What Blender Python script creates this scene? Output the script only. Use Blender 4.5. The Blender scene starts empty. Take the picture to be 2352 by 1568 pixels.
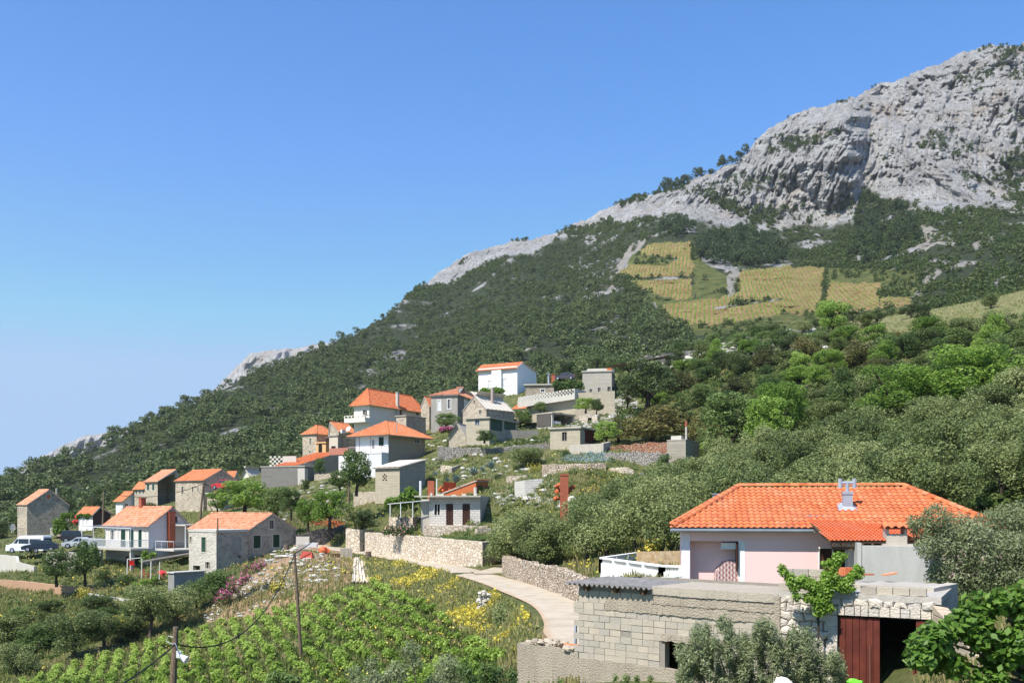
import bpy, math, random
import numpy as np
from mathutils import Vector, geometry
sc = bpy.context.scene
R = math.radians
rng = np.random.default_rng(7)
random.seed(7)
# ------------------------------------------------------------------ camera, sky, sun
F, H0, CX = 2200.0, 1165.0, 1176.0          # focal length, eye level and centre, in units of a 2352 wide picture
cam = bpy.data.cameras.new('camera'); camo = bpy.data.objects.new('camera', cam)
sc.collection.objects.link(camo); sc.camera = camo
cam.sensor_width = 36; cam.lens = 36 * F / 2352; cam.shift_y = (H0 - 784) / 2352
cam.clip_end = 9000; cam.clip_start = 0.5
camo.location = (0, 0, 0); camo.rotation_euler = (R(90), 0, 0)
SUN_AZ, SUN_EL = R(222), R(54)              # azimuth clockwise from +Y
w = bpy.data.worlds.new('World'); sc.world = w; w.use_nodes = True
nt = w.node_tree; nt.nodes.clear()
sky = nt.nodes.new('ShaderNodeTexSky'); sky.sky_type = 'NISHITA'; sky.sun_disc = False
sky.sun_elevation = SUN_EL; sky.sun_rotation = SUN_AZ; sky.altitude = 100
sky.air_density = 1.0; sky.dust_density = 0.15; sky.ozone_density = 4.0
bg = nt.nodes.new('ShaderNodeBackground'); bg.inputs[1].default_value = 0.13
wo = nt.nodes.new('ShaderNodeOutputWorld')
hs = nt.nodes.new('ShaderNodeHueSaturation'); hs.inputs['Saturation'].default_value = 1.31; hs.inputs['Value'].default_value = 1.54; hs.inputs['Hue'].default_value = .511
gm = nt.nodes.new('ShaderNodeGamma'); gm.inputs[1].default_value = .86
nt.links.new(sky.outputs[0], hs.inputs['Color']); nt.links.new(hs.outputs[0], gm.inputs[0]); mn = nt.nodes.new('ShaderNodeMix'); mn.data_type = 'RGBA'; mn.blend_type = 'DARKEN'; mn.inputs[0].default_value = 1; mn.inputs[7].default_value = (2.25, 3.3, 4.85, 1); nt.links.new(gm.outputs[0], mn.inputs[6]); nt.links.new(mn.outputs[2], bg.inputs[0]); nt.links.new(bg.outputs[0], wo.inputs[0])
sl = bpy.data.lights.new('sun', 'SUN'); sl.energy = 5.0; sl.angle = R(0.53); sl.color = (1.0, 0.945, 0.86)
so = bpy.data.objects.new('sun', sl); sc.collection.objects.link(so)
sd = Vector((math.sin(SUN_AZ) * math.cos(SUN_EL), math.cos(SUN_AZ) * math.cos(SUN_EL), math.sin(SUN_EL)))
so.rotation_euler = sd.to_track_quat('Z', 'Y').to_euler()
sc.view_settings.view_transform = 'Standard'; sc.view_settings.look = 'None'
sc.view_settings.exposure = 0.55; sc.view_settings.gamma = 1; sc.view_settings.use_curve_mapping = False
C = sc.collection

# ------------------------------------------------------------------ helpers
def P(px, py, Y):
    return Vector(((px - CX) / F * Y, Y, (H0 - py) / F * Y))
_perm = rng.random((64, 64, 64)).astype(np.float32)
def vn(x, y, z):
    xi = np.floor(x).astype(int); yi = np.floor(y).astype(int); zi = np.floor(z).astype(int)
    fx = x - xi; fy = y - yi; fz = z - zi
    fx = fx * fx * (3 - 2 * fx); fy = fy * fy * (3 - 2 * fy); fz = fz * fz * (3 - 2 * fz)
    g = lambda a, b, c: _perm[(xi + a) & 63, (yi + b) & 63, (zi + c) & 63]
    l = lambda a, b, t: a + (b - a) * t
    return l(l(l(g(0,0,0), g(1,0,0), fx), l(g(0,1,0), g(1,1,0), fx), fy), l(l(g(0,0,1), g(1,0,1), fx), l(g(0,1,1), g(1,1,1), fx), fy), fz)
def fbm(x, y, z=0.0, o=4):
    x = np.asarray(x, float); y = np.asarray(y, float); z = np.asarray(z, float) + 0 * x
    s = 0; a = .5; t = 0
    for i in range(o):
        s = s + a * vn(x + 17.3 * i, y + 5.1 * i, z + 9.7 * i); t += a
        x = x * 2.03; y = y * 2.03; z = z * 2.03; a *= .5
    return s / t
def ridged(x, y, z=0.0, o=4):
    x = np.asarray(x, float); y = np.asarray(y, float); z = np.asarray(z, float) + 0 * x
    s = 0; a = .5; t = 0
    for i in range(o):
        s = s + a * (1 - np.abs(2 * vn(x + 31.3 * i, y + 7.1 * i, z + 2.7 * i) - 1)) ** 2; t += a
        x = x * 2.1; y = y * 2.1; z = z * 2.1; a *= .5
    return s / t
def in_poly(x, y, poly):
    x = np.asarray(x, float); y = np.asarray(y, float); r = np.zeros(x.shape, bool); n = len(poly)
    for i in range(n):
        x0, y0 = poly[i]; x1, y1 = poly[(i + 1) % n]
        c = ((y0 > y) != (y1 > y))
        r ^= c & (x < (x1 - x0) * (y - y0) / (y1 - y0 + 1e-12) + x0)
    return r
def rbf_fit(pts, vals, c=4.0, lam=0.0):
    pts = np.array(pts, float); vals = np.array(vals, float); n = len(pts)
    d = np.sqrt(((pts[:, None] - pts[None]) ** 2).sum(-1) + c * c)
    A = np.zeros((n + 3, n + 3)); A[:n, :n] = d + lam * np.eye(n); A[:n, n] = 1; A[:n, n + 1:] = pts
    A[n:, :n] = A[:n, n:].T
    sol = np.linalg.solve(A, np.r_[vals, 0, 0, 0])
    def f(x, y):
        x = np.asarray(x, float); y = np.asarray(y, float); sh = x.shape; x = x.ravel(); y = y.ravel()
        out = sol[n] + sol[n + 1] * x + sol[n + 2] * y
        for i in range(n):
            out = out + sol[i] * np.sqrt((x - pts[i, 0]) ** 2 + (y - pts[i, 1]) ** 2 + c * c)
        return out.reshape(sh)
    return f
def mesh_np(name, co, quads, mats=(), attrs=None, uv=None, smooth=False, tri=False):
    """one mesh object from arrays"""
    me = bpy.data.meshes.new(name); co = np.asarray(co, np.float32); quads = np.asarray(quads, np.int32); k = quads.shape[1]
    me.vertices.add(len(co)); me.vertices.foreach_set('co', co.ravel())
    me.loops.add(quads.size); me.loops.foreach_set('vertex_index', quads.ravel())
    me.polygons.add(len(quads)); me.polygons.foreach_set('loop_start', np.arange(0, quads.size, k, dtype=np.int32))
    if smooth: me.polygons.foreach_set('use_smooth', np.ones(len(quads), bool))
    for nm, (dom, typ, arr) in (attrs or {}).items():
        a = me.attributes.new(nm, typ, dom)
        a.data.foreach_set('color' if 'COLOR' in typ else 'value', np.asarray(arr, np.float32).ravel())
    if uv is not None:
        u = me.uv_layers.new(name='UVMap'); u.data.foreach_set('uv', np.asarray(uv, np.float32).ravel())
    for m in mats: me.materials.append(m)
    me.update(calc_edges=True)
    return me
def link(name, me, parent=None, loc=None):
    o = bpy.data.objects.new(name, me); C.objects.link(o)
    if parent is not None: o.parent = parent
    if loc is not None: o.location = loc
    return o
def tag(o, label=None, cat=None, group=None, kind=None):
    if label: o['label'] = label
    if cat: o['category'] = cat; o['kind'] = 'thing'
    if group: o['group'] = group
    if kind: o['kind'] = kind
    return o
def empty(name, label, cat, loc=(0, 0, 0), rz=0, group=None):
    o = bpy.data.objects.new(name, None); C.objects.link(o); o.location = loc; o.rotation_euler = (0, 0, rz)
    o.empty_display_size = .3
    return tag(o, label, cat, group)
def copy_tree(o, parent=None):
    c = o.copy(); C.objects.link(c)
    if parent is not None: c.parent = parent
    for ch in list(o.children): copy_tree(ch, c)
    return c
class MB:
    """collects faces; build() links them as one mesh with metre-scaled UVs"""
    def __init__(s): s.v = []; s.f = []; s.mi = []; s.r = []
    def face(s, pts, mi=0, r=None):
        n = len(s.v); s.v += [tuple(p) for p in pts]; s.f.append(list(range(n, n + len(pts)))); s.mi.append(mi)
        s.r.append(random.random() if r is None else r)
    def hexa(s, b, t, mi=0, r=None):
        """b, t: 4 bottom and 4 top points, counter-clockwise from above"""
        r = random.random() if r is None else r
        s.face(b[::-1], mi, r); s.face(t, mi, r)
        for i in range(4):
            j = (i + 1) % 4; s.face([b[i], b[j], t[j], t[i]], mi, r)
    def box(s, x0, x1, y0, y1, z0, z1, mi=0, r=None):
        s.hexa([(x0,y0,z0),(x1,y0,z0),(x1,y1,z0),(x0,y1,z0)], [(x0,y0,z1),(x1,y0,z1),(x1,y1,z1),(x0,y1,z1)], mi, r)
    def bar(s, a, b, w, h=None, mi=0, up=(0, 0, 1), r=None):
        a = Vector(a); b = Vector(b); h = h or w; d = (b - a).normalized(); u = Vector(up)
        if abs(d.dot(u)) > .98: u = Vector((0, 1, 0))
        sx = d.cross(u).normalized(); sz = sx.cross(d).normalized()
        c = [sx * x * w / 2 + sz * y * h / 2 for x, y in ((-1,-1),(1,-1),(1,1),(-1,1))]
        s.hexa([a + q for q in c], [b + q for q in c], mi, r)
    def tube(s, pts, rad, n=8, mi=0, caps=True, r=None):
        pts = [Vector(p) for p in pts]; rads = rad if isinstance(rad, (list, tuple)) else [rad] * len(pts); rings = []
        r = random.random() if r is None else r
        for i, p in enumerate(pts):
            d = (pts[min(i + 1, len(pts) - 1)] - pts[max(i - 1, 0)]).normalized()
            u = Vector((0, 0, 1)) if abs(d.z) < .95 else Vector((1, 0, 0))
            a = d.cross(u).normalized(); b = d.cross(a).normalized()
            rings.append([p + (a * math.cos(t * 2 * math.pi / n) + b * math.sin(t * 2 * math.pi / n)) * rads[i] for t in range(n)])
        for i in range(len(rings) - 1):
            for k in range(n):
                l = (k + 1) % n; s.face([rings[i][k], rings[i][l], rings[i + 1][l], rings[i + 1][k]], mi, r)
        if caps: s.face(rings[0][::-1], mi, r); s.face(rings[-1], mi, r)
    def blob(s, c, rx, ry, rz, seed=0, n=8, m=6, jit=.25, mi=0):
        rd = random.Random(seed); g = []
        rr = random.random()
        for i in range(m + 1):
            th = math.pi * i / m
            g.append([(c[0] + rx * math.sin(th) * math.cos(2*math.pi*k/n) * q, c[1] + ry * math.sin(th) * math.sin(2*math.pi*k/n) * q, c[2] + rz * math.cos(th) * q)
                      for k in range(n) for q in [1 + jit * (rd.random() - .5) if 0 < i < m else 1]])
        for i in range(m):
            for k in range(n):
                l = (k + 1) % n; s.face([g[i][k], g[i + 1][k], g[i + 1][l], g[i][l]], mi, rr)
    def build(s, name, mats, parent=None, smooth=False):
        if not isinstance(mats, (list, tuple)): mats = [mats]
        me = bpy.data.meshes.new(name); me.from_pydata([tuple(p) for p in s.v], [], s.f)
        for m in mats: me.materials.append(m)
        me.polygons.foreach_set('material_index', s.mi)
        if smooth: me.polygons.foreach_set('use_smooth', [True] * len(s.f))
        a = me.attributes.new('v', 'FLOAT', 'FACE'); a.data.foreach_set('value', s.r)
        uv = me.uv_layers.new(name='UVMap').data
        for p in me.polygons:
            n = p.normal
            if abs(n.z) > .97: t = Vector((1, 0, 0)); b = Vector((0, 1, 0))
            else: t = Vector((-n.y, n.x, 0)).normalized(); b = n.cross(t)
            for li in p.loop_indices:
                q = me.vertices[me.loops[li].vertex_index].co; uv[li].uv = (q.dot(t), q.dot(b))
        me.update()
        return link(name, me, parent)

# ------------------------------------------------------------------ materials
class NT:
    def __init__(s, name):
        s.m = bpy.data.materials.new(name); s.m.use_nodes = True; s.t = s.m.node_tree
        s.b = s.t.nodes['Principled BSDF']; s.out = s.t.nodes['Material Output']; s.b.inputs['Roughness'].default_value = .85
        s.b.inputs['Specular IOR Level'].default_value = .25
    def n(s, typ, **kw):
        x = s.t.nodes.new('ShaderNode' + typ)
        for k, v in kw.items():
            if k.startswith('i_'):
                k2 = k[2:]; k2 = int(k2) if k2.isdigit() else k2.replace('_', ' ')
                if hasattr(v, 'is_linked'): s.t.links.new(v, x.inputs[k2])
                else: x.inputs[k2].default_value = v
            else: setattr(x, k, v)
        return x
    def l(s, a, b): s.t.links.new(a, b)
    def uv(s): return s.n('TexCoord').outputs['UV']
    def obj(s): return s.n('TexCoord').outputs['Object']
    def geo(s): return s.n('NewGeometry').outputs['Position']
    def attr(s, name): return s.n('Attribute', attribute_name=name)
    def noise(s, vec, scale, detail=4, rough=.6, dist=0):
        return s.n('TexNoise', i_Vector=vec, i_Scale=scale, i_Detail=detail, i_Roughness=rough, i_Distortion=dist).outputs[0]
    def scale(s, vec, v):
        return s.n('Mapping', i_Vector=vec, i_Scale=v).outputs[0]
    def ramp(s, fac, stops, interp='LINEAR'):
        r = s.n('ValToRGB', i_Fac=fac); e = r.color_ramp.elements; r.color_ramp.interpolation = interp
        while len(e) < len(stops): e.new(.5)
        for i, (p, c) in enumerate(stops):
            e[i].position = p; e[i].color = (*c, 1) if hasattr(c, '__len__') else (c, c, c, 1)
        return r.outputs[0]
    def mix(s, fac, a, b, mode='MIX'):
        x = s.n('Mix', data_type='RGBA', blend_type=mode)
        for v, i in ((fac, 0), (a, 6), (b, 7)):
            if hasattr(v, 'is_linked'): s.l(v, x.inputs[i])
            else: x.inputs[i].default_value = v if i == 0 else (*v, 1)[:4]
        return x.outputs[2]
    def math(s, op, a, b=0.0, c=None):
        x = s.n('Math', operation=op)
        for i, v in enumerate((a, b) if c is None else (a, b, c)):
            if hasattr(v, 'is_linked'): s.l(v, x.inputs[i])
            else: x.inputs[i].default_value = v
        return x.outputs[0]
    def col(s, c):
        if hasattr(c, 'is_linked'): s.l(c, s.b.inputs['Base Color'])
        else: s.b.inputs['Base Color'].default_value = (*c, 1)
    def bump(s, h, dist=.02, strength=1.0):
        b = s.n('Bump', i_Height=h, i_Distance=dist, i_Strength=strength); s.l(b.outputs[0], s.b.inputs['Normal'])
def mat_plain(name, c, rough=.7, metal=0, var=.12, sc_=1.5, bump=0.0):
    m = NT(name); f = m.noise(m.obj(), sc_, 5)
    lo = tuple(x * (1 - var) for x in c); hi = tuple(min(1, x * (1 + var)) for x in c)
    m.col(m.ramp(f, [(.3, lo), (.7, hi)])); m.b.inputs['Roughness'].default_value = rough; m.b.inputs['Metallic'].default_value = metal
    if bump: m.bump(m.noise(m.obj(), 14, 5), bump)
    return m.m
def mat_masonry(name, stones, mortar, scale=3.2, joint=.05, bump=.05, stretch=1.5, stain=.35, stainc=(.10, .095, .085)):
    """irregular stones: Voronoi cells on metre UVs"""
    m = NT(name); uv = m.scale(m.uv(), (1, stretch, 1))
    wv = m.n('VectorMath', operation='ADD', i_0=uv, i_1=m.n('VectorMath', operation='SCALE', i_0=m.n('TexNoise', i_Vector=uv, i_Scale=2.5).outputs[1], i_Scale=.25).outputs[0]).outputs[0]
    v = m.n('TexVoronoi', feature='F1', i_Vector=wv, i_Scale=scale); e = m.n('TexVoronoi', feature='DISTANCE_TO_EDGE', i_Vector=wv, i_Scale=scale)
    hue = m.n('SeparateColor', i_Color=v.outputs['Color'])
    c = m.ramp(hue.outputs[0], [(i / (len(stones) - 1), s) for i, s in enumerate(stones)])
    c = m.mix(.35, c, m.ramp(m.noise(uv, 14, 4), [(.3, (.3, .3, .3)), (.75, (1, 1, 1))]), 'MULTIPLY')
    j = m.ramp(e.outputs['Distance'], [(joint * .4, 1.0), (joint * 1.6, 0.0)])
    c = m.mix(j, c, mortar)
    s = m.ramp(m.noise(m.uv(), .45, 5, .7), [(.45, 0.0), (.75, stain)])
    c = m.mix(s, c, stainc); m.col(c)
    h = m.math('ADD', m.math('MULTIPLY', m.math('SUBTRACT', 1.0, j), .7), m.math('MULTIPLY', m.noise(uv, 9, 4), .5))
    m.bump(h, bump); return m.m
def mat_render(name, c, dirt=(.2, .18, .15), amount=.4, bump=.01, bands=0.0, v=False, vr=((.84, .84, .86), (.95, .93, .9), (1.06, 1.02, .96))):
    """plaster or board-marked concrete with streaks and patches"""
    m = NT(name); uv = m.uv()
    f = m.noise(m.scale(uv, (1.2, .35, 1)), 1.3, 6, .65)
    g = m.noise(uv, 18, 4)
    col = m.mix(.22, c, m.ramp(g, [(.3, (.55, .55, .55)), (.7, (1, 1, 1))]), 'MULTIPLY')
    col = m.mix(m.ramp(f, [(.42, 0.0), (.8, amount)]), col, dirt)
    h = g
    if bands:
        b = m.noise(m.scale(uv, (.25, 5.5, 1)), 1.6, 2, .4)
        col = m.mix(m.ramp(b, [(.38, .45), (.5, 0.0)]), col, tuple(x * .55 for x in c))
        w_ = m.n('TexWave', wave_type='BANDS', bands_direction='Y', i_Vector=uv, i_Scale=bands, i_Distortion=.3)
        l = m.ramp(w_.outputs[1], [(0, 1.0), (.06, 0.0)]); col = m.mix(m.math('MULTIPLY', l, .45), col, dirt)
        h = m.math('SUBTRACT', m.math('MULTIPLY', g, .6), l)
    if v:
        col = m.mix(1.0, col, m.ramp(m.attr('v').outputs['Fac'], [(0, vr[0]), (.5, vr[1]), (1, vr[2])]), 'MULTIPLY')
    m.col(col); m.bump(h, bump); return m.m
def mat_tile(name, cols):
    m = NT(name); a = m.attr('v').outputs['Fac']
    c = m.ramp(a, [(i / (len(cols) - 1), s) for i, s in enumerate(cols)])
    n = m.noise(m.geo(), .9, 5, .7)
    c = m.mix(m.ramp(n, [(.4, 0.0), (.75, .5)]), c, m.mix(.5, c, (.42, .30, .22)))
    m.col(c); m.b.inputs['Roughness'].default_value = .75; m.bump(m.noise(m.geo(), 30, 3), .006); return m.m
def mat_leaf(name, dark, mid, light, trans=.3, ow=.6):
    m = NT(name); a = m.attr('v').outputs['Fac']; oi = m.n('ObjectInfo').outputs['Random']
    cl = m.noise(m.obj(), 5.0, 2)
    f = m.math('ADD', m.math('MULTIPLY', a, .55), m.math('ADD', m.math('MULTIPLY', cl, .5), m.math('MULTIPLY', m.math('SUBTRACT', oi, .5), ow)))
    c = m.ramp(f, [(.2, dark), (.5, mid), (.9, light)])
    m.col(c); m.b.inputs['Roughness'].default_value = .5; m.b.inputs['Specular IOR Level'].default_value = .3
    tr = m.n('BsdfTranslucent', i_Color=m.mix(.5, c, light)); mx = m.n('MixShader', i_Fac=trans)
    m.l(m.b.outputs[0], mx.inputs[1]); m.l(tr.outputs[0], mx.inputs[2]); m.l(mx.outputs[0], m.out.inputs[0])
    return m.m
# ------------------------------------------------------------------ road centre line (px, py, Y)
def path3(l): return [P(*a) for a in l]
ROAD = path3([(1480,1480,33.8),(1390,1478,35.2),(1345,1450,38.6),(1330,1422,42.8),(1277,1380,51.2),(1192,1347,60.5),(1120,1325,68.8),(1050,1306,78),(975,1290,88),(868,1271,97),(790,1261,103),(710,1250,107),(655,1246,110)])
BRANCH = path3([(1085,1312,73),(1135,1311,74),(1185,1298,80),(1215,1288,87)])
def resample(pts, step=1.0):
    out = []
    for i in range(len(pts) - 1):
        p0 = pts[max(i-1,0)]; p1 = pts[i]; p2 = pts[i+1]; p3 = pts[min(i+2, len(pts)-1)]
        n = max(2, int((p2 - p1).length / step))
        for k in range(n):
            t = k / n
            out.append(.5 * ((2*p1) + (-p0+p2)*t + (2*p0-5*p1+4*p2-p3)*t*t + (-p0+3*p1-3*p2+p3)*t**3))
    out.append(pts[-1].copy()); return out
ROADS = resample(ROAD, 1.0); BRS = resample(BRANCH, 1.0)
def roadw(p): return 1.75 + .0 * p.y
# ------------------------------------------------------------------ ground heights from surveyed points
def vplane(X, Y): return -13 + .272 * X + .122 * Y
A = []     # (X, Y, Z)
def ap(px, py, Y): p = P(px, py, Y); A.append(tuple(p))
for p in ROADS[::4] + BRS[::4]: A.append(tuple(p))
for X, Y in [(-11.5,80),(-13,60),(-5.6,45),(-1,50),(-18,70),(-22,82),(-20,55),(-12,48),(-26,68),(-28,76),(-14,70),(-8,62),(-4,58)]: A.append((X, Y, vplane(X, Y)))
for a in [(1180,1445,52),(1130,1480,48),(1180,1385,60),(1100,1345,70),(1000,1320,80),(900,1310,86),(860,1300,92),(1250,1600,30),(1100,1640,32),(950,1700,30),(700,1760,32),(500,1860,32),(300,1900,34),(100,1750,45),(-200,1750,45),
          (1400,1560,30),(1600,1590,27),(1900,1640,24),(2100,1640,24),(1700,1800,18),(2300,1800,15),(1200,2200,9),(600,2400,9),(1900,2100,10),(2500,1700,12),(0,2300,12),
          (2250,1500,22),(2352,1420,22),(2300,1380,30),(2500,1300,22),(2230,1350,36),(2352,1330,40),(2600,1250,40),
          (1565,1355,42),(1900,1352,42),(2200,1352,42),(1400,1330,46),(1380,1322,52),(1600,1382,34),(1480,1400,34),(1700,1390,33),(1900,1390,31),(1560,1380,38),(1800,1365,38),(2050,1370,36),(1360,1372,42),(1345,1372,44),
          (1340,1318,56),(1250,1300,70),(1200,1288,78),(1450,1270,62),(1600,1240,62),(1900,1190,62),(2200,1150,60),(2450,1100,55),
          (1185,1275,84),(1300,1258,80),(1500,1208,78),(1700,1125,80),(2000,1060,80),(2300,1010,75),(2550,980,70),
          (1185,1212,96),(1300,1198,92),(1450,1152,94),(1600,1085,105),(1800,1000,105),(2050,945,100),(2300,900,95),(2600,860,90),
          (1560,1066,110),(1650,1040,118),(1700,960,130),(1900,880,130),(2100,840,125),(2352,800,120),(2650,760,115),
          (1550,1010,132),(1600,900,150),(1700,830,160),(1900,790,160),(2100,780,145),(2352,745,145),(2650,700,140),
          (1500,870,175),(1600,810,190),(1750,775,195),(1900,745,200),(2050,735,190),(2200,712,180),(2352,672,180),(2650,600,180),
          (1450,850,205),(1600,800,235),(1800,770,250),(2050,750,240),(2352,690,240),(2700,620,240),
          (1300,1075,100),(1400,1062,106),(1400,1032,116),(1310,1035,125),(1265,1040,125),(1420,985,138),(1400,945,150),(1480,945,150),(1400,905,168),(1345,890,175),(1440,870,175),
          (985,1205,98),(1105,1208,93),(990,1190,99),(1060,1140,106),(1110,1150,102),(1180,1130,104),(1180,1098,112),(1270,1085,108),
          (870,1132,124),(980,1130,120),(960,1095,126),(1050,1060,128),(1110,1040,130),(1190,1020,134),(1240,1015,136),(1070,1018,140),(1180,1015,140),(1020,1045,134),
          (1100,985,152),(1000,1000,152),(890,1085,150),(980,1040,148),(800,1090,145),(900,1000,165),(960,990,168),(985,985,170),(1060,960,168),(1190,940,168),(1240,985,162),(1320,982,160),(1130,905,186),(1230,895,182),
          (820,1000,178),(700,1045,175),(790,1045,168),(740,1070,160),(600,1115,152),(690,1115,148),(740,1105,142),(660,1095,158),
          (800,1150,130),(760,1180,128),(700,1205,124),(830,1205,113),(800,1215,108),(870,1190,112),(740,1218,118),(640,1195,124),(560,1190,126),
          (690,1262,96),(640,1275,92),(590,1330,88),(500,1318,98),(560,1322,92),(440,1318,100),(480,1412,84),(540,1360,85),(600,1395,82),(690,1330,84),(760,1310,86),(820,1345,80),
          (400,1345,92),(330,1335,100),(240,1320,106),(240,1345,98),(120,1340,100),(120,1310,110),(20,1310,118),(60,1270,126),(110,1268,126),(200,1262,124),(0,1285,130),(-150,1300,130),
          (150,1238,140),(60,1238,150),(200,1212,142),(260,1205,140),(330,1170,170),(400,1165,150),(480,1165,145),(540,1168,142),(560,1130,160),(590,1100,190),
          (-200,1330,100),(0,1345,100),(190,1365,97),(330,1385,92),(0,1375,97),(190,1400,92),(300,1420,88),(0,1440,88),(200,1470,84),(350,1470,82),(0,1530,80),(-250,1500,80),(100,1500,80),
          (-300,1270,200),(0,1240,200),(200,1215,200),(400,1170,200),(600,1120,205),(800,1060,210),(1000,980,215),(1200,930,215),(1350,880,215)]: ap(*a)
_g = rbf_fit([(a[0], a[1]) for a in A], [a[2] for a in A], 2.5, -1.2)
RD = np.array([tuple(p) for p in ROADS + BRS])
def road_d(X, Y):
    X = np.asarray(X, float); Y = np.asarray(Y, float)
    d = np.full(X.shape, 1e9); z = np.zeros(X.shape)
    for p in RD:
        q = np.hypot(X - p[0], Y - p[1]); c = q < d; d[c] = q[c]; z[c] = p[2]
    return d, z
def terr(X, Y):
    """ground height at many points"""
    z = _g(X, Y) + .35 * (fbm(np.asarray(X) * .22 + 9, np.asarray(Y) * .22, 0, 3) - .5)
    d, rz = road_d(X, Y); t = np.clip((d - 1.4) / 1.6, 0, 1); t = t * t * (3 - 2 * t)
    return (rz - .07) * (1 - t) + z * t
_U = np.linspace(-.80, .80, 560); _R = 7 * (330 / 7) ** (np.arange(420) / 419.0)
_UU, _RR = np.meshgrid(_U, _R); _ZZ = terr(_UU * _RR, _RR)
def gz(X, Y):
    """fast lookup in the ground grid"""
    X = np.asarray(X, float); Y = np.asarray(Y, float)
    u = np.clip((X / Y + .80) / 1.6 * 559, 0, 558.999); r = np.clip(np.log(Y / 7) / np.log(330 / 7) * 419, 0, 418.999)
    i = r.astype(int); j = u.astype(int); a = r - i; b = u - j
    return (_ZZ[i, j] * (1-a) * (1-b) + _ZZ[i+1, j] * a * (1-b) + _ZZ[i, j+1] * (1-a) * b + _ZZ[i+1, j+1] * a * b)
def gzf(X, Y): return float(gz(np.array([X]), np.array([Y]))[0])
def hit(px, py, y0=14.0):
    """where the sight line through a picture point meets the ground"""
    Y = np.linspace(y0, 320, 1600); X = (px - CX) / F * Y; z = (H0 - py) / F * Y
    k = np.argmax(gz(X, Y) >= z)
    return Vector((X[k], Y[k], float(z[k]))) if k else None
def onG(px, Y):
    X = (px - CX) / F * Y; return Vector((X, Y, gzf(X, Y)))
# ------------------------------------------------------------------ ground sheet
m = NT('meadow_and_soil'); g = m.geo()
big = m.noise(g, .12, 5, .6); mid_ = m.noise(g, .9, 5, .65); fine = m.noise(g, 7, 4, .7)
c = m.ramp(mid_, [(.28, (.075, .095, .028)), (.45, (.115, .135, .04)), (.6, (.20, .19, .075)), (.75, (.28, .23, .11))])
c = m.mix(m.ramp(big, [(.45, 0.0), (.62, .6)]), c, (.085, .115, .032))
c = m.mix(.5, c, m.ramp(fine, [(.3, (.35, .35, .35)), (.7, (1.25, 1.25, 1.2))]), 'MULTIPLY')
z = m.n('SeparateColor', i_Color=m.attr('zone').outputs['Color'])
soil = m.ramp(m.noise(g, 2.5, 5, .7), [(.3, (.30, .18, .10)), (.6, (.42, .28, .17)), (.8, (.55, .42, .30))])
c = m.mix(m.ramp(m.math('ADD', z.outputs[0], m.math('MULTIPLY', m.math('SUBTRACT', m.noise(g, 1.1, 5), .5), .9)), [(.4, 0.0), (.6, 1.0)]), c, soil)
rk = m.ramp(m.noise(g, 3, 6, .75), [(.3, (.22, .21, .19)), (.55, (.42, .40, .36)), (.8, (.62, .60, .55))])
c = m.mix(m.ramp(m.math('ADD', z.outputs[1], m.math('MULTIPLY', m.math('SUBTRACT', m.noise(g, .7, 5, .7), .5), 1.1)), [(.42, 0.0), (.55, 1.0)]), c, rk)
c = m.mix(z.outputs[2], c, m.ramp(fine, [(.3, (.30, .27, .12)), (.7, (.44, .41, .19))]))
m.col(c); m.bump(m.math('ADD', m.noise(g, 2.2, 6, .7), m.math('MULTIPLY', m.noise(g, 12, 3), .3)), .35); M_GROUND = m.m
XX = (_UU * _RR).ravel(); YY = _RR.ravel(); ZZ = _ZZ.ravel()
PXX = XX / YY * F + CX; PYY = H0 - ZZ / YY * F
def soft(poly, PX, PY, s=1.0): return in_poly(PX, PY, poly).astype(float)
zone = np.zeros((len(XX), 4)); zone[:, 3] = 1
vin = (YY > 40) & (YY < 86) & (XX > -36) & (XX < 0) & (np.abs(ZZ - vplane(XX, YY)) < .9)
zone[:, 0] = vin * .40
for pl, ch, v in [([(560,1240),(760,1250),(830,1290),(800,1340),(700,1400),(560,1420),(450,1430),(470,1395),(600,1290)], 0, .62),
                  ([(560,1240),(760,1250),(830,1290),(700,1350),(560,1420),(450,1430),(470,1395),(600,1290)], 1, .36),
                  ([(1200,1300),(1400,1400),(1400,1500),(1180,1500),(1280,1420)], 0, .5),
                  ([(1360,905),(1460,905),(1480,990),(1390,985),(1300,985),(1200,985)], 1, .6),
                  ([(1450,780),(1900,760),(1900,810),(1700,830),(1440,860)], 1, .42),
                  ([(1880,735),(2500,640),(2500,690),(2150,755),(1950,785)], 2, .35),
                  ([(1160,1100),(1300,1100),(1300,1170),(1120,1160)], 1, .45),
                  ([(640,1110),(800,1100),(800,1210),(600,1200)], 1, .38), ([(1830,860),(1960,860),(1960,930),(1830,930)], 1, .4),
                  ([(960,1010),(1260,1010),(1260,1100),(960,1100)], 1, .34)]:
    k = in_poly(PXX, PYY, pl); zone[k, ch] = v
q = np.arange(419 * 560).reshape(419, 560)[:, :559].ravel()
me = mesh_np('ground', np.c_[XX, YY, ZZ], np.c_[q, q + 1, q + 561, q + 560], [M_GROUND], {'zone': ('POINT', 'FLOAT_COLOR', zone)}, smooth=True)
tag(link('ground', me), kind='structure')
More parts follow.
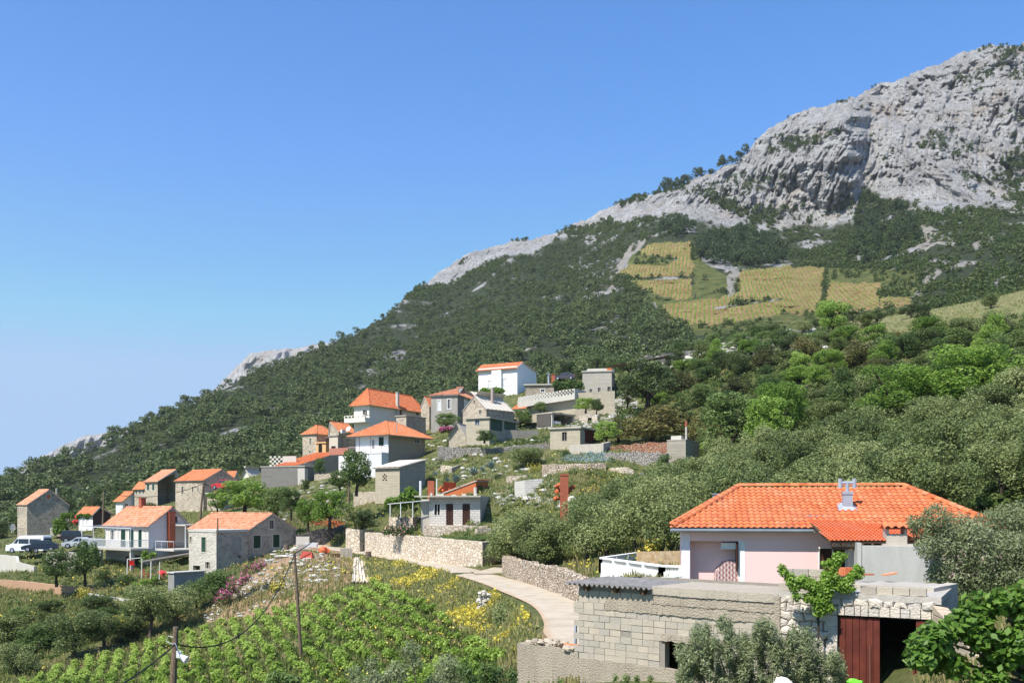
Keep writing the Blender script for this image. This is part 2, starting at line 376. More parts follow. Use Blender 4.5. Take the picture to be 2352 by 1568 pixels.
# road
m = NT('pale_concrete_road'); g = m.geo()
c = m.ramp(m.noise(g, .8, 6, .65), [(.3, (.38, .32, .24)), (.55, (.49, .42, .32)), (.75, (.55, .49, .39))])
c = m.mix(.3, c, m.ramp(m.noise(g, 12, 4), [(.3, (.6, .6, .6)), (.7, (1.05, 1.05, 1.05))]), 'MULTIPLY'); 
ed = m.ramp(m.math('ADD', m.n('SeparateXYZ', i_Vector=m.uv()).outputs[0], m.math('MULTIPLY', m.math('SUBTRACT', m.noise(g, 1.2, 4), .5), .35)), [(.80, 0.0), (1.0, .75)])
m.col(m.mix(ed, c, (.42, .27, .16))); m.bump(m.noise(g, 9, 5), .02); M_ROAD = m.m
def ribbon(name, pts, wl, wr, dz):
    v = []; uv = []; n = len(pts); W = 9
    for i, p in enumerate(pts):
        d = (pts[min(i+1, n-1)] - pts[max(i-1, 0)]); d.z = 0; d.normalize(); s_ = Vector((d.y, -d.x, 0))
        for k in range(W):
            t = k / (W - 1); e = 1 + .05 * math.sin(i * .35 + 3 * k) if k in (0, W - 1) else 1
            q = p + s_ * ((-wl + (wl + wr) * t) * e); v.append((q.x, q.y, p.z + dz - .05 * (2*t-1)**4)); uv.append(abs(2 * t - 1))
    f = []; 
    for i in range(n - 1):
        for k in range(W - 1):
            a = i * W + k; f.append((a, a + 1, a + W + 1, a + W))
    f = np.array(f); U = np.array(uv)[f.ravel()]
    me = mesh_np(name, v, f, [M_ROAD], uv=np.c_[U, U], smooth=True)
    tag(link(name, me), kind='structure')
ribbon('road', ROADS, 1.6, 1.5, .0); ribbon('side_lane', BRS, 1.5, 1.3, -.012)
# ------------------------------------------------------------------ mountain
SK = [(-500,1260),(-300,1195),(0,1112),(60,1094),(150,1062),(220,1030),(265,1010),(330,977),(400,943),(460,920),(515,893),(560,872),(620,846),(690,820),(760,790),(830,764),(860,744),(915,700),(925,688),(965,655),(1010,625),(1060,590),(1120,566),(1180,558),(1240,545),(1300,522),(1360,495),(1420,465),(1470,447),(1500,445),(1560,425),(1620,402),(1690,372),(1710,352),(1740,320),(1790,282),(1850,255),(1900,243),(1960,225),(2020,195),(2060,183),(2130,155),(2200,128),(2260,110),(2352,100),(2500,82),(2800,60),(3000,55)]
BT = [(-500,1420),(0,1300),(200,1270),(400,1230),(600,1200),(800,1150),(1000,1080),(1200,1000),(1400,950),(1600,900),(1800,860),(2352,820),(3000,800)]
DC = [(-500,1400,230),(-500,1230,420),(0,1290,215),(0,1200,270),(0,1098,400),(250,1250,220),(250,1130,300),(250,1010,430),(500,1200,220),(500,1050,330),(500,885,560),(900,1080,230),(900,900,430),(900,705,700),
      (1200,980,240),(1200,800,430),(1200,680,600),(1200,560,820),(1500,900,250),(1500,760,400),(1550,740,430),(1500,570,620),(1500,520,690),(1500,450,780),(1700,860,260),(1700,720,430),(1700,620,560),(1700,510,700),(1700,360,800),
      (1900,830,270),(1900,720,430),(1900,610,560),(1900,520,680),(1900,380,740),(1900,250,800),(2352,800,270),(2352,700,320),(2352,600,420),(2352,470,600),(2352,300,680),(2352,100,760),(3000,780,270),(3000,470,600),(3000,60,780),
      (1010,650,800),(1010,760,600),(1300,560,800),(1300,530,850)]
_dl = rbf_fit([(a[0] / 100, a[1] / 100) for a in DC], [math.log(a[2]) for a in DC], .7, -.02)
CB = [(900,690),(960,682),(1000,664),(1100,625),(1200,592),(1300,556),(1370,530),(1440,515),(1550,508),(1650,530),(1700,520),(1780,528),(1900,532),(1960,500),(1985,440),(2080,470),(2130,488),(2230,490),(2300,470),(2352,440),(3000,400)]
ip = lambda x, T: np.interp(x, [a[0] for a in T], [a[1] for a in T])
NX, NYR = 1500, 640
px = np.linspace(-320, 2700, NX)
sk = ip(px, SK) + (fbm(px / 26, px * 0, 3, 4) - .5) * 16 + (fbm(px / 7, px * 0, 5, 3) - .5) * 7; bt = ip(px, BT)
t = np.linspace(0, 1, NYR)[:, None]
py = bt * (1 - t) + sk * t; PX = np.broadcast_to(px, py.shape).copy()
D = np.exp(_dl(PX / 100, py / 100))
cb = ip(PX, CB) + (fbm(PX / 40, py / 40, 8, 4) - .5) * 50
rock = np.clip((cb - py) / 12, 0, 1)
Xw = (PX - CX) / F * D; Zw = (H0 - py) / F * D
a_ = .45; U1 = Xw * math.cos(a_) - Zw * math.sin(a_); V1 = Xw * math.sin(a_) + Zw * math.cos(a_)     # strata lean
wx = (fbm(Xw / 45, Zw / 45, 2, 3) - .5) * 2
big = ridged(U1 / 70 + wx * .4, V1 / 230, 1.5, 3); md = ridged(U1 / 17 + wx * .6, V1 / 75 + wx * .3, 7.7, 4); sm = ridged(U1 / 5.5 + wx, V1 / 22, 3.1, 3)
fl = fbm(Xw / 5.5, Zw / 4.0, 4.4, 3)
tn = ridged(U1 / 3.2 + wx, V1 / 15, 5.9, 2); disp = (big - .5) * 48 - (md - .5) * 27 - (sm - .5) * 13 - (tn - .5) * 7 - (ridged(U1 / 1.5, V1 / 5, 8.2, 2) - .5) * 2.6 + (fl - .5) * 5
near_sky = np.clip((py - sk) / 14, .3, 1)
D = D - disp * np.clip((cb - py) / 60, 0, 1) * near_sky
lx = np.interp(py, [190, 225, 300, 360, 430, 480], [1985, 2003, 2004, 1985, 1970, 1975]) + (fbm(py / 22, py * 0, 4, 3) - .5) * 26
k = np.clip((py - 205) / 60, 0, 1) * np.clip((480 - py) / 110, 0, 1); dx = lx - PX
bt_ = np.where(dx > 0, np.exp(-np.maximum(dx - 48, 0) / 170.0) * np.clip(dx / 55, 0, 1), 0); D -= 80 * bt_ * k * rock
lx2 = 1985 + (fbm(py / 15, py * 0, 9, 3) - .5) * 30 + (py - 460) * .1; dx = lx2 - PX; k = np.clip((py - 395) / 50, 0, 1) * np.clip((cb + 20 - py) / 20, 0, 1)
D -= 16 * np.where(dx > 0, np.exp(-dx / 110.0) * np.clip(dx / 14, 0, 1), 0) * k
slope = ridged(Xw / 60, D / 60, 2, 3); D = D - (1 - rock) * (slope - .5) * 8
# outcrops below the cliffs
oc = np.clip((fbm(Xw / 16, D / 20, 6, 4) - .60) * 14, 0, 1) * (PX > 1330) * (py < 760)
oc = np.maximum(oc, np.clip((fbm(Xw / 22, D / 30, 16, 4) - .66) * 12, 0, 1))
D = D - oc * (1 - rock) * 5 * (ridged(Xw / 6, Zw / 6, 2, 3))
VY = [([(1490,562),(1582,555),(1592,612),(1596,640),(1585,688),(1560,690),(1412,645),(1428,618),(1452,590)], 'a'),
      ([(1700,622),(1800,612),(1895,615),(1902,650),(1885,700),(1870,722),(1790,722),(1640,745),(1530,748),(1528,700),(1620,688),(1690,672)], 'b'),
      ([(1900,650),(2020,650),(2024,705),(2015,722),(1920,718),(1885,700)], 'c'), ([(2025,685),(2090,680),(2095,700),(2025,708)], 'd')]
soilm = np.zeros(py.shape); 
for pl, _ in VY: soilm = np.maximum(soilm, in_poly(PX + (fbm(py/14, PX/14, 1, 3) - .5) * 26, py + (fbm(PX/16, py/16, 7, 3) - .5) * 14, pl))
for pl in [[(1455,580),(1520,592),(1556,594),(1530,610),(1438,606)], [(1425,638),(1590,634),(1590,640),(1425,645)], [(1592,612),(1600,640),(1590,690),(1586,690)], [(1640,706),(1800,684),(1800,688),(1640,711)], [(1895,615),(1903,615),(1896,700),(1886,722),(1880,722)]]: soilm = soilm * (1 - in_poly(PX, py, pl))
grass = np.zeros(py.shape)
for pl in [[(1590,560),(1610,580),(1620,640),(1690,690),(1600,690),(1590,620)], [(1455,575),(1500,590),(1560,600),(1540,610),(1440,605)], [(1610,600),(1680,640),(1690,675),(1620,690),(1600,640)],
           [(1900,615),(2100,620),(2120,680),(1900,652)], [(1420,648),(1600,655),(1590,700),(1530,720),(1450,680)], [(1530,740),(1800,720),(2100,700),(2100,740),(1600,770)]]: grass = np.maximum(grass, in_poly(PX, py, pl))
path_ = np.zeros(py.shape)
for pl in [[(2090,515),(2130,515),(2195,555),(2190,566),(2150,560),(2120,580),(2100,570),(2120,545)], [(2080,480),(2105,475),(2100,500),(2085,510)], [(1500,690),(1525,720),(1540,760),(1500,760),(1495,720)], [(1395,640),(1412,620),(1450,560),(1490,545),(1480,560),(1440,600),(1415,645),(1420,700),(1390,660)],
           [(1675,620),(1695,618),(1690,660),(1680,690),(1665,670)], [(2230,560),(2290,540),(2280,560),(2240,575)], [(2130,600),(2160,625),(2140,645),(2105,690),(2090,690),(2120,640)]]: path_ = np.maximum(path_, in_poly(PX + (fbm(py/12, PX/12, 1, 2) - .5) * 14, py, pl))
D = D * (1 - 0) ; 
flat = np.maximum(soilm, 0)
zr = np.maximum(rock, oc * (1 - np.clip(soilm + grass, 0, 1)))
Z = (H0 - py) / F * D; X = (PX - CX) / F * D
# land behind the crest
back = []; 
for i, (fY, dz) in enumerate([(1.06, -3), (1.3, -30), (1.8, -220)]):
    back.append(np.c_[X[-1] * fY, D[-1] * fY, Z[-1] + dz * np.clip(Z[-1] / 60, .2, 1)])
co = np.concatenate([np.c_[X.ravel(), D.ravel(), Z.ravel()]] + back)
n2 = NYR + 3
col4 = np.zeros((n2 * NX, 4)); col4[:, 3] = 1
col4[:NYR*NX, 0] = zr.ravel(); col4[:NYR*NX, 1] = np.maximum(soilm, path_ * .0).ravel(); col4[:NYR*NX, 2] = grass.ravel(); col4[NYR*NX:, 0] = np.tile(rock[-1], 3)
pth = np.zeros(n2 * NX); pth[:NYR*NX] = path_.ravel()
q = np.arange((n2 - 1) * NX).reshape(n2 - 1, NX)[:, :NX-1].ravel()
m = NT('limestone_and_scrub'); g = m.geo()
mp = m.n('Mapping', i_Vector=g); mp.inputs['Rotation'].default_value = (0, .45, 0); mp.inputs['Scale'].default_value = (1, .6, .4); gs = mp.outputs[0]
n1 = m.noise(gs, .06, 7, .62, .6); n2_ = m.noise(gs, .35, 6, .7, .5); n3 = m.noise(g, .03, 4, .5)
c = m.ramp(n1, [(.25, (.31, .305, .30)), (.42, (.47, .46, .445)), (.6, (.57, .56, .54)), (.8, (.63, .615, .59))])
c = m.mix(m.ramp(n2_, [(.28, .5), (.40, 0.0)]), c, (.15, .15, .145))
c = m.mix(m.ramp(n3, [(.56, 0.0), (.72, .5)]), c, (.46, .34, .24))
cr = m.n('TexVoronoi', feature='DISTANCE_TO_EDGE', i_Vector=m.n('VectorMath', operation='ADD', i_0=gs, i_1=m.n('VectorMath', operation='SCALE', i_0=m.n('TexNoise', i_Vector=gs, i_Scale=.12, i_Detail=4).outputs[1], i_Scale=9.0).outputs[0]).outputs[0], i_Scale=.11)
crk = m.ramp(cr.outputs['Distance'], [(.0, 1.0), (.045, 0.0)])
n4 = m.noise(m.scale(gs, (1, 1, .35)), .9, 5, .75, .8); n5 = m.noise(m.scale(gs, (1, 1, .22)), .16, 5, .65, .5); n6 = m.noise(m.scale(gs, (1, 1, .3)), .45, 4, .6, .6)
c = m.mix(m.ramp(n4, [(.36, .45), (.45, 0.0)]), c, (.15, .15, .145)); c = m.mix(m.ramp(n5, [(.47, 0.0), (.495, .95), (.52, 0.0)]), c, (.11, .11, .105)); c = m.mix(m.ramp(n6, [(.455, 0.0), (.48, .75), (.505, 0.0)]), c, (.14, .14, .135))
scr = m.ramp(m.noise(g, .35, 5, .7), [(.3, (.028, .042, .016)), (.52, (.055, .075, .028)), (.68, (.10, .11, .055)), (.82, (.26, .25, .21))])
z = m.n('SeparateColor', i_Color=m.attr('zone').outputs['Color'])
so_ = m.ramp(m.noise(g, .08, 5), [(.35, (.34, .225, .09)), (.6, (.46, .33, .145))])
gr = m.ramp(m.noise(g, .15, 6), [(.35, (.085, .12, .03)), (.55, (.17, .19, .05)), (.72, (.27, .24, .07))])
c2 = m.mix(z.outputs[0], scr, c); c2 = m.mix(z.outputs[2], c2, gr); c2 = m.mix(z.outputs[1], c2, so_)
c2 = m.mix(m.attr('path').outputs['Fac'], c2, m.ramp(m.noise(g, .3, 5), [(.35, (.33, .31, .275)), (.6, (.46, .42, .36))]))
m.col(c2); m.b.inputs['Roughness'].default_value = .95
hb = m.math('ADD', n2_, m.math('MULTIPLY', n4, .5)); m.bump(hb, 5.0, 1.0); M_MOUNT = m.m
me = mesh_np('mountain', co, np.c_[q, q + 1, q + NX + 1, q + NX], [M_MOUNT], {'zone': ('POINT', 'FLOAT_COLOR', col4), 'path': ('POINT', 'FLOAT', pth)}, smooth=False)
tag(link('mountain', me), kind='structure')
MT = dict(PX=PX, py=py, X=X, Y=D, Z=Z, rock=rock, soil=soilm, grass=grass, path=path_, sk=np.broadcast_to(sk, py.shape), oc=oc)
# far ridge behind
SK2 = [(-600,1260),(-200,1170),(0,1098),(45,1075),(90,1052),(130,1030),(180,1004),(225,996),(262,988),(330,975),(420,945),(480,905),(515,872),(545,838),(575,812),(610,805),(640,802),(690,797),(760,785),(860,760),(1000,720)]
px2 = np.linspace(-500, 1000, 620); t = np.linspace(0, 1, 150)[:, None]
s2 = ip(px2, SK2) + (fbm(px2 / 12, px2 * 0, 2, 3) - .5) * 7
p2 = (s2 + 190) * (1 - t) + s2 * t; P2 = np.broadcast_to(px2, p2.shape)
D2 = 1500 + (p2 - s2) * -.9 + 0 * p2; Xw = (P2 - CX) / F * D2; Zw = (H0 - p2) / F * D2
D2 = D2 - ((ridged(Xw / 70, Zw / 200, 2, 3) - .5) * 70 + (ridged(Xw / 18, Zw / 50, 5, 3) - .5) * 30) * np.clip((p2 - s2) / 8, .2, 1)
co = np.c_[((P2 - CX) / F * D2).ravel(), D2.ravel(), ((H0 - p2) / F * D2).ravel()]
co = np.concatenate([co, co[-620:] * [1.3, 1.3, .9]])
z2 = np.zeros((len(co), 4)); z2[:, 3] = 1; z2[:150*620, 0] = np.clip((46 + (fbm(P2/20, p2/20, 3, 3) - .5) * 60 - (p2 - s2)) / 10, 0, 1).ravel(); z2[150*620:, 0] = 1
q = np.arange(150 * 620).reshape(150, 620)[:, :619].ravel()
me = mesh_np('far_ridge', co, np.c_[q, q + 1, q + 621, q + 620], [M_MOUNT], {'zone': ('POINT', 'FLOAT_COLOR', z2), 'path': ('POINT', 'FLOAT', np.zeros(len(co)))}, smooth=False)
tag(link('far_ridge', me), kind='structure')
# ------------------------------------------------------------------ building materials
TILE_NEW = mat_tile('new_orange_tile', [(.42, .105, .035), (.56, .145, .05), (.60, .18, .065), (.62, .22, .10)])
TILE_OLD = mat_tile('old_orange_tile', [(.38, .14, .07), (.56, .22, .11), (.64, .30, .17), (.60, .38, .26)])
TILE_MID = mat_tile('orange_tile', [(.44, .14, .055), (.58, .19, .075), (.62, .26, .12)])
CEMENT = mat_render('cement_bedding', (.52, .49, .45), amount=.3)
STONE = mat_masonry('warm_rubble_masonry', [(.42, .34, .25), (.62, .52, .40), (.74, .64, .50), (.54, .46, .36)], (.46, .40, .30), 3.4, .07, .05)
STONE_G_SHADE = mat_masonry('grey_shaded_masonry', [(.24, .195, .155), (.43, .355, .285), (.55, .46, .36), (.34, .29, .235)], (.46, .40, .31), 3.0, .08, .06)  # grey stone, also a darker copy of STONE painting shade on right faces
STONE_OLD = mat_masonry('old_smeared_masonry', [(.29, .25, .20), (.44, .385, .31), (.54, .48, .39)], (.43, .38, .31), 2.6, .12, .03, stain=.75, stainc=(.17, .155, .14))
STONE_W = mat_masonry('cream_wall_masonry', [(.60, .49, .37), (.72, .62, .49), (.80, .71, .58), (.66, .53, .39)], (.42, .34, .25), 2.5, .06, .06, stain=.12)
DRY = mat_masonry('drystone', [(.30, .28, .25), (.50, .47, .42), (.62, .58, .52), (.40, .35, .29)], (.07, .06, .05), 4.2, .09, .09, 1.9, stain=.2)
DRY_W = mat_masonry('warm_drystone', [(.52, .40, .28), (.68, .56, .43), (.76, .67, .55), (.56, .40, .26)], (.14, .10, .07), 3.6, .08, .09, 1.6, stain=.15)
DRY_D = mat_masonry('dark_drystone', [(.13, .12, .11), (.24, .225, .21), (.36, .34, .31)], (.035, .03, .028), 4.0, .09, .09, 2.0, stain=.3)
BRICKRUB = mat_masonry('broken_red_brick', [(.36, .13, .07), (.55, .25, .14), (.62, .45, .34), (.48, .17, .08)], (.12, .06, .04), 4.6, .07, .10, 1.8, stain=.1)
WHITE = mat_render('white_render', (.84, .84, .83), (.6, .6, .58), .12)
CREAM = mat_render('cream_render', (.74, .72, .62), (.5, .48, .42), .2)
GREYR = mat_render('grey_cement_render', (.36, .34, .30), (.17, .165, .155), .6)
GREYP = mat_render('grey_painted_render', (.66, .66, .66), (.45, .45, .44), .3)
BEIGE = mat_render('beige_render', (.50, .46, .38), (.30, .27, .22), .5)
PINK = mat_render('pink_render', (.86, .60, .58), (.7, .55, .56), .12, bump=.008)
PALEB = mat_render('pale_band_render', (.80, .74, .78), (.7, .66, .68), .1)
CONC = mat_render('board_marked_concrete', (.50, .44, .33), (.28, .25, .19), .5, bands=1.6)
CONC_G = mat_render('grey_board_concrete', (.38, .345, .28), (.17, .16, .14), .5, bands=1.6)
CONCR = mat_render('plain_concrete', (.50, .455, .38), (.25, .23, .20), .5, bump=.02)
CONC_L = mat_render('pale_concrete', (.56, .53, .47), (.34, .31, .27), .35, bump=.015)
RUST = mat_render('dark_red_paint', (.17, .032, .022), (.09, .02, .015), .4)
BRICKR = NT('red_chimney_brick'); _b = BRICKR.n('TexBrick', i_Vector=BRICKR.uv(), i_Scale=1.0)
_b.inputs['Color1'].default_value = (.36, .07, .03, 1); _b.inputs['Color2'].default_value = (.46, .11, .05, 1); _b.inputs['Mortar'].default_value = (.30, .17, .12, 1)
_b.inputs['Brick Width'].default_value = .26; _b.inputs['Row Height'].default_value = .085; _b.inputs['Mortar Size'].default_value = .01
BRICKR.col(_b.outputs[0]); BRICKR.bump(_b.outputs[1], -.01); BRICKR = BRICKR.m
BRICKO = mat_render('hollow_orange_brick', (.52, .15, .055), (.35, .12, .06), .5, bands=.0)
ASHLAR = NT('white_cut_stone'); _b = ASHLAR.n('TexBrick', i_Vector=ASHLAR.uv(), i_Scale=1.0)
_b.inputs['Color1'].default_value = (.50, .475, .43, 1); _b.inputs['Color2'].default_value = (.58, .555, .51, 1); _b.inputs['Mortar'].default_value = (.36, .34, .31, 1)
_b.inputs['Brick Width'].default_value = .5; _b.inputs['Row Height'].default_value = .24; _b.inputs['Mortar Size'].default_value = .018
ASHLAR.col(_b.outputs[0]); ASHLAR.bump(_b.outputs[1], -.015); ASHLAR = ASHLAR.m
GREEN = mat_plain('dark_green_paint', (.012, .055, .030), .5); GREEN2 = mat_plain('faded_green_paint', (.045, .10, .065), .6)
BROWN = mat_plain('dark_brown_wood', (.055, .022, .014), .5); WOOD = mat_plain('weathered_wood', (.13, .085, .05), .8, sc_=5)
WFRAME = mat_plain('white_frame_paint', (.78, .78, .76), .5); GLASSY = mat_plain('dark_window_glass', (.02, .025, .03), .12); DARKI = mat_plain('dark_interior', (.012, .010, .009), .9)  # DARKI: near-black panels standing in for the shade inside rooms and openings
STFRAME = mat_plain('pale_stone_surround', (.55, .50, .42), .8); METAL = mat_plain('grey_zinc', (.38, .42, .48), .45, .3); WMETAL = mat_plain('white_metal', (.72, .73, .74), .45)
BLUEP = mat_plain('faded_blue_paint', (.07, .10, .17), .6); ORANGEP = mat_render('apricot_render', (.72, .42, .20), (.5, .3, .15), .25)
TERRAC = mat_plain('terracotta_railing', (.42, .17, .12), .7); FIBRO = mat_plain('fibre_cement', (.26, .245, .23), .9, var=.3, sc_=3); PALEROOF = mat_render('pale_sheet_roof', (.62, .56, .47), (.42, .37, .31), .4)
# ------------------------------------------------------------------ building kit
def tiles(mb, a, b, poly, pitch=.25, row=.36, rise=.055, lift=.03, seed=1, gap=0.0, ragged=0.0):
    """separate curved tiles on a roof plane; a = eave start, b = eave direction point, poly = plane outline"""
    a = Vector(a); u = (Vector(b) - a).normalized(); n = (poly[1] - poly[0]).cross(poly[2] - poly[0]).normalized()
    if n.z < 0: n = -n
    v = n.cross(u)
    if v.z < 0: v = -v
    p2 = [((Vector(q) - a).dot(u), (Vector(q) - a).dot(v)) for q in poly]
    us = [q[0] for q in p2]; vs = [q[1] for q in p2]; rd = random.Random(seed)
    nu = int((max(us) - min(us)) / pitch) + 1; nv = int((max(vs) - min(vs)) / row) + 1
    for j in range(nv):
        v0 = min(vs) + j * row - .03
        for i in range(nu):
            u0 = min(us) + i * pitch
            if not in_poly(np.array([u0 + pitch / 2]), np.array([v0 + row * .5]), p2)[0]: continue
            if rd.random() < gap: continue
            du = rd.uniform(-1, 1) * ragged; dv = rd.uniform(-1, 1) * ragged; k = rd.random() * .5 + .5 * rd.random() * (1 if ragged else .6)
            rows_ = []
            for (vv, hh) in ((v0 + dv, lift + .035), (v0 + row * 1.08 + dv, lift)):
                r_ = []
                for t, h in ((0, 0.0), (.2, .75), (.4, 1.0), (.62, .75), (.8, 0.02), (1.0, 0.0)):
                    r_.append(a + u * (u0 + t * pitch + du) + v * vv + n * (hh + h * rise))
                rows_.append(r_)
            for s in range(5): mb.face([rows_[0][s], rows_[0][s+1], rows_[1][s+1], rows_[1][s]], 0, k)
            for s in range(4): # front lip
                mb.face([rows_[0][s] - n * .03, rows_[0][s+1] - n * .03, rows_[0][s+1], rows_[0][s]], 0, k * .6)
def caps(mb, p, q, rad=.12, seg=.38):
    p = Vector(p); q = Vector(q); L = (q - p).length; d = (q - p) / L; n = max(1, int(L / seg))
    s = d.cross(Vector((0, 0, 1))).normalized(); up = s.cross(d).normalized()
    for i in range(n):
        a = p + d * (i * L / n); b = p + d * ((i + 1.12) * L / n); k = random.random(); ra, rb = rad * 1.15, rad * .95
        for t in range(5):
            t0 = math.pi * t / 5; t1 = math.pi * (t + 1) / 5
            f = lambda c, r_, th: c + s * (math.cos(th) * r_) + up * (math.sin(th) * r_ * .85)
            mb.face([f(a, ra, t0), f(a, ra, t1), f(b, rb, t1), f(b, rb, t0)], 0, k)
class House:
    def __init__(s, name, label, cat, pl, pc, pr, Y, th, ytop, ybase, group=None, deep=None):
        th = R(th); s.th = th; s.Y = Y; s.X = (pc - CX) / F * Y; ul = (pl - CX) / F; ur = (pr - CX) / F
        s.wl = (s.X - ul * Y) / (math.cos(th) + ul * math.sin(th)); s.wr = (ur * Y - s.X) / (math.sin(th) - ur * math.cos(th))
        if deep: s.wr = deep
        s.z0 = (H0 - ybase) / F * Y; s.h = (H0 - ytop) / F * Y - s.z0
        s.e = empty(name, label, cat, (s.X, Y, s.z0), -th, group); s.holes = {'L': [], 'R': []}; s.peak = {}; s.seed = int(pc)
    def s_of(s, f, px):
        u = (px - CX) / F
        if f == 'L': return (s.X - u * s.Y) / (math.cos(s.th) + u * math.sin(s.th))
        return (u * s.Y - s.X) / (math.sin(s.th) - u * math.cos(s.th))
    def row(s, m_, px):
        u = (px - CX) / F; return -((s.X + m_ * math.sin(s.th)) - u * (s.Y + m_ * math.cos(s.th))) / (math.cos(s.th) + u * math.sin(s.th))
    def loc(s, px, py, Y):
        w_ = P(px, py, Y) - Vector((s.X, s.Y, s.z0)); c, n = math.cos(s.th), math.sin(s.th); return Vector((w_.x * c - w_.y * n, w_.x * n + w_.y * c, w_.z))
    def zat(s, f, sv, py): return (H0 - py) / F * (s.Y + sv * (math.sin(s.th) if f == 'L' else math.cos(s.th))) - s.z0
    def q(s, f, a, z, d=0.0): return Vector((-a, -d, z)) if f == 'L' else Vector((d, a, z))
    def rect(s, f, x0, y0, x1, y1):
        a = s.s_of(f, x0); b = s.s_of(f, x1); m_ = (a + b) / 2; return min(a, b), max(a, b), s.zat(f, m_, y1), s.zat(f, m_, y0)
    def slab(s, mb, f, a0, a1, z0, z1, d0, d1, mi=0):
        p = [s.q(f, a0, z0, d1), s.q(f, a1, z0, d1), s.q(f, a1, z0, d0), s.q(f, a0, z0, d0)]; t_ = [v + Vector((0, 0, z1 - z0)) for v in p]
        if (p[1] - p[0]).cross(p[2] - p[1]).z < 0: p = p[::-1]; t_ = t_[::-1]
        mb.hexa(p, t_, mi)
    def opening(s, f, x0, y0, x1, y1, kind='window', mat=None, frame=None, fw=.09, rel=None):
        a0, a1, z0, z1 = rel if rel else s.rect(f, x0, y0, x1, y1)
        h = s.h - .02
        if not (f in s.peak) and z1 > h: z1 = h
        s.holes[f].append((a0, a1, z0, z1))
        nm = {'window': 'window', 'shutter': 'shuttered_window', 'door': 'door', 'void': 'doorway', 'gate': 'garage_door', 'blind': 'blocked_window'}[kind]
        fr = MB(); fw = min(fw, (a1 - a0) * .2)
        fm = frame or WFRAME
        for (b0, b1, c0, c1) in ((a0 - fw, a1 + fw, z1, z1 + fw), (a0 - fw, a0, z0, z1), (a1, a1 + fw, z0, z1), (a0 - fw - .03, a1 + fw + .03, z0 - fw, z0)):
            s.slab(fr, f, b0, b1, c0, c1, -.05, .03)
        o = fr.build(nm, fm, s.e); p = MB()
        if kind == 'window':
            s.slab(p, f, a0, a1, z0, z1, -.16, -.13); p.build('pane', mat or GLASSY, o)
            mu = MB(); s.slab(mu, f, (a0+a1)/2 - .03, (a0+a1)/2 + .03, z0, z1, -.13, -.09); s.slab(mu, f, a0, a0+.05, z0, z1, -.13, -.09); s.slab(mu, f, a1-.05, a1, z0, z1, -.13, -.09)
            mu.build('sash', WFRAME if mat is None else fm, o)
        elif kind == 'void': s.slab(p, f, a0, a1, z0, z1, -.9, -.8); p.build('room_shade_panel', DARKI, o)
        elif kind == 'blind': s.slab(p, f, a0, a1, z0, z1, -.12, -.04); p.build('infill', mat or GREYR, o)
        else:
            mid = (a0 + a1) / 2
            for (b0, b1) in ((a0, mid - .012), (mid + .012, a1)):
                s.slab(p, f, b0, b1, z0, z1, -.12, -.07)
                if kind in ('shutter',):
                    k = z0 + .08
                    while k < z1 - .08: s.slab(p, f, b0 + .05, b1 - .05, k, k + .045, -.07, -.045); k += .09
                else:
                    k = b0 + .03; 
                    while k < b1 - .12: s.slab(p, f, k, min(k + .13, b1 - .02), z0 + .05, z1 - .05, -.07, -.055); k += .16
            p.build('leaf', mat or GREEN, o)
        return o
    def walls(s, mat, matR=None, part='wall', z_extra=-1.2, skipL=False):  # matR is often a darker copy of mat, shade put in its colour
        wl, wr, h = s.wl, s.wr, s.h; mb = MB()
        def outline(f, w_):
            o = [(0, z_extra), (w_, z_extra), (w_, h)]
            if f in s.peak: o.append((s.peak[f][0], s.peak[f][1]))
            elif f == 'R' and 'slopeR' in s.peak: o = [(0, z_extra), (w_, z_extra), (w_, s.peak['slopeR'])]
            elif f == 'L' and 'slopeL' in s.peak: o = [(0, z_extra), (w_, z_extra), (w_, s.peak['slopeL'])]
            return o + [(0, h)]
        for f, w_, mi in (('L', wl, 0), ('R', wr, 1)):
            if f == 'L' and skipL: continue
            ol = outline(f, w_); loops = [[Vector((a, b, 0)) for a, b in ol]]
            for (a0, a1, z0, z1) in s.holes[f]: loops.append([Vector(v) for v in ((a0, z0, 0), (a0, z1, 0), (a1, z1, 0), (a1, z0, 0))])
            flat = [v for l in loops for v in l]
            for t in geometry.tessellate_polygon(loops):
                pts = [s.q(f, flat[i].x, flat[i].y) for i in t]; n = (pts[1] - pts[0]).cross(pts[2] - pts[0])
                want = s.q(f, 0, 0, 1)
                if n.dot(want) < 0: pts = pts[::-1]
                mb.face(pts, mi)
            for (a0, a1, z0, z1) in s.holes[f]:
                for (b0, c0, b1, c1) in ((a0, z0, a0, z1), (a0, z1, a1, z1), (a1, z1, a1, z0), (a1, z0, a0, z0)):
                    mb.face([s.q(f, b0, c0), s.q(f, b1, c1), s.q(f, b1, c1, -.25), s.q(f, b0, c0, -.25)], mi)
        ol = outline('R', wr); mb.face([Vector((-wl, a, b)) for a, b in ol], 0)
        ol = outline('L', wl); mb.face([Vector((-a, wr, b)) for a, b in ol], 0)
        if 'slopeR' not in s.peak and not s.peak: mb.face([(0,0,h-.3),(0,wr,h-.3),(-wl,wr,h-.3),(-wl,0,h-.3)], 0)
        s.wall = mb.build(part, [mat, matR or mat], s.e); return s.wall
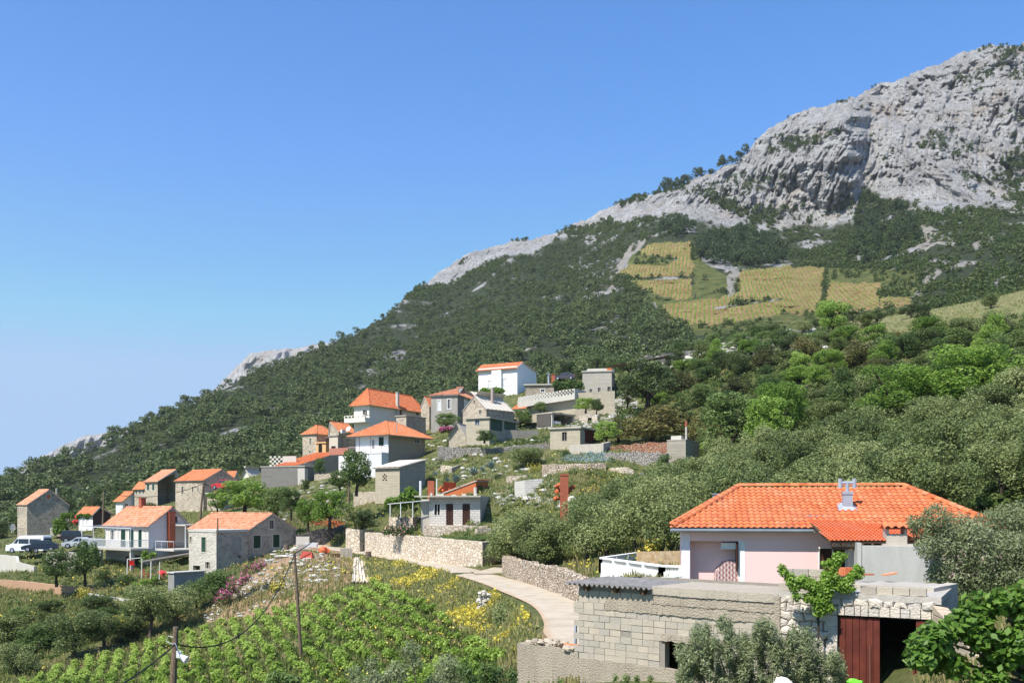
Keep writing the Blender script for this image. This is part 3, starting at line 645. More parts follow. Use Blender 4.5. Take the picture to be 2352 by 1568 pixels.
    def roofplanes(s, planes, mat, capl=(), pitch=.25, row=.36, ragged=.01, thick=.10, capr=.12, under=None, gap=0.0):
        mb = MB(); mt = MB()
        for i, poly in enumerate(planes):
            poly = [Vector(p) for p in poly]; n = (poly[1] - poly[0]).cross(poly[2] - poly[0]).normalized()
            if n.z < 0: n = -n
            lo = [p - n * thick for p in poly]; mb.face(poly, 0); mb.face(lo[::-1], 0)
            for k in range(len(poly)): l = (k + 1) % len(poly); mb.face([poly[k], poly[l], lo[l], lo[k]], 0)
            tiles(mt, poly[0], poly[1], poly, pitch, row, seed=s.seed + i, ragged=ragged, gap=gap)
        o = mb.build('roof', under or CEMENT, s.e); t_ = mt.build('tile_covering', mat, o)
        if capl:
            mc = MB()
            for a, b in capl: caps(mc, a, b, capr)
            mc.build('ridge_tiles', mat, o)
        s.roof = o; return o
    def gable_R(s, px, py, oh=.3, mat=None, **k):
        """gable on the right face, ridge parallel to the left face"""
        m_ = s.s_of('R', px); zr = s.zat('R', m_, py); s.peak['R'] = (m_, zr - .05); wl, wr, h = s.wl, s.wr, s.h
        kf = (zr - h) / m_; kb = (zr - h) / (wr - m_); e0 = h - kf * oh; e1 = h - kb * oh
        x0, x1 = -wl - oh, oh
        pl = [[(x0, -oh, e0), (x1, -oh, e0), (x1, m_, zr), (x0, m_, zr)], [(x1, wr + oh, e1), (x0, wr + oh, e1), (x0, m_, zr), (x1, m_, zr)]]
        s.ridge = zr; return s.roofplanes(pl, mat or TILE_OLD, [((x0, m_, zr + .03), (x1, m_, zr + .03))], **k)
    def gable_L(s, px, py, oh=.3, mat=None, **k):
        m_ = s.s_of('L', px); zr = s.zat('L', m_, py); s.peak['L'] = (m_, zr - .05); wl, wr, h = s.wl, s.wr, s.h
        ka = (zr - h) / m_; kb = (zr - h) / (wl - m_); y0, y1 = -oh, wr + oh
        pl = [[(oh, y0, h - ka * oh), (oh, y1, h - ka * oh), (-m_, y1, zr), (-m_, y0, zr)], [(-wl - oh, y1, h - kb * oh), (-wl - oh, y0, h - kb * oh), (-m_, y0, zr), (-m_, y1, zr)]]
        return s.roofplanes(pl, mat or TILE_OLD, [((-m_, y0, zr + .03), (-m_, y1, zr + .03))], **k)
    def hip(s, rise, oh=.4, mat=None, along=None, inset=None, **k):
        wl, wr, h = s.wl, s.wr, s.h; x0, x1, y0, y1 = -wl - oh, oh, -oh, wr + oh; e = h - .05; X_ = x1 - x0; Y_ = y1 - y0; zr = h + rise
        along = along or ('x' if X_ > Y_ else 'y'); i_ = inset if inset is not None else min(X_, Y_) / 2
        if along == 'x': r0 = (x0 + i_, (y0 + y1) / 2, zr); r1 = (x1 - i_, (y0 + y1) / 2, zr)
        else: r0 = ((x0 + x1) / 2, y0 + i_, zr); r1 = ((x0 + x1) / 2, y1 - i_, zr)
        A_, B_, C_, D_ = (x0, y0, e), (x1, y0, e), (x1, y1, e), (x0, y1, e)
        if along == 'x': pl = [[A_, B_, r1, r0], [B_, C_, r1], [C_, D_, r0, r1], [D_, A_, r0]]; cp = [(A_, r0), (D_, r0), (B_, r1), (C_, r1), (r0, r1)]
        else: pl = [[A_, B_, r0], [B_, C_, r1, r0], [C_, D_, r1], [D_, A_, r0, r1]]; cp = [(A_, r0), (B_, r0), (C_, r1), (D_, r1), (r0, r1)]
        cp = [(Vector(a) + Vector((0, 0, .05)), Vector(b) + Vector((0, 0, .05))) for a, b in cp]
        s.r0, s.r1 = Vector(r0), Vector(r1)
        return s.roofplanes(pl, mat or TILE_MID, cp, **k)
    def flat(s, th=.16, oh=.25, mat=None, z=None, name='roof_slab', dz=0.0):
        z = s.h if z is None else z; mb = MB(); mb.box(-s.wl - oh, oh, -oh, s.wr + oh, z + .004, z + th); s.roof = mb.build(name, mat or CONCR, s.e); return s.roof
    def chimney(s, px, yt, yb, face, w_=.5, mat=None, d=None, sa=None, name='chimney', cap=True):
        a = s.s_of(face, px) if sa is None else sa; z1 = s.zat(face, a, yt); z0 = s.zat(face, a, yb); mb = MB(); dd = w_ if d is None else d
        s.slab(mb, face, a - w_ / 2, a + w_ / 2, z0, z1, .0 if d is not None else -dd / 2, dd if d is not None else dd / 2)
        if cap: s.slab(mb, face, a - w_ / 2 - .06, a + w_ / 2 + .06, z1, z1 + .1, (-.06 if d is not None else -dd / 2 - .06), (dd if d is not None else dd / 2) + .06)
        return mb.build(name, mat or BRICKR, s.e)
    def railing(s, pts, h=.95, mat=None, step=.16, name='balcony_railing', rail=.05, bar=.022):
        mb = MB(); pts = [Vector(p) for p in pts]
        for a, b in zip(pts[:-1], pts[1:]):
            up = Vector((0, 0, h)); mb.bar(a + up, b + up, rail); mb.bar(a + up * .08, b + up * .08, rail * .7); n = max(1, int((b - a).length / step))
            for i in range(n + 1): p = a + (b - a) * i / n; mb.bar(p, p + up, bar if 0 < i < n else rail)
        return mb.build(name, mat or WMETAL, s.e)
# ------------------------------------------------------------------ the village, house by house
# far stone house
b = House('stone_house', 'tall narrow stone house with rows of slit windows standing above the white van', 'house', 40, 62, 157, 150, 48, 1158, 1238)
b.peak['R'] = 1
for (y0, y1) in ((1165, 1184), (1211, 1230)):
    for x in (42.3, 46.5, 50.7, 54.9): b.opening('L', x, y0, x + 2.2, y1, 'blind', STONE, STFRAME, fw=.12)
b.opening('R', 107, 1134, 116, 1145, 'blind', BRICKO, STFRAME); b.gable_R(113, 1124, .15); b.walls(STONE, STONE_G_SHADE)
mb = MB(); mb.bar(b.q('R', b.s_of('R', 131), b.h + .3, -.3), b.q('R', b.s_of('R', 131), b.zat('R', b.s_of('R', 131), 1121), -.3), .18); mb.build('flue_pipe', CONC_L, b.e)
# low annex with orange roof
b = House('garden_house', 'small white fronted house with orange roof and dark side wall behind a vine trellis', 'house', 181, 213, 254, 140, 42, 1179, 1215)
for x in (182, 190, 199): b.opening('L', x, 1187, x + 5.5, 1206, 'door', WFRAME, WFRAME, fw=.04)
b.gable_R(228, 1164, .35, TILE_MID); b.walls(WHITE, mat_render('dark_red_render', (.10, .055, .045), (.05, .03, .03), .4))
mb = MB(); mb.box(-b.wl - 2.4, -b.wl + 4, -3.2, -3.05, -.9, .2); mb.box(-b.wl - 2.4, 1.2, -3.2, -.3, -1.0, -.9); mb.build('terrace', CONC_G, b.e)
# house with pillared balcony
b = House('balcony_house', 'whitewashed house with orange roof, red brick chimney and a balcony on concrete pillars', 'house', 243, 341, 432, 108, 40, 1205, 1258)
for x0, x1 in ((278, 288.5), (297, 307.5), (318, 326)): b.opening('L', x0, 1216, x1, 1256, 'shutter', GREEN, WFRAME, fw=.05)
b.opening('L', 254, 1217, 262, 1240, 'window')
b.gable_R(393, 1164, .35, TILE_OLD, ragged=.025); 
b.opening('R', 400, 1186, 406, 1198, 'window', mat=DARKI, frame=WOOD)
b.walls(mat_render('off_white_render', (.62, .585, .53), (.5, .48, .45), .3), mat_render('shade_tinted_beige', (.66, .62, .60), (.45, .42, .4), .3))  # side render carries the cooler tint of shade in its colour
b.chimney(390, 1176, 1262, 'R', .75, BRICKR, d=.55, cap=True); _m = b.s_of('R', 393); _u = (327 - CX) / F; _a = ((b.X + _m * math.sin(b.th)) - _u * (b.Y + _m * math.cos(b.th))) / (math.cos(b.th) + _u * math.sin(b.th)); _Y = b.Y + _m * math.cos(b.th) + _a * math.sin(b.th); _z = (H0 - 1144) / F * _Y - b.z0; mb = MB(); mb.box(-_a - .3, -_a + .3, _m - .3, _m + .3, _z - 1.6, _z); mb.box(-_a - .36, -_a + .36, _m - .36, _m + .36, _z, _z + .1); mb.build('ridge_chimney', BRICKR, b.e)
mb = MB(); D_ = 2.6; x0 = -b.wl - .8; x1 = .9; mb.box(x0, x1, -D_, -.003, -.22, 0)
mb.build('balcony_slab', CONCR, b.e)
b.railing([(x0, 0, 0), (x0, -D_ + .06, 0), (x1 - .06, -D_ + .06, 0), (x1 - .06, 0, 0)], .95, WMETAL, .13)
mb = MB()
for x in (x0 + .15, x0 + 2.3, x0 + 4.4, x1 - .3):
    mb.box(x - .14, x + .14, -D_ + .1, -D_ + .38, -3.2, -.223)
mb.build('pillars', CONC_L, b.e); mb = MB()
for i in range(5): x = x0 + .1 + i * (x1 - x0 - .2) / 4; mb.bar((x, -D_ + .06, .95), (x, -D_ + .06, 2.3), .06)
mb.bar((x0, -D_ + .06, 2.32), (x1, -D_ + .06, 2.28), .08, .06)
for i in range(9): x = x0 + .1 + i * (x1 - x0 - .2) / 8; mb.bar((x, -D_ - .1, 2.34), (x, .1, 2.5), .05, .04)
mb.build('awning_frame', WMETAL, b.e)
mb = MB(); mb.box(-b.wl, -.05, .0, .25, -3.3, -.24); mb.box(-.25, -.0, .25, b.wr, -3.3, -1.22); mb.build('basement_wall', BEIGE, b.e)
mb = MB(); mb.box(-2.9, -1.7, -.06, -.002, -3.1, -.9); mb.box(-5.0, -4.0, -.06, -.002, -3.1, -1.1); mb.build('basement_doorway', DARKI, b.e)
mb = MB(); a0 = b.s_of('R', 397); mb.box(.2, 2.6, a0, b.wr + .3, b.zat('R', a0 + 2, 1206), b.zat('R', a0 + 2, 1203)); mb.build('porch_roof', CONC_L, b.e)
mb = MB(); mb.box(.9, 4.8, .3, b.wr, -.25, -.08); mb.build('side_terrace', CONC_L, b.e); b.railing([(.9, .35, -.08), (4.7, .35, -.08), (4.7, b.wr, -.08)], .9, WMETAL, 1.2)
mb = MB(); 
for p in ((2.5, a0 + .1), (2.5, b.wr)): mb.bar((p[0], p[1], -.08), (p[0], p[1], b.zat('R', a0 + 2, 1206)), .09)
mb.build('porch_posts', WMETAL, b.e)
# grey stone house, two volumes
b = House('grey_stone_house', 'old grey stone house with green shutters and orange tiled gable roof beside the rubble slope', 'house', 433, 570, 680, 102, 38, 1217, 1290)
b.peak['R'] = 1
b.opening('R', 582, 1229, 598.5, 1258, 'shutter', GREEN, STFRAME); b.opening('R', 627, 1227, 642, 1256, 'shutter', GREEN, STFRAME); b.opening('R', 619, 1194, 629, 1213, 'window', DARKI, STFRAME, fw=.16)
b.gable_R(625, 1179, .12, TILE_OLD, ragged=.035); b.walls(STONE_OLD, STONE_OLD)
ZE = b.h; off = b.s_of('R', 570)
fx = House('tmp', 'x', 'x', 434, 497, 569.5, 98.2, 38, 1222, 1312)
fx.opening('L', 463, 1233, 473, 1267, 'shutter', GREEN2, STFRAME); fx.opening('L', 436, 1232, 440.5, 1245, 'window', GREEN2, STFRAME, fw=.05); fx.opening('L', 444, 1298, 460, 1312, 'void', None, STFRAME); fx.opening('L', 472, 1290, 482, 1305, 'window', DARKI, STFRAME)
fx.opening('R', 534, 1235, 552, 1264, 'blind', GREYR, mat_plain('old_stone_surround', (.34, .31, .27), .9)); fx.opening('R', 548, 1275, 553, 1280, 'void', None, STONE_OLD, fw=.02)
fx.walls(mat_masonry('whitewashed_masonry', [(.50, .46, .39), (.62, .57, .49), (.70, .65, .57)], (.62, .57, .49), 2.8, .09, .04, stain=.35, stainc=(.30, .28, .25)), STONE_OLD, z_extra=-1.0); fx.flat(.25, .06, CONC_L)
fx.e.location = (0, 0, 0)
del fx.e['label'], fx.e['category']; fx.e.name = 'front_wing'
import mathutils
Mb = mathutils.Matrix.Translation((b.X, b.Y, b.z0)) @ mathutils.Matrix.Rotation(-b.th, 4, 'Z'); Mf = mathutils.Matrix.Translation((fx.X, fx.Y, fx.z0)) @ mathutils.Matrix.Rotation(-fx.th, 4, 'Z')
for _c in list(fx.e.children):
    _c.parent = b.e; _c.matrix_basis = Mb.inverted() @ Mf @ _c.matrix_basis
bpy.data.objects.remove(fx.e)
# twin houses on the hill behind
b = House('hill_house', 'two storey stone house with grey side wall and long orange roof below the pine forest', 'house', 333, 362, 411, 172, 44, 1104, 1165)
b.peak['R'] = 1
for x in (337.5, 349.5): b.opening('L', x, 1111, x + 5.5, 1125.5, 'shutter', GREEN2, WFRAME, fw=.06)
b.opening('R', 404, 1086, 408, 1094, 'window', frame=WFRAME); b.gable_R(403, 1078, .3); b.walls(STONE, GREYR)
b = House('lean_to_house', 'lower stone wing with three green shutters and orange roof against the hill house', 'house', 309, 334, 352, 176, 44, 1119, 1160)
for x in (311.5, 320, 327.5): b.opening('L', x, 1123, x + 3, 1134, 'shutter', GREEN2, WFRAME, fw=.05)
b.gable_R(345, 1106, .3, TILE_MID); b.walls(STONE)
b = House('low_house', 'low pale house with orange roof half hidden by trees, lowest of three joined', 'house', 266, 282, 312, 178, 40, 1148, 1172)
b.gable_R(304, 1129, .4, TILE_MID); b.opening('R', 287, 1156, 294, 1166, 'window'); b.walls(GREYP)
# square stone house with gable darkened to paint its shade
b = House('square_stone_house', 'pale stone house with slit windows, shaded gable and bright orange roof above the leaning pole', 'house', 403, 467, 545, 142, 36, 1102, 1163)
b.peak['R'] = 1
b.opening('L', 417, 1117, 422, 1134, 'window', DARKI, STFRAME); b.opening('L', 441, 1117, 445, 1130, 'window', DARKI, STFRAME); b.opening('L', 454, 1117, 458, 1130, 'blind', STONE, STFRAME)
b.opening('R', 506, 1088, 511, 1094, 'window', DARKI, STFRAME); b.gable_R(508, 1078, .2, TILE_MID); b.walls(STONE, STONE_G_SHADE)
mb = MB(); mb.box(.003, 3.2, .6, 6.0, -2.2, b.zat('R', 1, 1134)); mb.build('stone_annex', STONE, b.e); mb = MB(); mb.box(.0, 3.6, .3, 6.3, b.zat('R', 1, 1134) + .004, b.zat('R', 1, 1131)); mb.build('annex_roof', CONC_L, b.e)
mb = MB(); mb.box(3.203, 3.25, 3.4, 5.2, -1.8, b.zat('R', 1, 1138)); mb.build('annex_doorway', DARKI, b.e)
mb = MB(); mb.box(1.2, 2.8, 1, 3.4, b.zat('R', 1, 1131) + .004, b.zat('R', 1, 1127)); mb.build('stacked_tiles', TILE_MID, b.e)
b = House('far_red_roof_house', 'small house showing only its orange roof behind the square stone house', 'house', 520, 538, 546, 190, 40, 1093, 1110); b.gable_R(543, 1082, .3, TILE_MID); b.walls(STONE)
# small white shed
b = House('small_white_shed', 'tiny white gabled shed with one dark window left of the long grey shed', 'shed', 558, 572, 598, 186, 20, 1089, 1100); b.peak['L'] = 1
b.gable_L(565, 1077, .3, PALEROOF, pitch=.5, row=1.2); b.opening('R', 583, 1089, 591, 1098, 'void', None, WFRAME); b.walls(CREAM)
# long grey shed with orange roof
b = House('long_grey_shed', 'long grey block shed with bright orange roof and a pale doorway patch', 'shed', 600, 700, 737, 148, 16, 1071, 1116); b.peak['R'] = 1
b.flat(.12, .1, CONC_L); b.peak = {}; b.walls(mat_render('dark_block_wall', (.23, .22, .20), (.14, .13, .12), .4, bands=2.0))
mb = MB(); mb.box(-1.2, .006, -.03, 1.0, -.8, b.h - .3); mb.build('pale_patch', CONC_L, b.e)
mb = MB(); z = b.h + .13; L_ = b.wl; ytop_ = (H0 - 1040) / F * 156 - b.z0
p = [Vector((-L_ + 2.2, .05, z)), Vector((-.3 - 1.2, .05, z)), Vector((2.2, 7.5, ytop_)), Vector((-L_ + 5.4, 7.5, ytop_ - .1))]
roof_ = b.roofplanes([p], TILE_NEW, [(p[2], p[3])], ragged=.015); mb = MB(); mb.face([p[1], Vector((2.2, 7.5, z - 2.5)), p[2]]); mb.face([p[1], Vector((-1.5, .05, z - .2)), Vector((2.2, 7.5, z - 2.5))]); mb.face([Vector((2.2, 7.5, z - 2.5)), Vector((-L_ + 5.4, 7.5, z - 2.5)), p[3], p[2]]); mb.build('gable_wall', CONC_G, b.e)
mb = MB()
for i in range(6):
    for j in range(5):
        if (i + j) % 2 == 0: mb.box(-L_ + .3 + i * .38, -L_ + .3 + i * .38 + .36, 2.0, 2.12, z + j * .34, z + j * .34 + .34)
mb.box(-L_ + 2.6, -L_ + 5, 2.0, 2.12, z, z + 1.65); mb.build('perforated_block_screen', CONC_L, b.e)
# left-of-centre stone cottage with hipped roof
b = House('hipped_stone_house', 'small two storey stone house with hipped orange roof and an apricot porch', 'house', 695, 727, 770, 172, 34, 996, 1050)
b.opening('L', 711, 1006, 715, 1020, 'window', DARKI, STFRAME); b.opening('L', 710, 1035, 714, 1040, 'window', DARKI, STFRAME); b.opening('R', 747, 1005, 757, 1018, 'window')
b.hip(1.75, .25, TILE_MID); b.walls(STONE, STONE_G_SHADE)
mb = MB(); a0 = b.s_of('R', 729); mb.box(.003, 2.4, a0 - .3, a0 + 3.2, -1.5, b.zat('R', 1, 1019)); mb.build('porch', ORANGEP, b.e)
mb = MB(); mb.box(-.1, 2.6, a0 - .5, a0 + 3.4, b.zat('R', 1, 1019) + .004, b.zat('R', 1, 1016)); mb.build('porch_roof', ORANGEP, b.e)
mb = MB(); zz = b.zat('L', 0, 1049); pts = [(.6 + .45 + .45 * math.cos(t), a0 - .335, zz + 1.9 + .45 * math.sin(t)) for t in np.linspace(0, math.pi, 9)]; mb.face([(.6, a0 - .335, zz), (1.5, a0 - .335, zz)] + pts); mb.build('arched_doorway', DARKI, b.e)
mb = MB(); mb.box(2.404, 2.43, a0 + .9, a0 + 2.8, -1.5, b.zat('R', 1, 1022)); mb.build('dark_doorway', BROWN, b.e)
# stone house with gable and dish
b = House('stone_wing_house', 'stone house with orange gable roof, satellite dish and air conditioner behind the apricot porch', 'house', 756, 778, 818, 168, 34, 990, 1050); b.peak['L'] = 1
b.gable_L(758.5, 969, .15, TILE_MID); b.walls(STONE)
mb = MB(); p = b.q('R', b.s_of('R', 784), b.zat('R', 2, 996), .2); mb.box(p.x, p.x + .4, p.y - .45, p.y + .45, p.z, p.z + .65); mb.build('air_conditioner', WMETAL, b.e)
def dish(c, rad, tilt, parent, az=0.0):
    mb = MB(); N = 14; prev = None
    for i in range(5):
        r_ = rad * i / 4; ring = [Vector((r_ * math.cos(2*math.pi*k/N), (r_ / rad) ** 2 * rad * .25, r_ * math.sin(2*math.pi*k/N))) for k in range(N)]
        if prev:
            for k in range(N): l = (k + 1) % N; mb.face([prev[k], prev[l], ring[l], ring[k]])
        prev = ring
    mb.bar((0, 0, -rad), (0, -rad * .8, -.05), .03); mb.bar((0, rad * .1, -.1), (0, .3, -rad * 1.5), .05)
    o = mb.build('satellite_dish', WMETAL, parent); o.location = c; o.rotation_euler = (R(tilt), 0, az); return o
dish(b.q('R', b.s_of('R', 794), b.zat('R', 4, 986), .5), .5, -25, b.e)
b = House('stone_side_wing', 'low stone building with brown shutter and orange pot flowers beside the white balcony house', 'house', 756, 776, 822, 160, 34, 1001, 1052)
b.opening('L', 761, 1024, 771, 1043, 'shutter', BROWN, STFRAME); b.flat(.12, .15, FIBRO); b.walls(mat_render('sandy_render', (.60, .52, .42), (.4, .34, .28), .4), STONE_G_SHADE)
mb = MB(); p = b.q('R', b.s_of('R', 786), 0, 0); mb.tube([p + Vector((.08, 0, 0)), p + Vector((.08, 0, b.h))], .06); mb.build('drainpipe', TERRAC, b.e)
# upper cream house
b = House('cream_two_storey_house', 'cream two storey house with hipped orange roof, corner balcony and tall concrete chimney', 'house', 813, 848, 973, 162, 30, 930, 1000)
b.hip(3.0, .55, TILE_NEW, along='y'); b.opening('R', 915, 938, 924, 955, 'window', BROWN, WFRAME); b.opening('R', 955, 946, 962, 954, 'window', BROWN, WFRAME, fw=.05)
b.opening('L', 833, 941, 843, 955, 'window', BROWN, WFRAME); b.walls(CREAM, mat_render('pale_cream_render', (.70, .68, .60), (.52, .5, .44), .25))
b.chimney(910.5, 902, 958, 'R', .48, CONC_L, d=.45)
mb = MB(); zf = b.zat('L', 1, 967); wl = b.wl; mb.box(-wl - 1.0, .25, -1.35, -.003, zf - .25, zf); mb.build('balcony_slab', CREAM, b.e)
mb = MB()
def balus(mb, p, q, h, n, w_=.12, post=.16):
    p = Vector(p); q = Vector(q); up = Vector((0, 0, 1)); mb.bar(p + up * (h - .05), q + up * (h - .05), w_, .1); mb.bar(p + up * .25, q + up * .25, w_ * .8, .5)
    for i in range(n + 1): c_ = p + (q - p) * i / n; mb.bar(c_, c_ + up * (h - .1), post)
balus(mb, (-wl - .95, -1.28, zf), (.18, -1.28, zf), .95, 6); balus(mb, (.18, -1.28, zf), (.18, -.05, zf), .95, 1); mb.build('balustrade', CREAM, b.e)
b = House('stone_annex_shed', 'square stone shed with flat slab roof tucked in front of the cream house', 'shed', 910, 933, 978, 153, 32, 955, 1000); b.flat(.14, .15); b.walls(STONE, STONE_G_SHADE)
# central white balcony house
b = House('white_balcony_house', 'white fronted house with green shutter, earthy side wall and wide hipped roof in village centre', 'house', 817, 892, 976, 138, 34, 999, 1056)
b.opening('L', 870, 1003, 881.5, 1023, 'shutter', GREEN, WFRAME, fw=.04); b.opening('L', 854, 1010, 860, 1030, 'window')
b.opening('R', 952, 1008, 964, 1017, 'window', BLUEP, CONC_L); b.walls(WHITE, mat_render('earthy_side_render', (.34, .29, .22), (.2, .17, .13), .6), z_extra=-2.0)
b.hip(2.35, .95, TILE_MID, pitch=.26); 
mb = MB(); zf = b.zat('L', 1, 1040); D_ = 1.5; mb.box(-b.wl - .1, .05, -D_, -.003, zf - .14, zf); mb.build('balcony_slab', GREYP, b.e)
b.railing([(-b.wl - .1, -D_, zf), (.05, -D_, zf), (.05, 0, zf)], .95, mat_plain('pink_railing', (.55, .40, .42), .6), .15); mb = MB()
for x in (-b.wl - .1, -b.wl * .66, -b.wl * .33): mb.bar((x, -D_, zf), (x, -D_, b.h - .15), .05)
mb.build('balcony_posts', BROWN, b.e)
mb = MB(); mb.box(-b.wl - 1.9, -2.4, -D_ - .1, -.01, -4.5, zf - .3); mb.build('ground_floor', WHITE, b.e); mb = MB(); mb.box(-2.4, .0, -D_ + .05, -.005, -5.5, zf - .144); mb.build('stair_block', GREYP, b.e)
mb = MB(); x = -b.wl + .1; mb.box(x, x + 1.3, -D_ - .16, -D_ - .11, -1.9, -.5); mb.build('green_shutter', GREEN2, b.e)
mb = MB(); p = Vector((.25, b.s_of('R', 908), b.h)); mb.bar(p, p + Vector((0, 0, 2.2)), .07); mb.bar(p + Vector((-.3, 0, .1)), p + Vector((.4, 0, .1)), .05); mb.build('roof_pole', METAL, b.e)
mb = MB(); mb.box(-b.wl - 3.9, -b.wl - .12, -1.5, -1.38, zf - .1, zf + .9); mb.build('terrace_screen', TERRAC, b.e)
# grey cement house
b = House('grey_cement_house', 'tall grey cement rendered house with white windows and a ragged hipped orange roof', 'house', 990, 1051, 1118, 158, 14, 906, 985)
b.opening('L', 1005, 919, 1012.5, 942, 'shutter', WFRAME, WFRAME); b.opening('L', 1028, 917, 1035, 938, 'window', None, WFRAME, fw=.12); b.opening('R', 1066, 913, 1077, 937, 'shutter', WFRAME, WFRAME)
b.walls(GREYR, mat_render('shaded_cement_render', (.25, .235, .215), (.15, .14, .13), .5)); b.hip(2.3, .3, TILE_OLD, along='x', inset=3.2, ragged=.03)  # side wall is the front render darkened to paint its shade
mb = MB(); mb.bar((2, 3, b.h), (2, 3, b.h + .7), .5); mb.build('chimney', BRICKR, b.e)
b = House('narrow_stone_house', 'narrow stone house with orange roof squeezed left of the grey cement house', 'house', 967, 986, 992, 166, 30, 932, 985, deep=6); b.peak['L'] = 1; b.gable_L(975, 911, .1, TILE_MID); b.walls(STONE)
# stone cottage with pale sheet roof
b = House('pale_roofed_cottage', 'rubble stone cottage with steep pale sheet roof above the green garage doors', 'house', 1063, 1117, 1180, 147, 42, 938, 1000); b.peak['L'] = 1
b.opening('L', 1088, 920, 1091.5, 926, 'window', DARKI, STONE); b.opening('L', 1100, 941, 1106, 951, 'window', DARKI, STFRAME, fw=.13)
b.gable_L(1090, 909, .1, PALEROOF, pitch=.9, row=2.2, ragged=0); b.walls(STONE, STONE_G_SHADE)
mb = MB(); p = b.q('R', b.wr * .45, b.h, -1.4); mb.tube([p, p + Vector((0, 0, 3.6))], .26, 10); mb.build('round_chimney', mat_render('pinkish_concrete', (.42, .34, .30)), b.e)
b = House('ruined_gable_shed', 'low stone shed with pointed gable leaning against the double garage', 'shed', 1031, 1070, 1080, 138, 14, 1000, 1022, deep=4); b.peak['L'] = 1; b.gable_L(1052, 972, .05, CONC_L, pitch=.9, row=2, ragged=0); b.walls(STONE)
# double garage with green doors
b = House('double_garage', 'flat roofed concrete double garage with two dark green doors', 'garage', 1071, 1124, 1188, 136, 26, 960, 1020)
b.opening('L', 1091, 964, 1101, 975, 'window', BLUEP, CONC_L, fw=.05); b.opening('R', 1126.5, 963, 1154, 989, 'gate', GREEN2, CONC_L, fw=.04); b.opening('R', 1157.5, 965, 1184.5, 988, 'gate', GREEN2, CONC_L, fw=.04)
b.walls(CONC); b.flat(.18, .25, CONCR)
# white house at the top
b = House('white_hilltop_house', 'bright white house with orange roof highest in the village against the forest', 'house', 1099, 1188, 1232, 180, 28, 840, 905); b.peak['R'] = 1
b.peak['R'] = (b.s_of('R', 1199), b.zat('R', b.s_of('R', 1199), 832)); b.wr_ = b.wr; m_ = b.peak['R'][0]
b.opening('L', 1121, 873, 1130, 887, 'shutter', WFRAME, GREYP, fw=.04); b.opening('L', 1153, 870, 1163, 888, 'shutter', WFRAME, GREYP, fw=.04)
zr = b.peak['R'][1]; wl, wr, h = b.wl, b.wr, b.h; b.peak['R'] = (m_, zr); lowz = b.zat('R', wr, 863)
b.peak['R'] = (m_, zr - .1); b.walls(WHITE, mat_render('white_side_render', (.80, .80, .80), (.6, .6, .6), .15))
hb = h
b.roofplanes([[(-wl - .5, -.5, h - .55), (.2, -.5, h - .55), (.2, m_, zr), (-wl - .5, m_, zr)], [(.2, wr + .4, hb - .3), (-wl - .5, wr + .4, hb - .3), (-wl - .5, m_, zr), (.2, m_, zr)]], TILE_MID, [((-wl - .5, m_, zr + .03), (.2, m_, zr + .03))], ragged=.01)
mb = MB(); mb.box(-wl * .62, -wl * .38, -.55, -.003, -1, h - .6); mb.build('projecting_bay', WHITE, b.e)
# low stone building with twin chimneys
b = House('low_stone_bar', 'low flat roofed stone building with two chimneys right of the white hilltop house', 'house', 1207, 1272, 1300, 174, 6, 884, 908, deep=5)
b.opening('L', 1242, 894, 1251, 900, 'window'); b.walls(STONE_G_SHADE); b.flat(.2, .3, CONC_L)
mb = MB(); p = b.q('L', b.s_of('L', 1259), b.h, -1.2); mb.tube([p, p + Vector((0, 0, 2.2))], .17, 8); mb.box(p.x - .3, p.x + .3, p.y - .3, p.y + .3, p.z + 2.15, p.z + 2.25); mb.build('grey_flue', METAL, b.e)
mb = MB(); p = b.q('L', b.s_of('L', 1270), b.h, -1.2); mb.box(p.x - .33, p.x + .33, p.y - .3, p.y + .3, p.z, p.z + 2.0); mb.box(p.x - .4, p.x + .4, p.y - .37, p.y + .37, p.z + 2.0, p.z + 2.1); mb.build('brick_chimney', BRICKR, b.e)
# concrete building upper right
b = House('concrete_shell', 'unfinished grey concrete building with small square openings at the upper edge of the village', 'building', 1338, 1405, 1437, 164, 10, 853, 908, deep=8)
for x0, x1, y0, y1 in ((1354, 1360, 893, 904), (1373, 1379.5, 890, 902), (1395, 1403, 888, 900)): b.opening('L', x0, y0, x1, y1, 'window', DARKI, CONC_L, fw=.03)
b.opening('R', 1406, 888, 1411, 898, 'void', None, CONC_L, fw=.03) if b.wr > 2 else None
b.walls(mat_render('beige_board_concrete', (.47, .43, .36), (.28, .26, .22), .4, bands=1.4), CONC_G); b.flat(.2, .15, CONCR)
mb = MB(); mb.box(-b.wl + .4, .2, 4, 4.3, b.h + .2, b.h + 1.15); mb.build('upper_wall', CONC_L, b.e)
mb = MB(); mb.bar((-.5, 3.8, b.h + 1.3), (9.5, 6, b.h + 3.2), 2.4, .12); mb.build('tin_roof', BROWN, b.e)
mb = MB(); mb.box(-.9, -.1, 1, 2.2, b.h + .2, b.h + .75); mb.build('brick_stack', BRICKO, b.e)
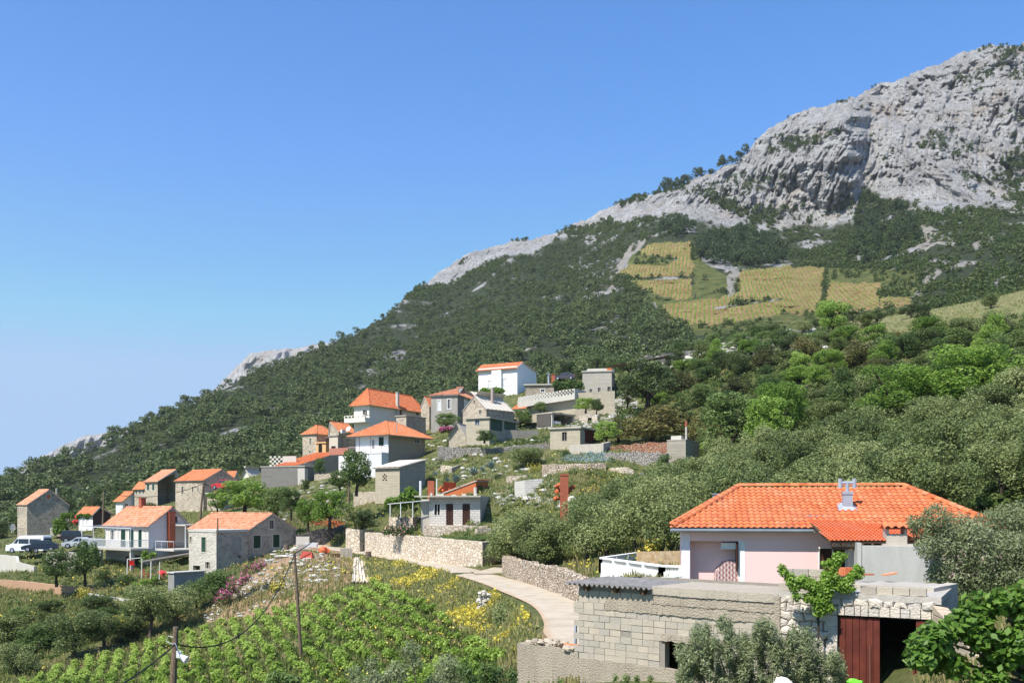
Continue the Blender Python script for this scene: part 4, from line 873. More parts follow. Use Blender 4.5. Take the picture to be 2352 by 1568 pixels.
# open garage with parked white car
b = House('open_garage', 'open fronted concrete garage with a white car parked inside', 'garage', 1233, 1268, 1320, 150, 42, 949, 985)
b.opening('R', 1271, 953.5, 1316, 979, 'void', None, CONC_L, fw=.06)
o = [c_ for c_ in b.e.children if c_.name.startswith('doorway')][0]
for c_ in list(o.children): bpy.data.objects.remove(c_)
DW = b.wl - .12; mb = MB(); a0, a1, z0, z1 = b.holes['R'][0]; mb.face([(-DW, a0-.5, z0), (-.2, a0-.5, z0), (-.2, a1+.5, z0), (-DW, a1+.5, z0)]); mb.face([(-DW, a0-.5, z0), (-DW, a1+.5, z0), (-DW, a1+.5, z1), (-DW, a0-.5, z1)]); mb.face([(-DW, a0-.5, z0), (-DW, a0-.5, z1), (-.2, a0-.5, z1), (-.2, a0-.5, z0)]); mb.face([(-DW, a1+.5, z0), (-.2, a1+.5, z0), (-.2, a1+.5, z1), (-DW, a1+.5, z1)]); mb.build('interior', mat_plain('shade_dark_interior', (.10, .09, .08), .9), b.e)  # inside surfaces coloured dark to stand in for the garage's shade
b.walls(CONC_L); b.flat(.16, .2, CONCR); OG = b
# small orange roof between
b = House('orange_lean_to', 'little lean-to with sagging orange roof below the perforated terrace wall', 'shed', 1176, 1204, 1238, 158, 34, 938, 950); b.peak['R'] = 1; b.gable_R(1232, 915, .1, TILE_MID) ; b.walls(STONE_G_SHADE)
# ruined small stone hut
b = House('ruined_stone_hut', 'roofless pale stone hut with one black doorway beside the open garage', 'hut', 1330, 1372, 1392, 146, 16, 954, 980, deep=3); b.opening('L', 1350, 958, 1359, 971, 'void', None, STFRAME, fw=.03); b.walls(STONE_W)
mb = MB()
for i in range(9): mb.blob((random.uniform(-b.wl, 0), random.uniform(0, 2), b.h + .1), .5, .35, .16, i, 6, 4, .5)
mb.build('roof_slabs', mat_plain('grey_stone_slab', (.42, .40, .37), .9), b.e)
# garage with red door
b = House('red_door_garage', 'flat roofed concrete garage with dark red door and narrow barred window', 'garage', 1263.5, 1332.5, 1387, 126, 26, 983, 1040)
b.opening('L', 1291, 992, 1301.5, 1011, 'window', DARKI, CONC_G, fw=.04); b.opening('R', 1343, 988, 1379, 1019, 'gate', RUST, CONC, fw=.05); b.walls(CONC); b.flat(.2, .22, CONCR)
# concrete store left of the agaves
b = House('block_shed', 'windowless grey block shed with pale sloping sheet roof next to the large green tree', 'shed', 862, 918, 977, 118, 36, 1074, 1134)
b.peak['slopeR'] = b.zat('R', b.wr, 1056); wl, wr, h = b.wl, b.wr, b.h; zb = b.peak['slopeR']
b.walls(CONC, CONC_G); b.roofplanes([[(-wl - .3, -.3, h + .06), (.15, -.3, h + .06), (.15, wr + .2, zb + .12), (-wl - .3, wr + .2, zb + .12)]], PALEROOF, pitch=.9, row=2.4, ragged=0, under=PALEROOF)
a0, a1, z0, z1 = b.rect('L', 879, 1087, 889, 1103); mb = MB()
for i in range(4):
    for j in range(3):
        if (i * 3 + j) % 2 == 0: mb.box(-a1 + j * (a1 - a0) / 3, -a1 + (j + .85) * (a1 - a0) / 3, -.03, -.002, z0 + i * (z1 - z0) / 4, z0 + (i + .8) * (z1 - z0) / 4)
mb.build('vent_blocks', DARKI, b.e)
# cottage with two brown doors
b = House('white_block_cottage', 'flat roofed cottage with two brown doors, white cut stone front and vine pergola', 'house', 986, 1103, 1200, 95.5, 6, 1141, 1207, deep=9)
for x0, x1 in ((1025.5, 1040), (1063, 1078.5)):
    b.opening('L', x0, 1157, x1, 1204, 'door', BROWN, BROWN, fw=.03)
b.opening('L', 997, 1157, 1011, 1182, 'window', DARKI, WFRAME, fw=.04)
b.walls(ASHLAR, mat_masonry('shaded_crazy_stone', [(.40, .36, .31), (.50, .46, .40), (.56, .51, .45)], (.30, .27, .24), 2.6, .06, .02, stain=.15)); b.flat(.14, .0, CONCR)  # side stone slightly darkened, shade put in its colour
mb = MB(); mb.box(-b.wl - 1.4, .15, -.75, -.004, b.h + .0, b.h + .14); mb.build('front_canopy', CONCR, b.e)
mb = MB(); mb.box(-b.wl - .9, -b.wl - .004, .3, 3, -1.5, b.h - .2); mb.build('side_store', CONCR, b.e)
mb = MB()
for x, w_, h_ in ((-.5, .3, .25), (-b.wl + .1, .2, .3), (-b.wl * .5, .5, .12), (-b.wl * .75, .8, .2), (-1.6, .4, .2)): mb.box(x - w_, x, 1, 1.3, b.h + .145, b.h + .14 + h_)
mb.tube([(-b.wl * .35 + 1.1, 1.5, b.h + .14), (-b.wl * .35 + 1.1, 1.5, b.h + 1.0)], .17, 8); mb.build('roof_clutter', CONC_L, b.e)
mb = MB(); mb.tube([(-b.wl + .4, 2.0, b.h + .1), (-b.wl + .4, 2.0, b.h + 1.9)], .05); mb.tube([(-b.wl - 1.4, 2.5, b.h - 1), (-b.wl - 1.4, 2.5, b.h + 1.7)], .13); mb.build('roof_pipes', WMETAL, b.e)
mb = MB(); mb.box(-b.wl - .6, -b.wl + .05, 2.2, 2.8, b.h - .6, b.h + 1.7); mb.build('brick_chimney', BRICKR, b.e)
mb = MB(); mb.box(-b.wl - .2, 1.0, -1.6, -.004, -1.0, .02); mb.box(-b.wl, .9, -1.62, -1.6, -1.1, -.02); mb.build('terrace_base', STONE_W, b.e)
COT = b
# brick ruin behind the cottage
b = House('brick_outhouse', 'low red brick outhouse with sloping orange tile roof behind the flat cottage roof', 'outhouse', 1018, 1093, 1121, 107, 22, 1105, 1150)
b.peak['slopeL'] = b.zat('L', b.wl, 1134); zl = b.peak['slopeL']; b.opening('R', 1098, 1115, 1108, 1138, 'void', None, BRICKO, fw=.02); b.walls(BRICKO)
wl, wr, h = b.wl, b.wr, b.h; b.roofplanes([[(-wl - .1, wr + .1, zl + .1), (-wl - .1, -.1, zl + .1), (.1, -.1, h + .12), (.1, wr + .1, h + .12)]], TILE_MID, [((.05, -.1, h + .15), (.05, wr, h + .15))])
mb = MB()
for i in range(46): mb.blob((random.uniform(-wl - 1.2, -wl * .45), random.uniform(.5, 3), b.zat('L', wl, 1122) + random.uniform(-.5, .25)), .3, .2, .15, i, 5, 3, .6)
mb.build('broken_tiles', BRICKO, b.e)
# concrete water tank
b = House('concrete_water_tank', 'square concrete water tank with a thin red tipped pipe on top beside the brick rubble', 'tank', 1532, 1575, 1606, 106, 28, 1010, 1068)
b.walls(mat_render('mossy_concrete', (.40, .36, .29), (.22, .20, .16), .5, bands=1.2), CONC_G); b.flat(.08, .03, CONCR)
mb = MB(); a = b.s_of('L', 1551); mb.box(-a - .7, -a + .5, .6, 1.8, b.h + .08, b.h + .55); mb.build('tank_hatch', CONC_L, b.e)
p = Vector((-b.s_of('L', 1567) + .2, .8, b.h + .08)); mb = MB(); mb.tube([p, p + Vector((0, 0, 1.5))], .11, 8); o = mb.build('flue_pipe', CONC_L, b.e); mb = MB(); mb.tube([p + Vector((0, 0, 1.5)), p + Vector((0, 0, 2.1))], .15, 8); mb.build('flue_cap', BRICKR, o)
# freestanding brick chimney
e = empty('brick_chimney', 'tall red brick chimney with a broken brick oven poking out of the olive grove', 'chimney', P(1296, 1175, 87)); mb = MB(); s_ = 87 / F
mb.box(-.36, .36, -.3, .3, -2, (1175 - 1092) * s_); mb.box(-.4, .4, -.34, .34, (1175 - 1092) * s_, (1175 - 1088) * s_); mb.build('stack', BRICKR, e); mb = MB()
for i in range(26): mb.blob((random.uniform(-.8, .85), random.uniform(.4, 1.2), random.uniform(1.2, 2.5)), .25, .25, .2, i, 5, 4, .7)
mb.build('broken_oven', BRICKO, e); mb = MB(); mb.tube([(.65, -.3, -.5), (.65, -.3, .7)], .1); mb.blob((.7, -.3, 1.1), .4, .4, .35, 3); mb.build('vent_pipe', CONC_L, e)
# ------------------------------------------------------------------ pink house
PY = 41.85
b = House('pink_house', 'pink house with bright orange hipped roof, grey gutter and recessed porch above the garages', 'house', 1565, 2300, 2400, 40.0, 9.5, 1214, 1363, deep=8.0)
wl = b.wl; h = b.h
ax0, ax1, az0, az1 = b.rect('L', 1585, 1242, 1697, 1362); az0 = .03; b.holes['L'].append((ax0, ax1, az0, az1))
b.opening('L', 1882, 1259, 1945, 1318, 'window', BROWN, WFRAME, fw=.03); b.opening('L', 1966, 1259, 1978, 1352, 'void', None, PINK, fw=.03)
b.walls(PINK); 
mb = MB(); xl, xr = -ax1, -ax0; dp = .6
mb.face([(xl, dp, az0), (xr, dp, az0), (xr, dp, az1), (xl, dp, az1)]); mb.face([(xl, .25, az0), (xl, dp, az0), (xl, dp, az1), (xl, .25, az1)]); mb.face([(xr, dp, az0), (xr, .25, az0), (xr, .25, az1), (xr, dp, az1)])
mb.face([(xl, .25, az0), (xr, .25, az0), (xr, dp, az0), (xl, dp, az0)]); mb.face([(xl, .25, az1), (xl, dp, az1), (xr, dp, az1), (xr, .25, az1)]); mb.build('porch_recess', PINK, b.e)
mb = MB(); mb.box(xl - .38, xl - .003, -.02, .2, .0, h - .25); mb.build('corner_pillar', PALEB, b.e)
mb = MB(); mb.box(xr - .02, xr + .26, -.015, .1, 0, az1); o = mb.build('white_door', WFRAME, b.e); mb = MB(); mb.box(xr - .12, xr - .07, -.2, .6, .9, 2.1); mb.build('dark_shutter', BROWN, o)
mb = MB(); mb.box(xr - .75, xr - .1, dp - .4, dp - .02, az1 - .32, az1 - .08); mb.box(xr - .85, xr - .05, dp - .42, dp - .36, az1 - .36, az1 - .32); mb.build('air_conditioner', WFRAME, b.e)
mb = MB(); mb.box(xr + .3, -b.s_of('L', 1790) + 6, -.04, -.003, -.02, .05); mb.build('base_strip', WFRAME, b.e)
# roof
oh = .42; x0 = -wl - .42; x1 = .15; y0 = -oh; y1 = 8 + oh; e_ = h - .02; zr = (H0 - 1118) / F * 45.2 - b.z0; r0 = (b.row(4.0, 1697), 4.0, zr); r1 = (b.row(4.0, 2075), 4.0, zr)
Aa, Bb, Cc, Dd = (x0, y0, e_), (x1, y0, e_), (x1, y1, e_), (x0, y1, e_)
V = Vector; up = V((0, 0, .07))
b.seed = 5
b.roofplanes([[Aa, Bb, r1, r0], [Bb, Cc, r1], [Cc, Dd, r0, r1], [Dd, Aa, r0]], TILE_NEW, [(V(Aa) + up, V(r0) + up), (V(Dd) + up, V(r0) + up), (V(Bb) + up, V(r1) + up), (V(Cc) + up, V(r1) + up), (V(r0) + up, V(r1) + up)], pitch=.262, row=.36, ragged=.003, capr=.14)
mb = MB(); zg = e_ - .06
for k in range(6):
    t0 = math.pi + math.pi * k / 6; t1 = math.pi + math.pi * (k + 1) / 6; xe = -b.s_of('L', 1865)
    f = lambda x, t: (x, y0 - .07 + .075 * math.cos(t), zg + .075 * math.sin(t))
    mb.face([f(x0 - .05, t0), f(xe, t0), f(xe, t1), f(x0 - .05, t1)])
mb.box(x0 - .05, xe, y0 - .02, y0 + .02, zg - .1, zg + .04); mb.box(x0 - .06, x0 - .04, y0 - .14, y0, zg - .08, zg + .02); mb.build('gutter', METAL, b.e)
mb = MB(); mb.box(x0 + .02, xe + 1, y0 + .03, -.004, e_ - .14, e_ - .105); mb.build('soffit', PALEB, b.e)
# double cowl flue
fx_ = b.row(1.6, 1946); fz = h + (zr - h) * (1.6 + .42) / 4.42 - .03; mb = MB(); fy = 1.6
mb.hexa([V((fx_ - .42, fy - .35, fz - .08)), V((fx_ + .42, fy - .35, fz - .08)), V((fx_ + .42, fy + .5, fz + .25)), V((fx_ - .42, fy + .5, fz + .25))], [V((fx_ - .2, fy - .2, fz + .12)), V((fx_ + .2, fy - .2, fz + .12)), V((fx_ + .2, fy + .25, fz + .3)), V((fx_ - .2, fy + .25, fz + .3))])
mb.box(fx_ - .2, fx_ + .2, fy - .2, fy + .2, fz + .1, fz + .72); mb.box(fx_ - .23, fx_ + .23, fy - .23, fy + .23, fz + .66, fz + .78)
mb.tube([(fx_, fy, fz + .75), (fx_, fy, fz + 1.2)], .085, 12); mb.tube([(fx_ - .32, fy, fz + 1.17), (fx_ + .32, fy, fz + 1.17)], .07, 12)
for q_ in (-.3, .3): mb.tube([(fx_ + q_, fy, fz + .93), (fx_ + q_, fy, fz + 1.36)], .095, 12)
mb.build('double_cowl_flue', METAL, b.e)
# lower porch roof in front
u3 = lambda px, py, Y: b.loc(px, py, Y - .95)
pl = [u3(1907, 1243, 39.0), u3(2132, 1252, 39.0), u3(2170, 1190, 42.9), u3(1851, 1188, 42.9)]
pl[1].z = pl[0].z; 
tmp = MB(); th_ = .07; n_ = (pl[1] - pl[0]).cross(pl[3] - pl[0]).normalized(); lo = [p - n_ * th_ for p in pl]; tmp.face(pl); tmp.face(lo[::-1])
for k in range(4): l_ = (k + 1) % 4; tmp.face([pl[k], pl[l_], lo[l_], lo[k]])
o = tmp.build('front_porch_roof', WOOD, b.e); mt = MB(); tiles(mt, pl[0], pl[1], pl, .165, .25, .04, .02, 9); mt.build('tile_covering', mat_tile('porch_tile', [(.50, .10, .03), (.58, .13, .045), (.60, .17, .07)]), o)
mb = MB(); mb.bar(pl[3] + V((0, -.02, .07)), pl[2] + V((0, -.02, .07)), .14, .05); mb.build('flashing_strip', METAL, o)
mb = MB()
for i in range(5): p = pl[0].lerp(pl[1], i / 10.0 + .03) ; q_ = pl[3].lerp(pl[2], i / 10.0 + .03); mb.bar(p - V((0, 0, .14)), q_ - V((0, 0, .14)), .08, .11)
mb.bar(pl[0] + V((.1, .35, -.28)), pl[0] + V((1.3, .35, -.28)), .14, .12); mb.build('rafters', WOOD, o)
# grey barbecue room
mb = MB(); g0 = u3(1972, 1325, 38.6); g1 = u3(2128, 1253, 38.6); g2 = u3(2142, 1258, 40.5)
mb.hexa([V((g0.x, g0.y, g0.z - 1)), V((g1.x, g0.y, g0.z - 1)), V((g2.x, g0.y + 2.4, g0.z - 1)), V((g0.x, g0.y + 2.4, g0.z - 1))], [V((g0.x, g0.y, g1.z)), V((g1.x, g0.y, g1.z)), V((g2.x, g0.y + 2.4, g1.z)), V((g0.x, g0.y + 2.4, g1.z))])
mb.box(g0.x - .06, g0.x + .1, g0.y - .05, g0.y + .6, g0.z, g1.z + .12)
o = mb.build('barbecue_annex', mat_render('streaky_grey_render', (.50, .49, .46), (.30, .29, .27), .55), b.e)
mb = MB(); c0 = u3(2036, 1252, 38.9); c1 = u3(2082, 1226, 38.9); mb.box(c0.x, c1.x, c0.y, c0.y + .7, c0.z - .15, c1.z); mb.box(c0.x - .15, c1.x + .3, c0.y - .12, c0.y + .3, g1.z + .0, g1.z + .07)
for q_ in (c0.x, c1.x - .1): mb.box(q_, q_ + .1, c0.y, c0.y + .7, c1.z, c1.z + .22)
ch = mb.build('chimney', CONCR, o); mt = MB(); tz = c1.z + .2; qa = [V((c0.x - .1, c0.y - .15, tz)), V((c1.x + .12, c0.y - .15, tz)), V((c1.x + .12, c0.y + .35, tz + .2)), V((c0.x - .1, c0.y + .35, tz + .2))]
mt.face(qa); tiles(mt, qa[0], qa[1], qa, .28, .5, .09, .04, 3); qb = [V((c1.x + .12, c0.y + .85, tz)), V((c0.x - .1, c0.y + .85, tz)), qa[3], qa[2]]; mt.face(qb); mt.build('chimney_tile_cap', TILE_MID, ch)
# checked mattress in the recess
mq = NT('checked_cloth'); ck = mq.n('TexChecker', i_Vector=mq.uv(), i_Scale=9.0); ck.inputs['Color1'].default_value = (.62, .48, .46, 1); ck.inputs['Color2'].default_value = (.22, .07, .08, 1)
wv = mq.n('TexWave', wave_type='BANDS', bands_direction='X', i_Vector=mq.uv(), i_Scale=2.2); mq.col(mq.mix(.5, ck.outputs[0], mq.ramp(wv.outputs[1], [(.4, (.7, .62, .6)), (.6, (.3, .12, .12))])))
pm = P(1672, 1352, PY + .25); mb = MB(); pr = [(-.55, 0), (-.5, .8), (-.2, 1.15), (.2, 1.28), (.42, 1.2), (.5, .5), (.5, 0)]
for i in range(len(pr) - 1):
    for j in range(6):
        y_ = j * .06; f = lambda a_, yy: (a_[0] + .05 * math.sin(yy * 9), yy, a_[1] * (1 - .02 * math.sin(yy * 12)))
        mb.face([f(pr[i], y_ + .06), f(pr[i], y_), f(pr[i+1], y_), f(pr[i+1], y_ + .06)])
mb.face([(x, 0, z) for x, z in pr][::-1]); mb.face([(x, .36, z) for x, z in pr]); o = mb.build('checked_mattress', mq.m); o.location = pm; tag(o, 'folded red and white checked mattress leaning inside the pink porch', 'mattress')
# white terrace with balustrade
e = empty('white_terrace', 'white terrace with solid parapet and short balusters left of the pink house', 'terrace', (0, 0, 0))
near = P(1520, 1297, 43.6); far = P(1382, 1274, 50.5); rt = P(1566, 1297, 43.2); bk = P(1462, 1272, 56)
far.z = near.z = rt.z = near.z; bk.z = near.z
def parapet(a, bb, n, solid=.75):
    mb = MB(); up = V((0, 0, 1)); d = (bb - a); mb.bar(a - up * .04, bb - up * .04, .26, .08)
    lo = a - up * (.08 + .22 + solid / 2); lo2 = bb - up * (.08 + .22 + solid / 2); mb.bar(lo, lo2, .16, solid)
    for i in range(n + 1): c_ = a + d * i / n; mb.bar(c_ - up * .08, c_ - up * .8, .3, .24)
    o = mb.build('parapet', WHITE, e)
    for i in range(n * 9):
        if i % 9 in (0,): continue
        c_ = a + d * (i / (n * 9)); mb = MB(); mb.bar(c_ - up * .08, c_ - up * .31, .07); mb.build('baluster', WHITE, o)
parapet(far, near, 4); parapet(near, rt, 1); parapet(far, bk, 3, .45)
mb = MB(); lo = -1.15; mb.hexa([v + V((0, 0, -3.2)) for v in (far + V((.3, .4, 0)), near + V((.1, .6, 0)), rt, bk)], [v + V((0, 0, lo)) for v in (far + V((.3, .4, 0)), near + V((.1, .6, 0)), rt, bk)]); mb.build('terrace_base', WHITE, e)
mb = MB(); sp = near + V((-1.5, -.6, -1.35)); mb.hexa([sp + V((-.2, -.35, -.6)), sp + V((2.6, -.9, -.3)), sp + V((2.6, -.3, -.3)), sp + V((-.2, .2, -.6))], [sp + V((-.2, -.35, -.5)), sp + V((2.6, -.9, .0)), sp + V((2.6, -.3, .0)), sp + V((-.2, .2, -.5))]); mb.build('stair_parapet', PINK, e)
mb = MB()
for i in range(7): p = P(1492 + i * 12, 1350, 41.5); p2 = P(1492 + i * 12, 1329 - i * 1.2, 41.5); mb.bar(p, p2, .09)
mb.bar(P(1440, 1336, 41.5), P(1566, 1321, 41.5), .12, .08); mb.build('stair_balusters', WHITE, e)
def wall_run(name, label, pts, thick, mat, jag=.06, cat='wall', cap=None, group=None, step=.6, depth=.8, smooth_top=False):
    if 55 < pts[0][3] < 195 and name not in ('retaining_wall', 'garden_wall', 'gateway_wall', 'perforated_wall', 'high_terrace_wall'):
        ds = [hh.y - a[3] for a in pts for hh in [hit(a[0], a[2], a[3] * .86)] if hh is not None]; ds = [d for d in ds if abs(d) < 14]
        sh = sorted(ds)[len(ds) // 2] if ds else 0
        pts = [(a[0], a[1], a[2], a[3] + sh) for a in pts]
    P3 = [(P(a[0], a[1], a[3]), P(a[0], a[2], a[3])) for a in pts]; seg = []
    for (t0, b0), (t1, b1) in zip(P3[:-1], P3[1:]):
        n = max(1, int((t1 - t0).length / step))
        for k in range(n): seg.append((t0.lerp(t1, k / n), b0.lerp(b1, k / n)))
    seg.append(P3[-1]); n = len(seg); rd = random.Random(int(pts[0][0])); mb = MB(); o3 = P3[0][1].copy()
    offs = []
    for i in range(n):
        d = seg[min(i+1, n-1)][0] - seg[max(i-1, 0)][0]; d.z = 0; d.normalize(); s_ = V((-d.y, d.x, 0))
        if s_.dot(seg[i][0]) < 0: s_ = -s_
        offs.append(s_ * thick)
    top = [V((t.x, t.y, t.z + rd.uniform(-jag, jag))) for t, _ in seg]; tb = [V((t.x, t.y, t.z + rd.uniform(-jag, jag))) + o_ for (t, _), o_ in zip(seg, offs)]
    bt = [V((q_.x, q_.y, q_.z - depth)) for _, q_ in seg]
    for i in range(n - 1):
        j = i + 1; mb.face([bt[i] - o3, bt[j] - o3, top[j] - o3, top[i] - o3]); mb.face([top[i] - o3, top[j] - o3, tb[j] - o3, tb[i] - o3])
        mb.face([bt[j] + offs[j] - o3, bt[i] + offs[i] - o3, tb[i] - o3, tb[j] - o3])
    for i in (0, n - 1): f = [bt[i] - o3, top[i] - o3, tb[i] - o3, bt[i] + offs[i] - o3]; mb.face(f if i == 0 else f[::-1])
    me_ = mb.build(name, mat); me_.location = o3
    me_.data.shade_flat(); return tag(me_, label, cat, group)
WR = wall_run
WR('retaining_wall', 'long cream stone retaining wall curving along the road below the cottage', [(838,1222,1270,99),(870,1223,1275,96),(985,1233,1291,88),(1060,1240,1299,83),(1108,1244,1303,80.5),(1135,1242,1300,82),(1150,1241,1296,85),(1190,1240,1288,90)], .5, STONE_W, .03)
WR('garden_wall', 'short cream stone wall left of the gateway at the end of the long retaining wall', [(794,1213,1264,101),(826,1216,1268,100)], .5, STONE_W, .03)
WR('gateway_wall', 'set back piece of stone wall seen through the gateway', [(826,1218,1266,101.5),(858,1216,1262,103)], .3, STONE, .03)
WR('roadside_wall', 'rough warm dry stone wall along the right side of the road under the olives', [(1153,1276,1321,72),(1180,1286,1331,68),(1215,1293,1342,63.5),(1240,1300,1350,60.5),(1275,1304,1362,56.5),(1305,1316,1373,53),(1345,1332,1388,49.5)], .6, DRY_W, .14, step=.4)
WR('terrace_wall', 'grey dry stone terrace wall below the double garage and vegetable strip', [(1005,1026,1050,130),(1060,1028,1050,129),(1130,1030,1048,128),(1200,1022,1038,128),(1262,1017,1030,128)], .5, DRY, .12, step=.5)
WR('terrace_wall', 'warm dry stone terrace wall under the cabbage patch and red door garage', [(1245,1067,1082,117),(1290,1066,1088,114),(1345,1065,1088,112),(1392,1063,1082,112)], .5, DRY_W, .08, step=.5)
WR('terrace_wall', 'grey and white dry stone wall under the red brick rubble bank', [(1388,1040,1060,119),(1455,1038,1063,117),(1530,1040,1064,114)], .5, DRY, .1, step=.5)
WR('rubble_bank', 'bank of broken red bricks and stones beside the concrete tank', [(1403,1026,1040,121),(1430,1021,1040,121),(1465,1019,1040,120),(1500,1016,1040,119),(1532,1017,1040,117)], 1.0, BRICKRUB, .14, step=.4)
WR('low_stone_wall', 'low pale stone wall ending below the concrete tank', [(1400,1074,1088,110),(1440,1073,1090,109),(1455,1078,1090,109)], .6, STONE_W, .04)
WR('low_stone_wall', 'lowest pale stone wall at the edge of the olive grove below the tank', [(1458,1087,1100,103),(1520,1083,1096,103),(1560,1078,1094,103),(1600,1070,1090,103)], .5, DRY, .15, step=.5)
WR('white_stone_wall', 'upper step of the white cut stone wall behind the cottage', [(1163,1093,1110,107),(1212,1091,1112,107)], .5, STONE_W, .02)
WR('white_stone_wall', 'lower step of the white cut stone wall behind the cottage', [(1182,1106,1142,102),(1205,1102,1142,101),(1246,1098,1138,101)], .5, ASHLAR, .02)
WR('stone_wall', 'pale stone wall under the block shed beside the big green tree', [(812,1130,1152,113),(862,1129,1154,110),(905,1133,1148,116)], .5, STONE, .05)
WR('dark_dry_wall', 'dark dry stone wall below the brick heap and almond tree', [(680,1229,1252,108),(735,1217,1246,109),(770,1211,1236,110),(798,1203,1224,111)], .6, DRY_D, .12, step=.4)
WR('stone_wall', 'low stone wall left of the white house ground floor', [(722,1089,1106,134),(783,1086,1104,134)], .4, STONE_W, .05)
WR('garden_parapet', 'rusty topped garden wall at the lower left under the young trees', [(-60,1326,1346,101),(60,1335,1356,99),(150,1345,1366,97),(215,1351,1362,98)], .35, mat_render('rusty_render', (.48, .30, .19), (.32, .2, .13), .5), .02)
WR('garden_kerb', 'thin pale garden kerb below the vegetable beds at lower left', [(150,1353,1360,96),(240,1368,1376,93),(310,1379,1388,91)], .3, CONC_L, .02)
WR('parking_wall', 'pale rendered wall with a step beside the white van', [(-40,1270,1312,124),(36,1277,1312,121),(38,1290,1315,120),(78,1300,1322,119)], .3, CONC_L, .02)
WR('parking_wall', 'long beige wall between the van terrace and the young trees', [(106,1268,1305,124),(150,1266,1310,121),(175,1268,1300,121)], .3, BEIGE, .02)
WR('perforated_wall', 'upper terrace parapet of pale blocks beside the concrete shell', [(1190,912,925,159),(1320,892,905,155),(1346,898,908,160)], .2, CONC_L, .02)
WR('high_terrace_wall', 'high grey board marked wall carrying the perforated parapet', [(1188,920,945,160),(1320,903,935,156),(1412,897,925,155)], .4, CONC, .02, depth=2)
WR('board_wall', 'grey board marked concrete wall in front of the double garage', [(1139,989,1012,131),(1166,987,1010,131),(1237,988,1010,133)], .3, CONC_G, .01)
WR('planter_wall', 'blank concrete planter wall below the red garage door', [(1307,1021,1044,120),(1386,1018,1043,116),(1403,1014,1038,122)], .4, CONCR, .01)
WR('sloping_curb', 'sloping concrete strip beside the agaves', [(1038,1074,1088,123),(1100,1050,1062,130)], .25, CONC_G, .01)
WR('agave_terrace_wall', 'small pale stone wall left of the agaves', [(1012,1068,1084,124),(1038,1070,1086,123)], .4, STONE_W, .05)
WR('stone_wall', 'cream stone planter wall under the vine pergola', [(893,1187,1216,98.5),(948,1187,1217,95.5),(970,1186,1206,99)], .3, STONE_W, .02)
WR('stone_wall', 'low cream wall right of the cottage terrace', [(1096,1213,1232,92),(1140,1212,1230,93)], .5, STONE_W, .06)
_rb = hit(1118, 1408, 45); mb = MB(); _q = _rb.y / F
for _k in range(120):
    _x = random.uniform(1098, 1146); _t = 1357 if _x < 1124 else 1378; _y = random.uniform(_t, 1412); mb.blob(((_x - 1118) * _q, random.uniform(-.1, .35), (1408 - _y) * _q), random.uniform(.09, .2), .14, random.uniform(.07, .13), _k, 6, 4, .5)
_o = mb.build('stone_ruin', mat_plain('pale_dry_stone', (.52, .49, .43), .9, var=.3, sc_=3)); _o.location = _rb; tag(_o, 'short pale stub of dry wall standing in the flowery bank', 'wall')
WR('stone_steps_wall', 'small grey stone wall at the foot of the grey stone house', [(680,1232,1262,104),(710,1232,1258,104)], .4, CONC_L, .03)
WR('white_rock_wall', 'white stony wall line along the upper meadow', [(1465,822,834,184),(1520,815,826,186),(1580,808,822,188),(1640,790,802,190)], .8, DRY, .4, step=.7)
WR('white_rock_wall', 'tumbled white rock pile near the top of the scrubby hill', [(1755,782,795,196),(1800,772,792,194),(1850,778,792,190)], 1.2, DRY, .8, step=.6)
mb = MB(); _o = [o for o in C.objects if o.name.startswith('perforated_wall')][0]
for _i in range(34):
    for _j in range(3):
        if (_i + _j) % 2: continue
        _t = (_i + .5) / 34; _c = P(1192 + 126 * _t, 914.5 - 20 * _t + _j * 3.6, 159 - 4 * _t) - _o.location; mb.box(_c.x - .11, _c.x + .11, _c.y - .03, _c.y + .05, _c.z - .12, _c.z + .10)
mb.build('block_openings', DARKI, _o)  # black squares laid on the blocks, painting the shade of the holes
# ------------------------------------------------------------------ foreground garage of blocks
BLK = mat_render('concrete_block', (.47, .43, .36), (.36, .31, .24), .5, bump=.015, v=True)
ROUGH = mat_render('rough_cast_concrete', (.43, .37, .285), (.22, .19, .15), .7, bump=.06)
b = House('block_wall_garage', 'long unplastered concrete block garage with rough flat roof beside the road', 'garage', 1330, 1782, 1850, 26.0, 41, 1365, 1620, deep=3.6)
wl, h = b.wl, b.h; H_L = h - .12; rd = random.Random(4)
dx0, dx1, dz0, dz1 = b.rect('L', 1527, 1473, 1640, 1640); dz0 = .0; b.holes['L'].append((dx0, dx1, -.6, dz1)); 
b.walls(mat_render('dark_mortar', (.30, .27, .225), (.12, .11, .1), .5), z_extra=-.8)
mb = MB(); row = .2; top_rows = h - .78; z = .62; r_ = 0
while z < top_rows:
    x = -wl - (.2 if r_ % 2 else 0.0)
    while x < -.35:
        L_ = .4 if rd.random() > .07 else .2; xc = x + L_ / 2
        drop = .0
        if not (dx0 - .1 < -xc < dx1 + .1 and z < dz1 + .1):
            g = .006; out = rd.uniform(.012, .034); tz = rd.uniform(-.006, .006)
            if rd.random() > .012: mb.box(x + g, x + L_ - g, -out, .02, z + g + tz, z + row - g + tz)
        x += L_
    z += row; r_ += 1
mb.build('block_courses', BLK, b.e)
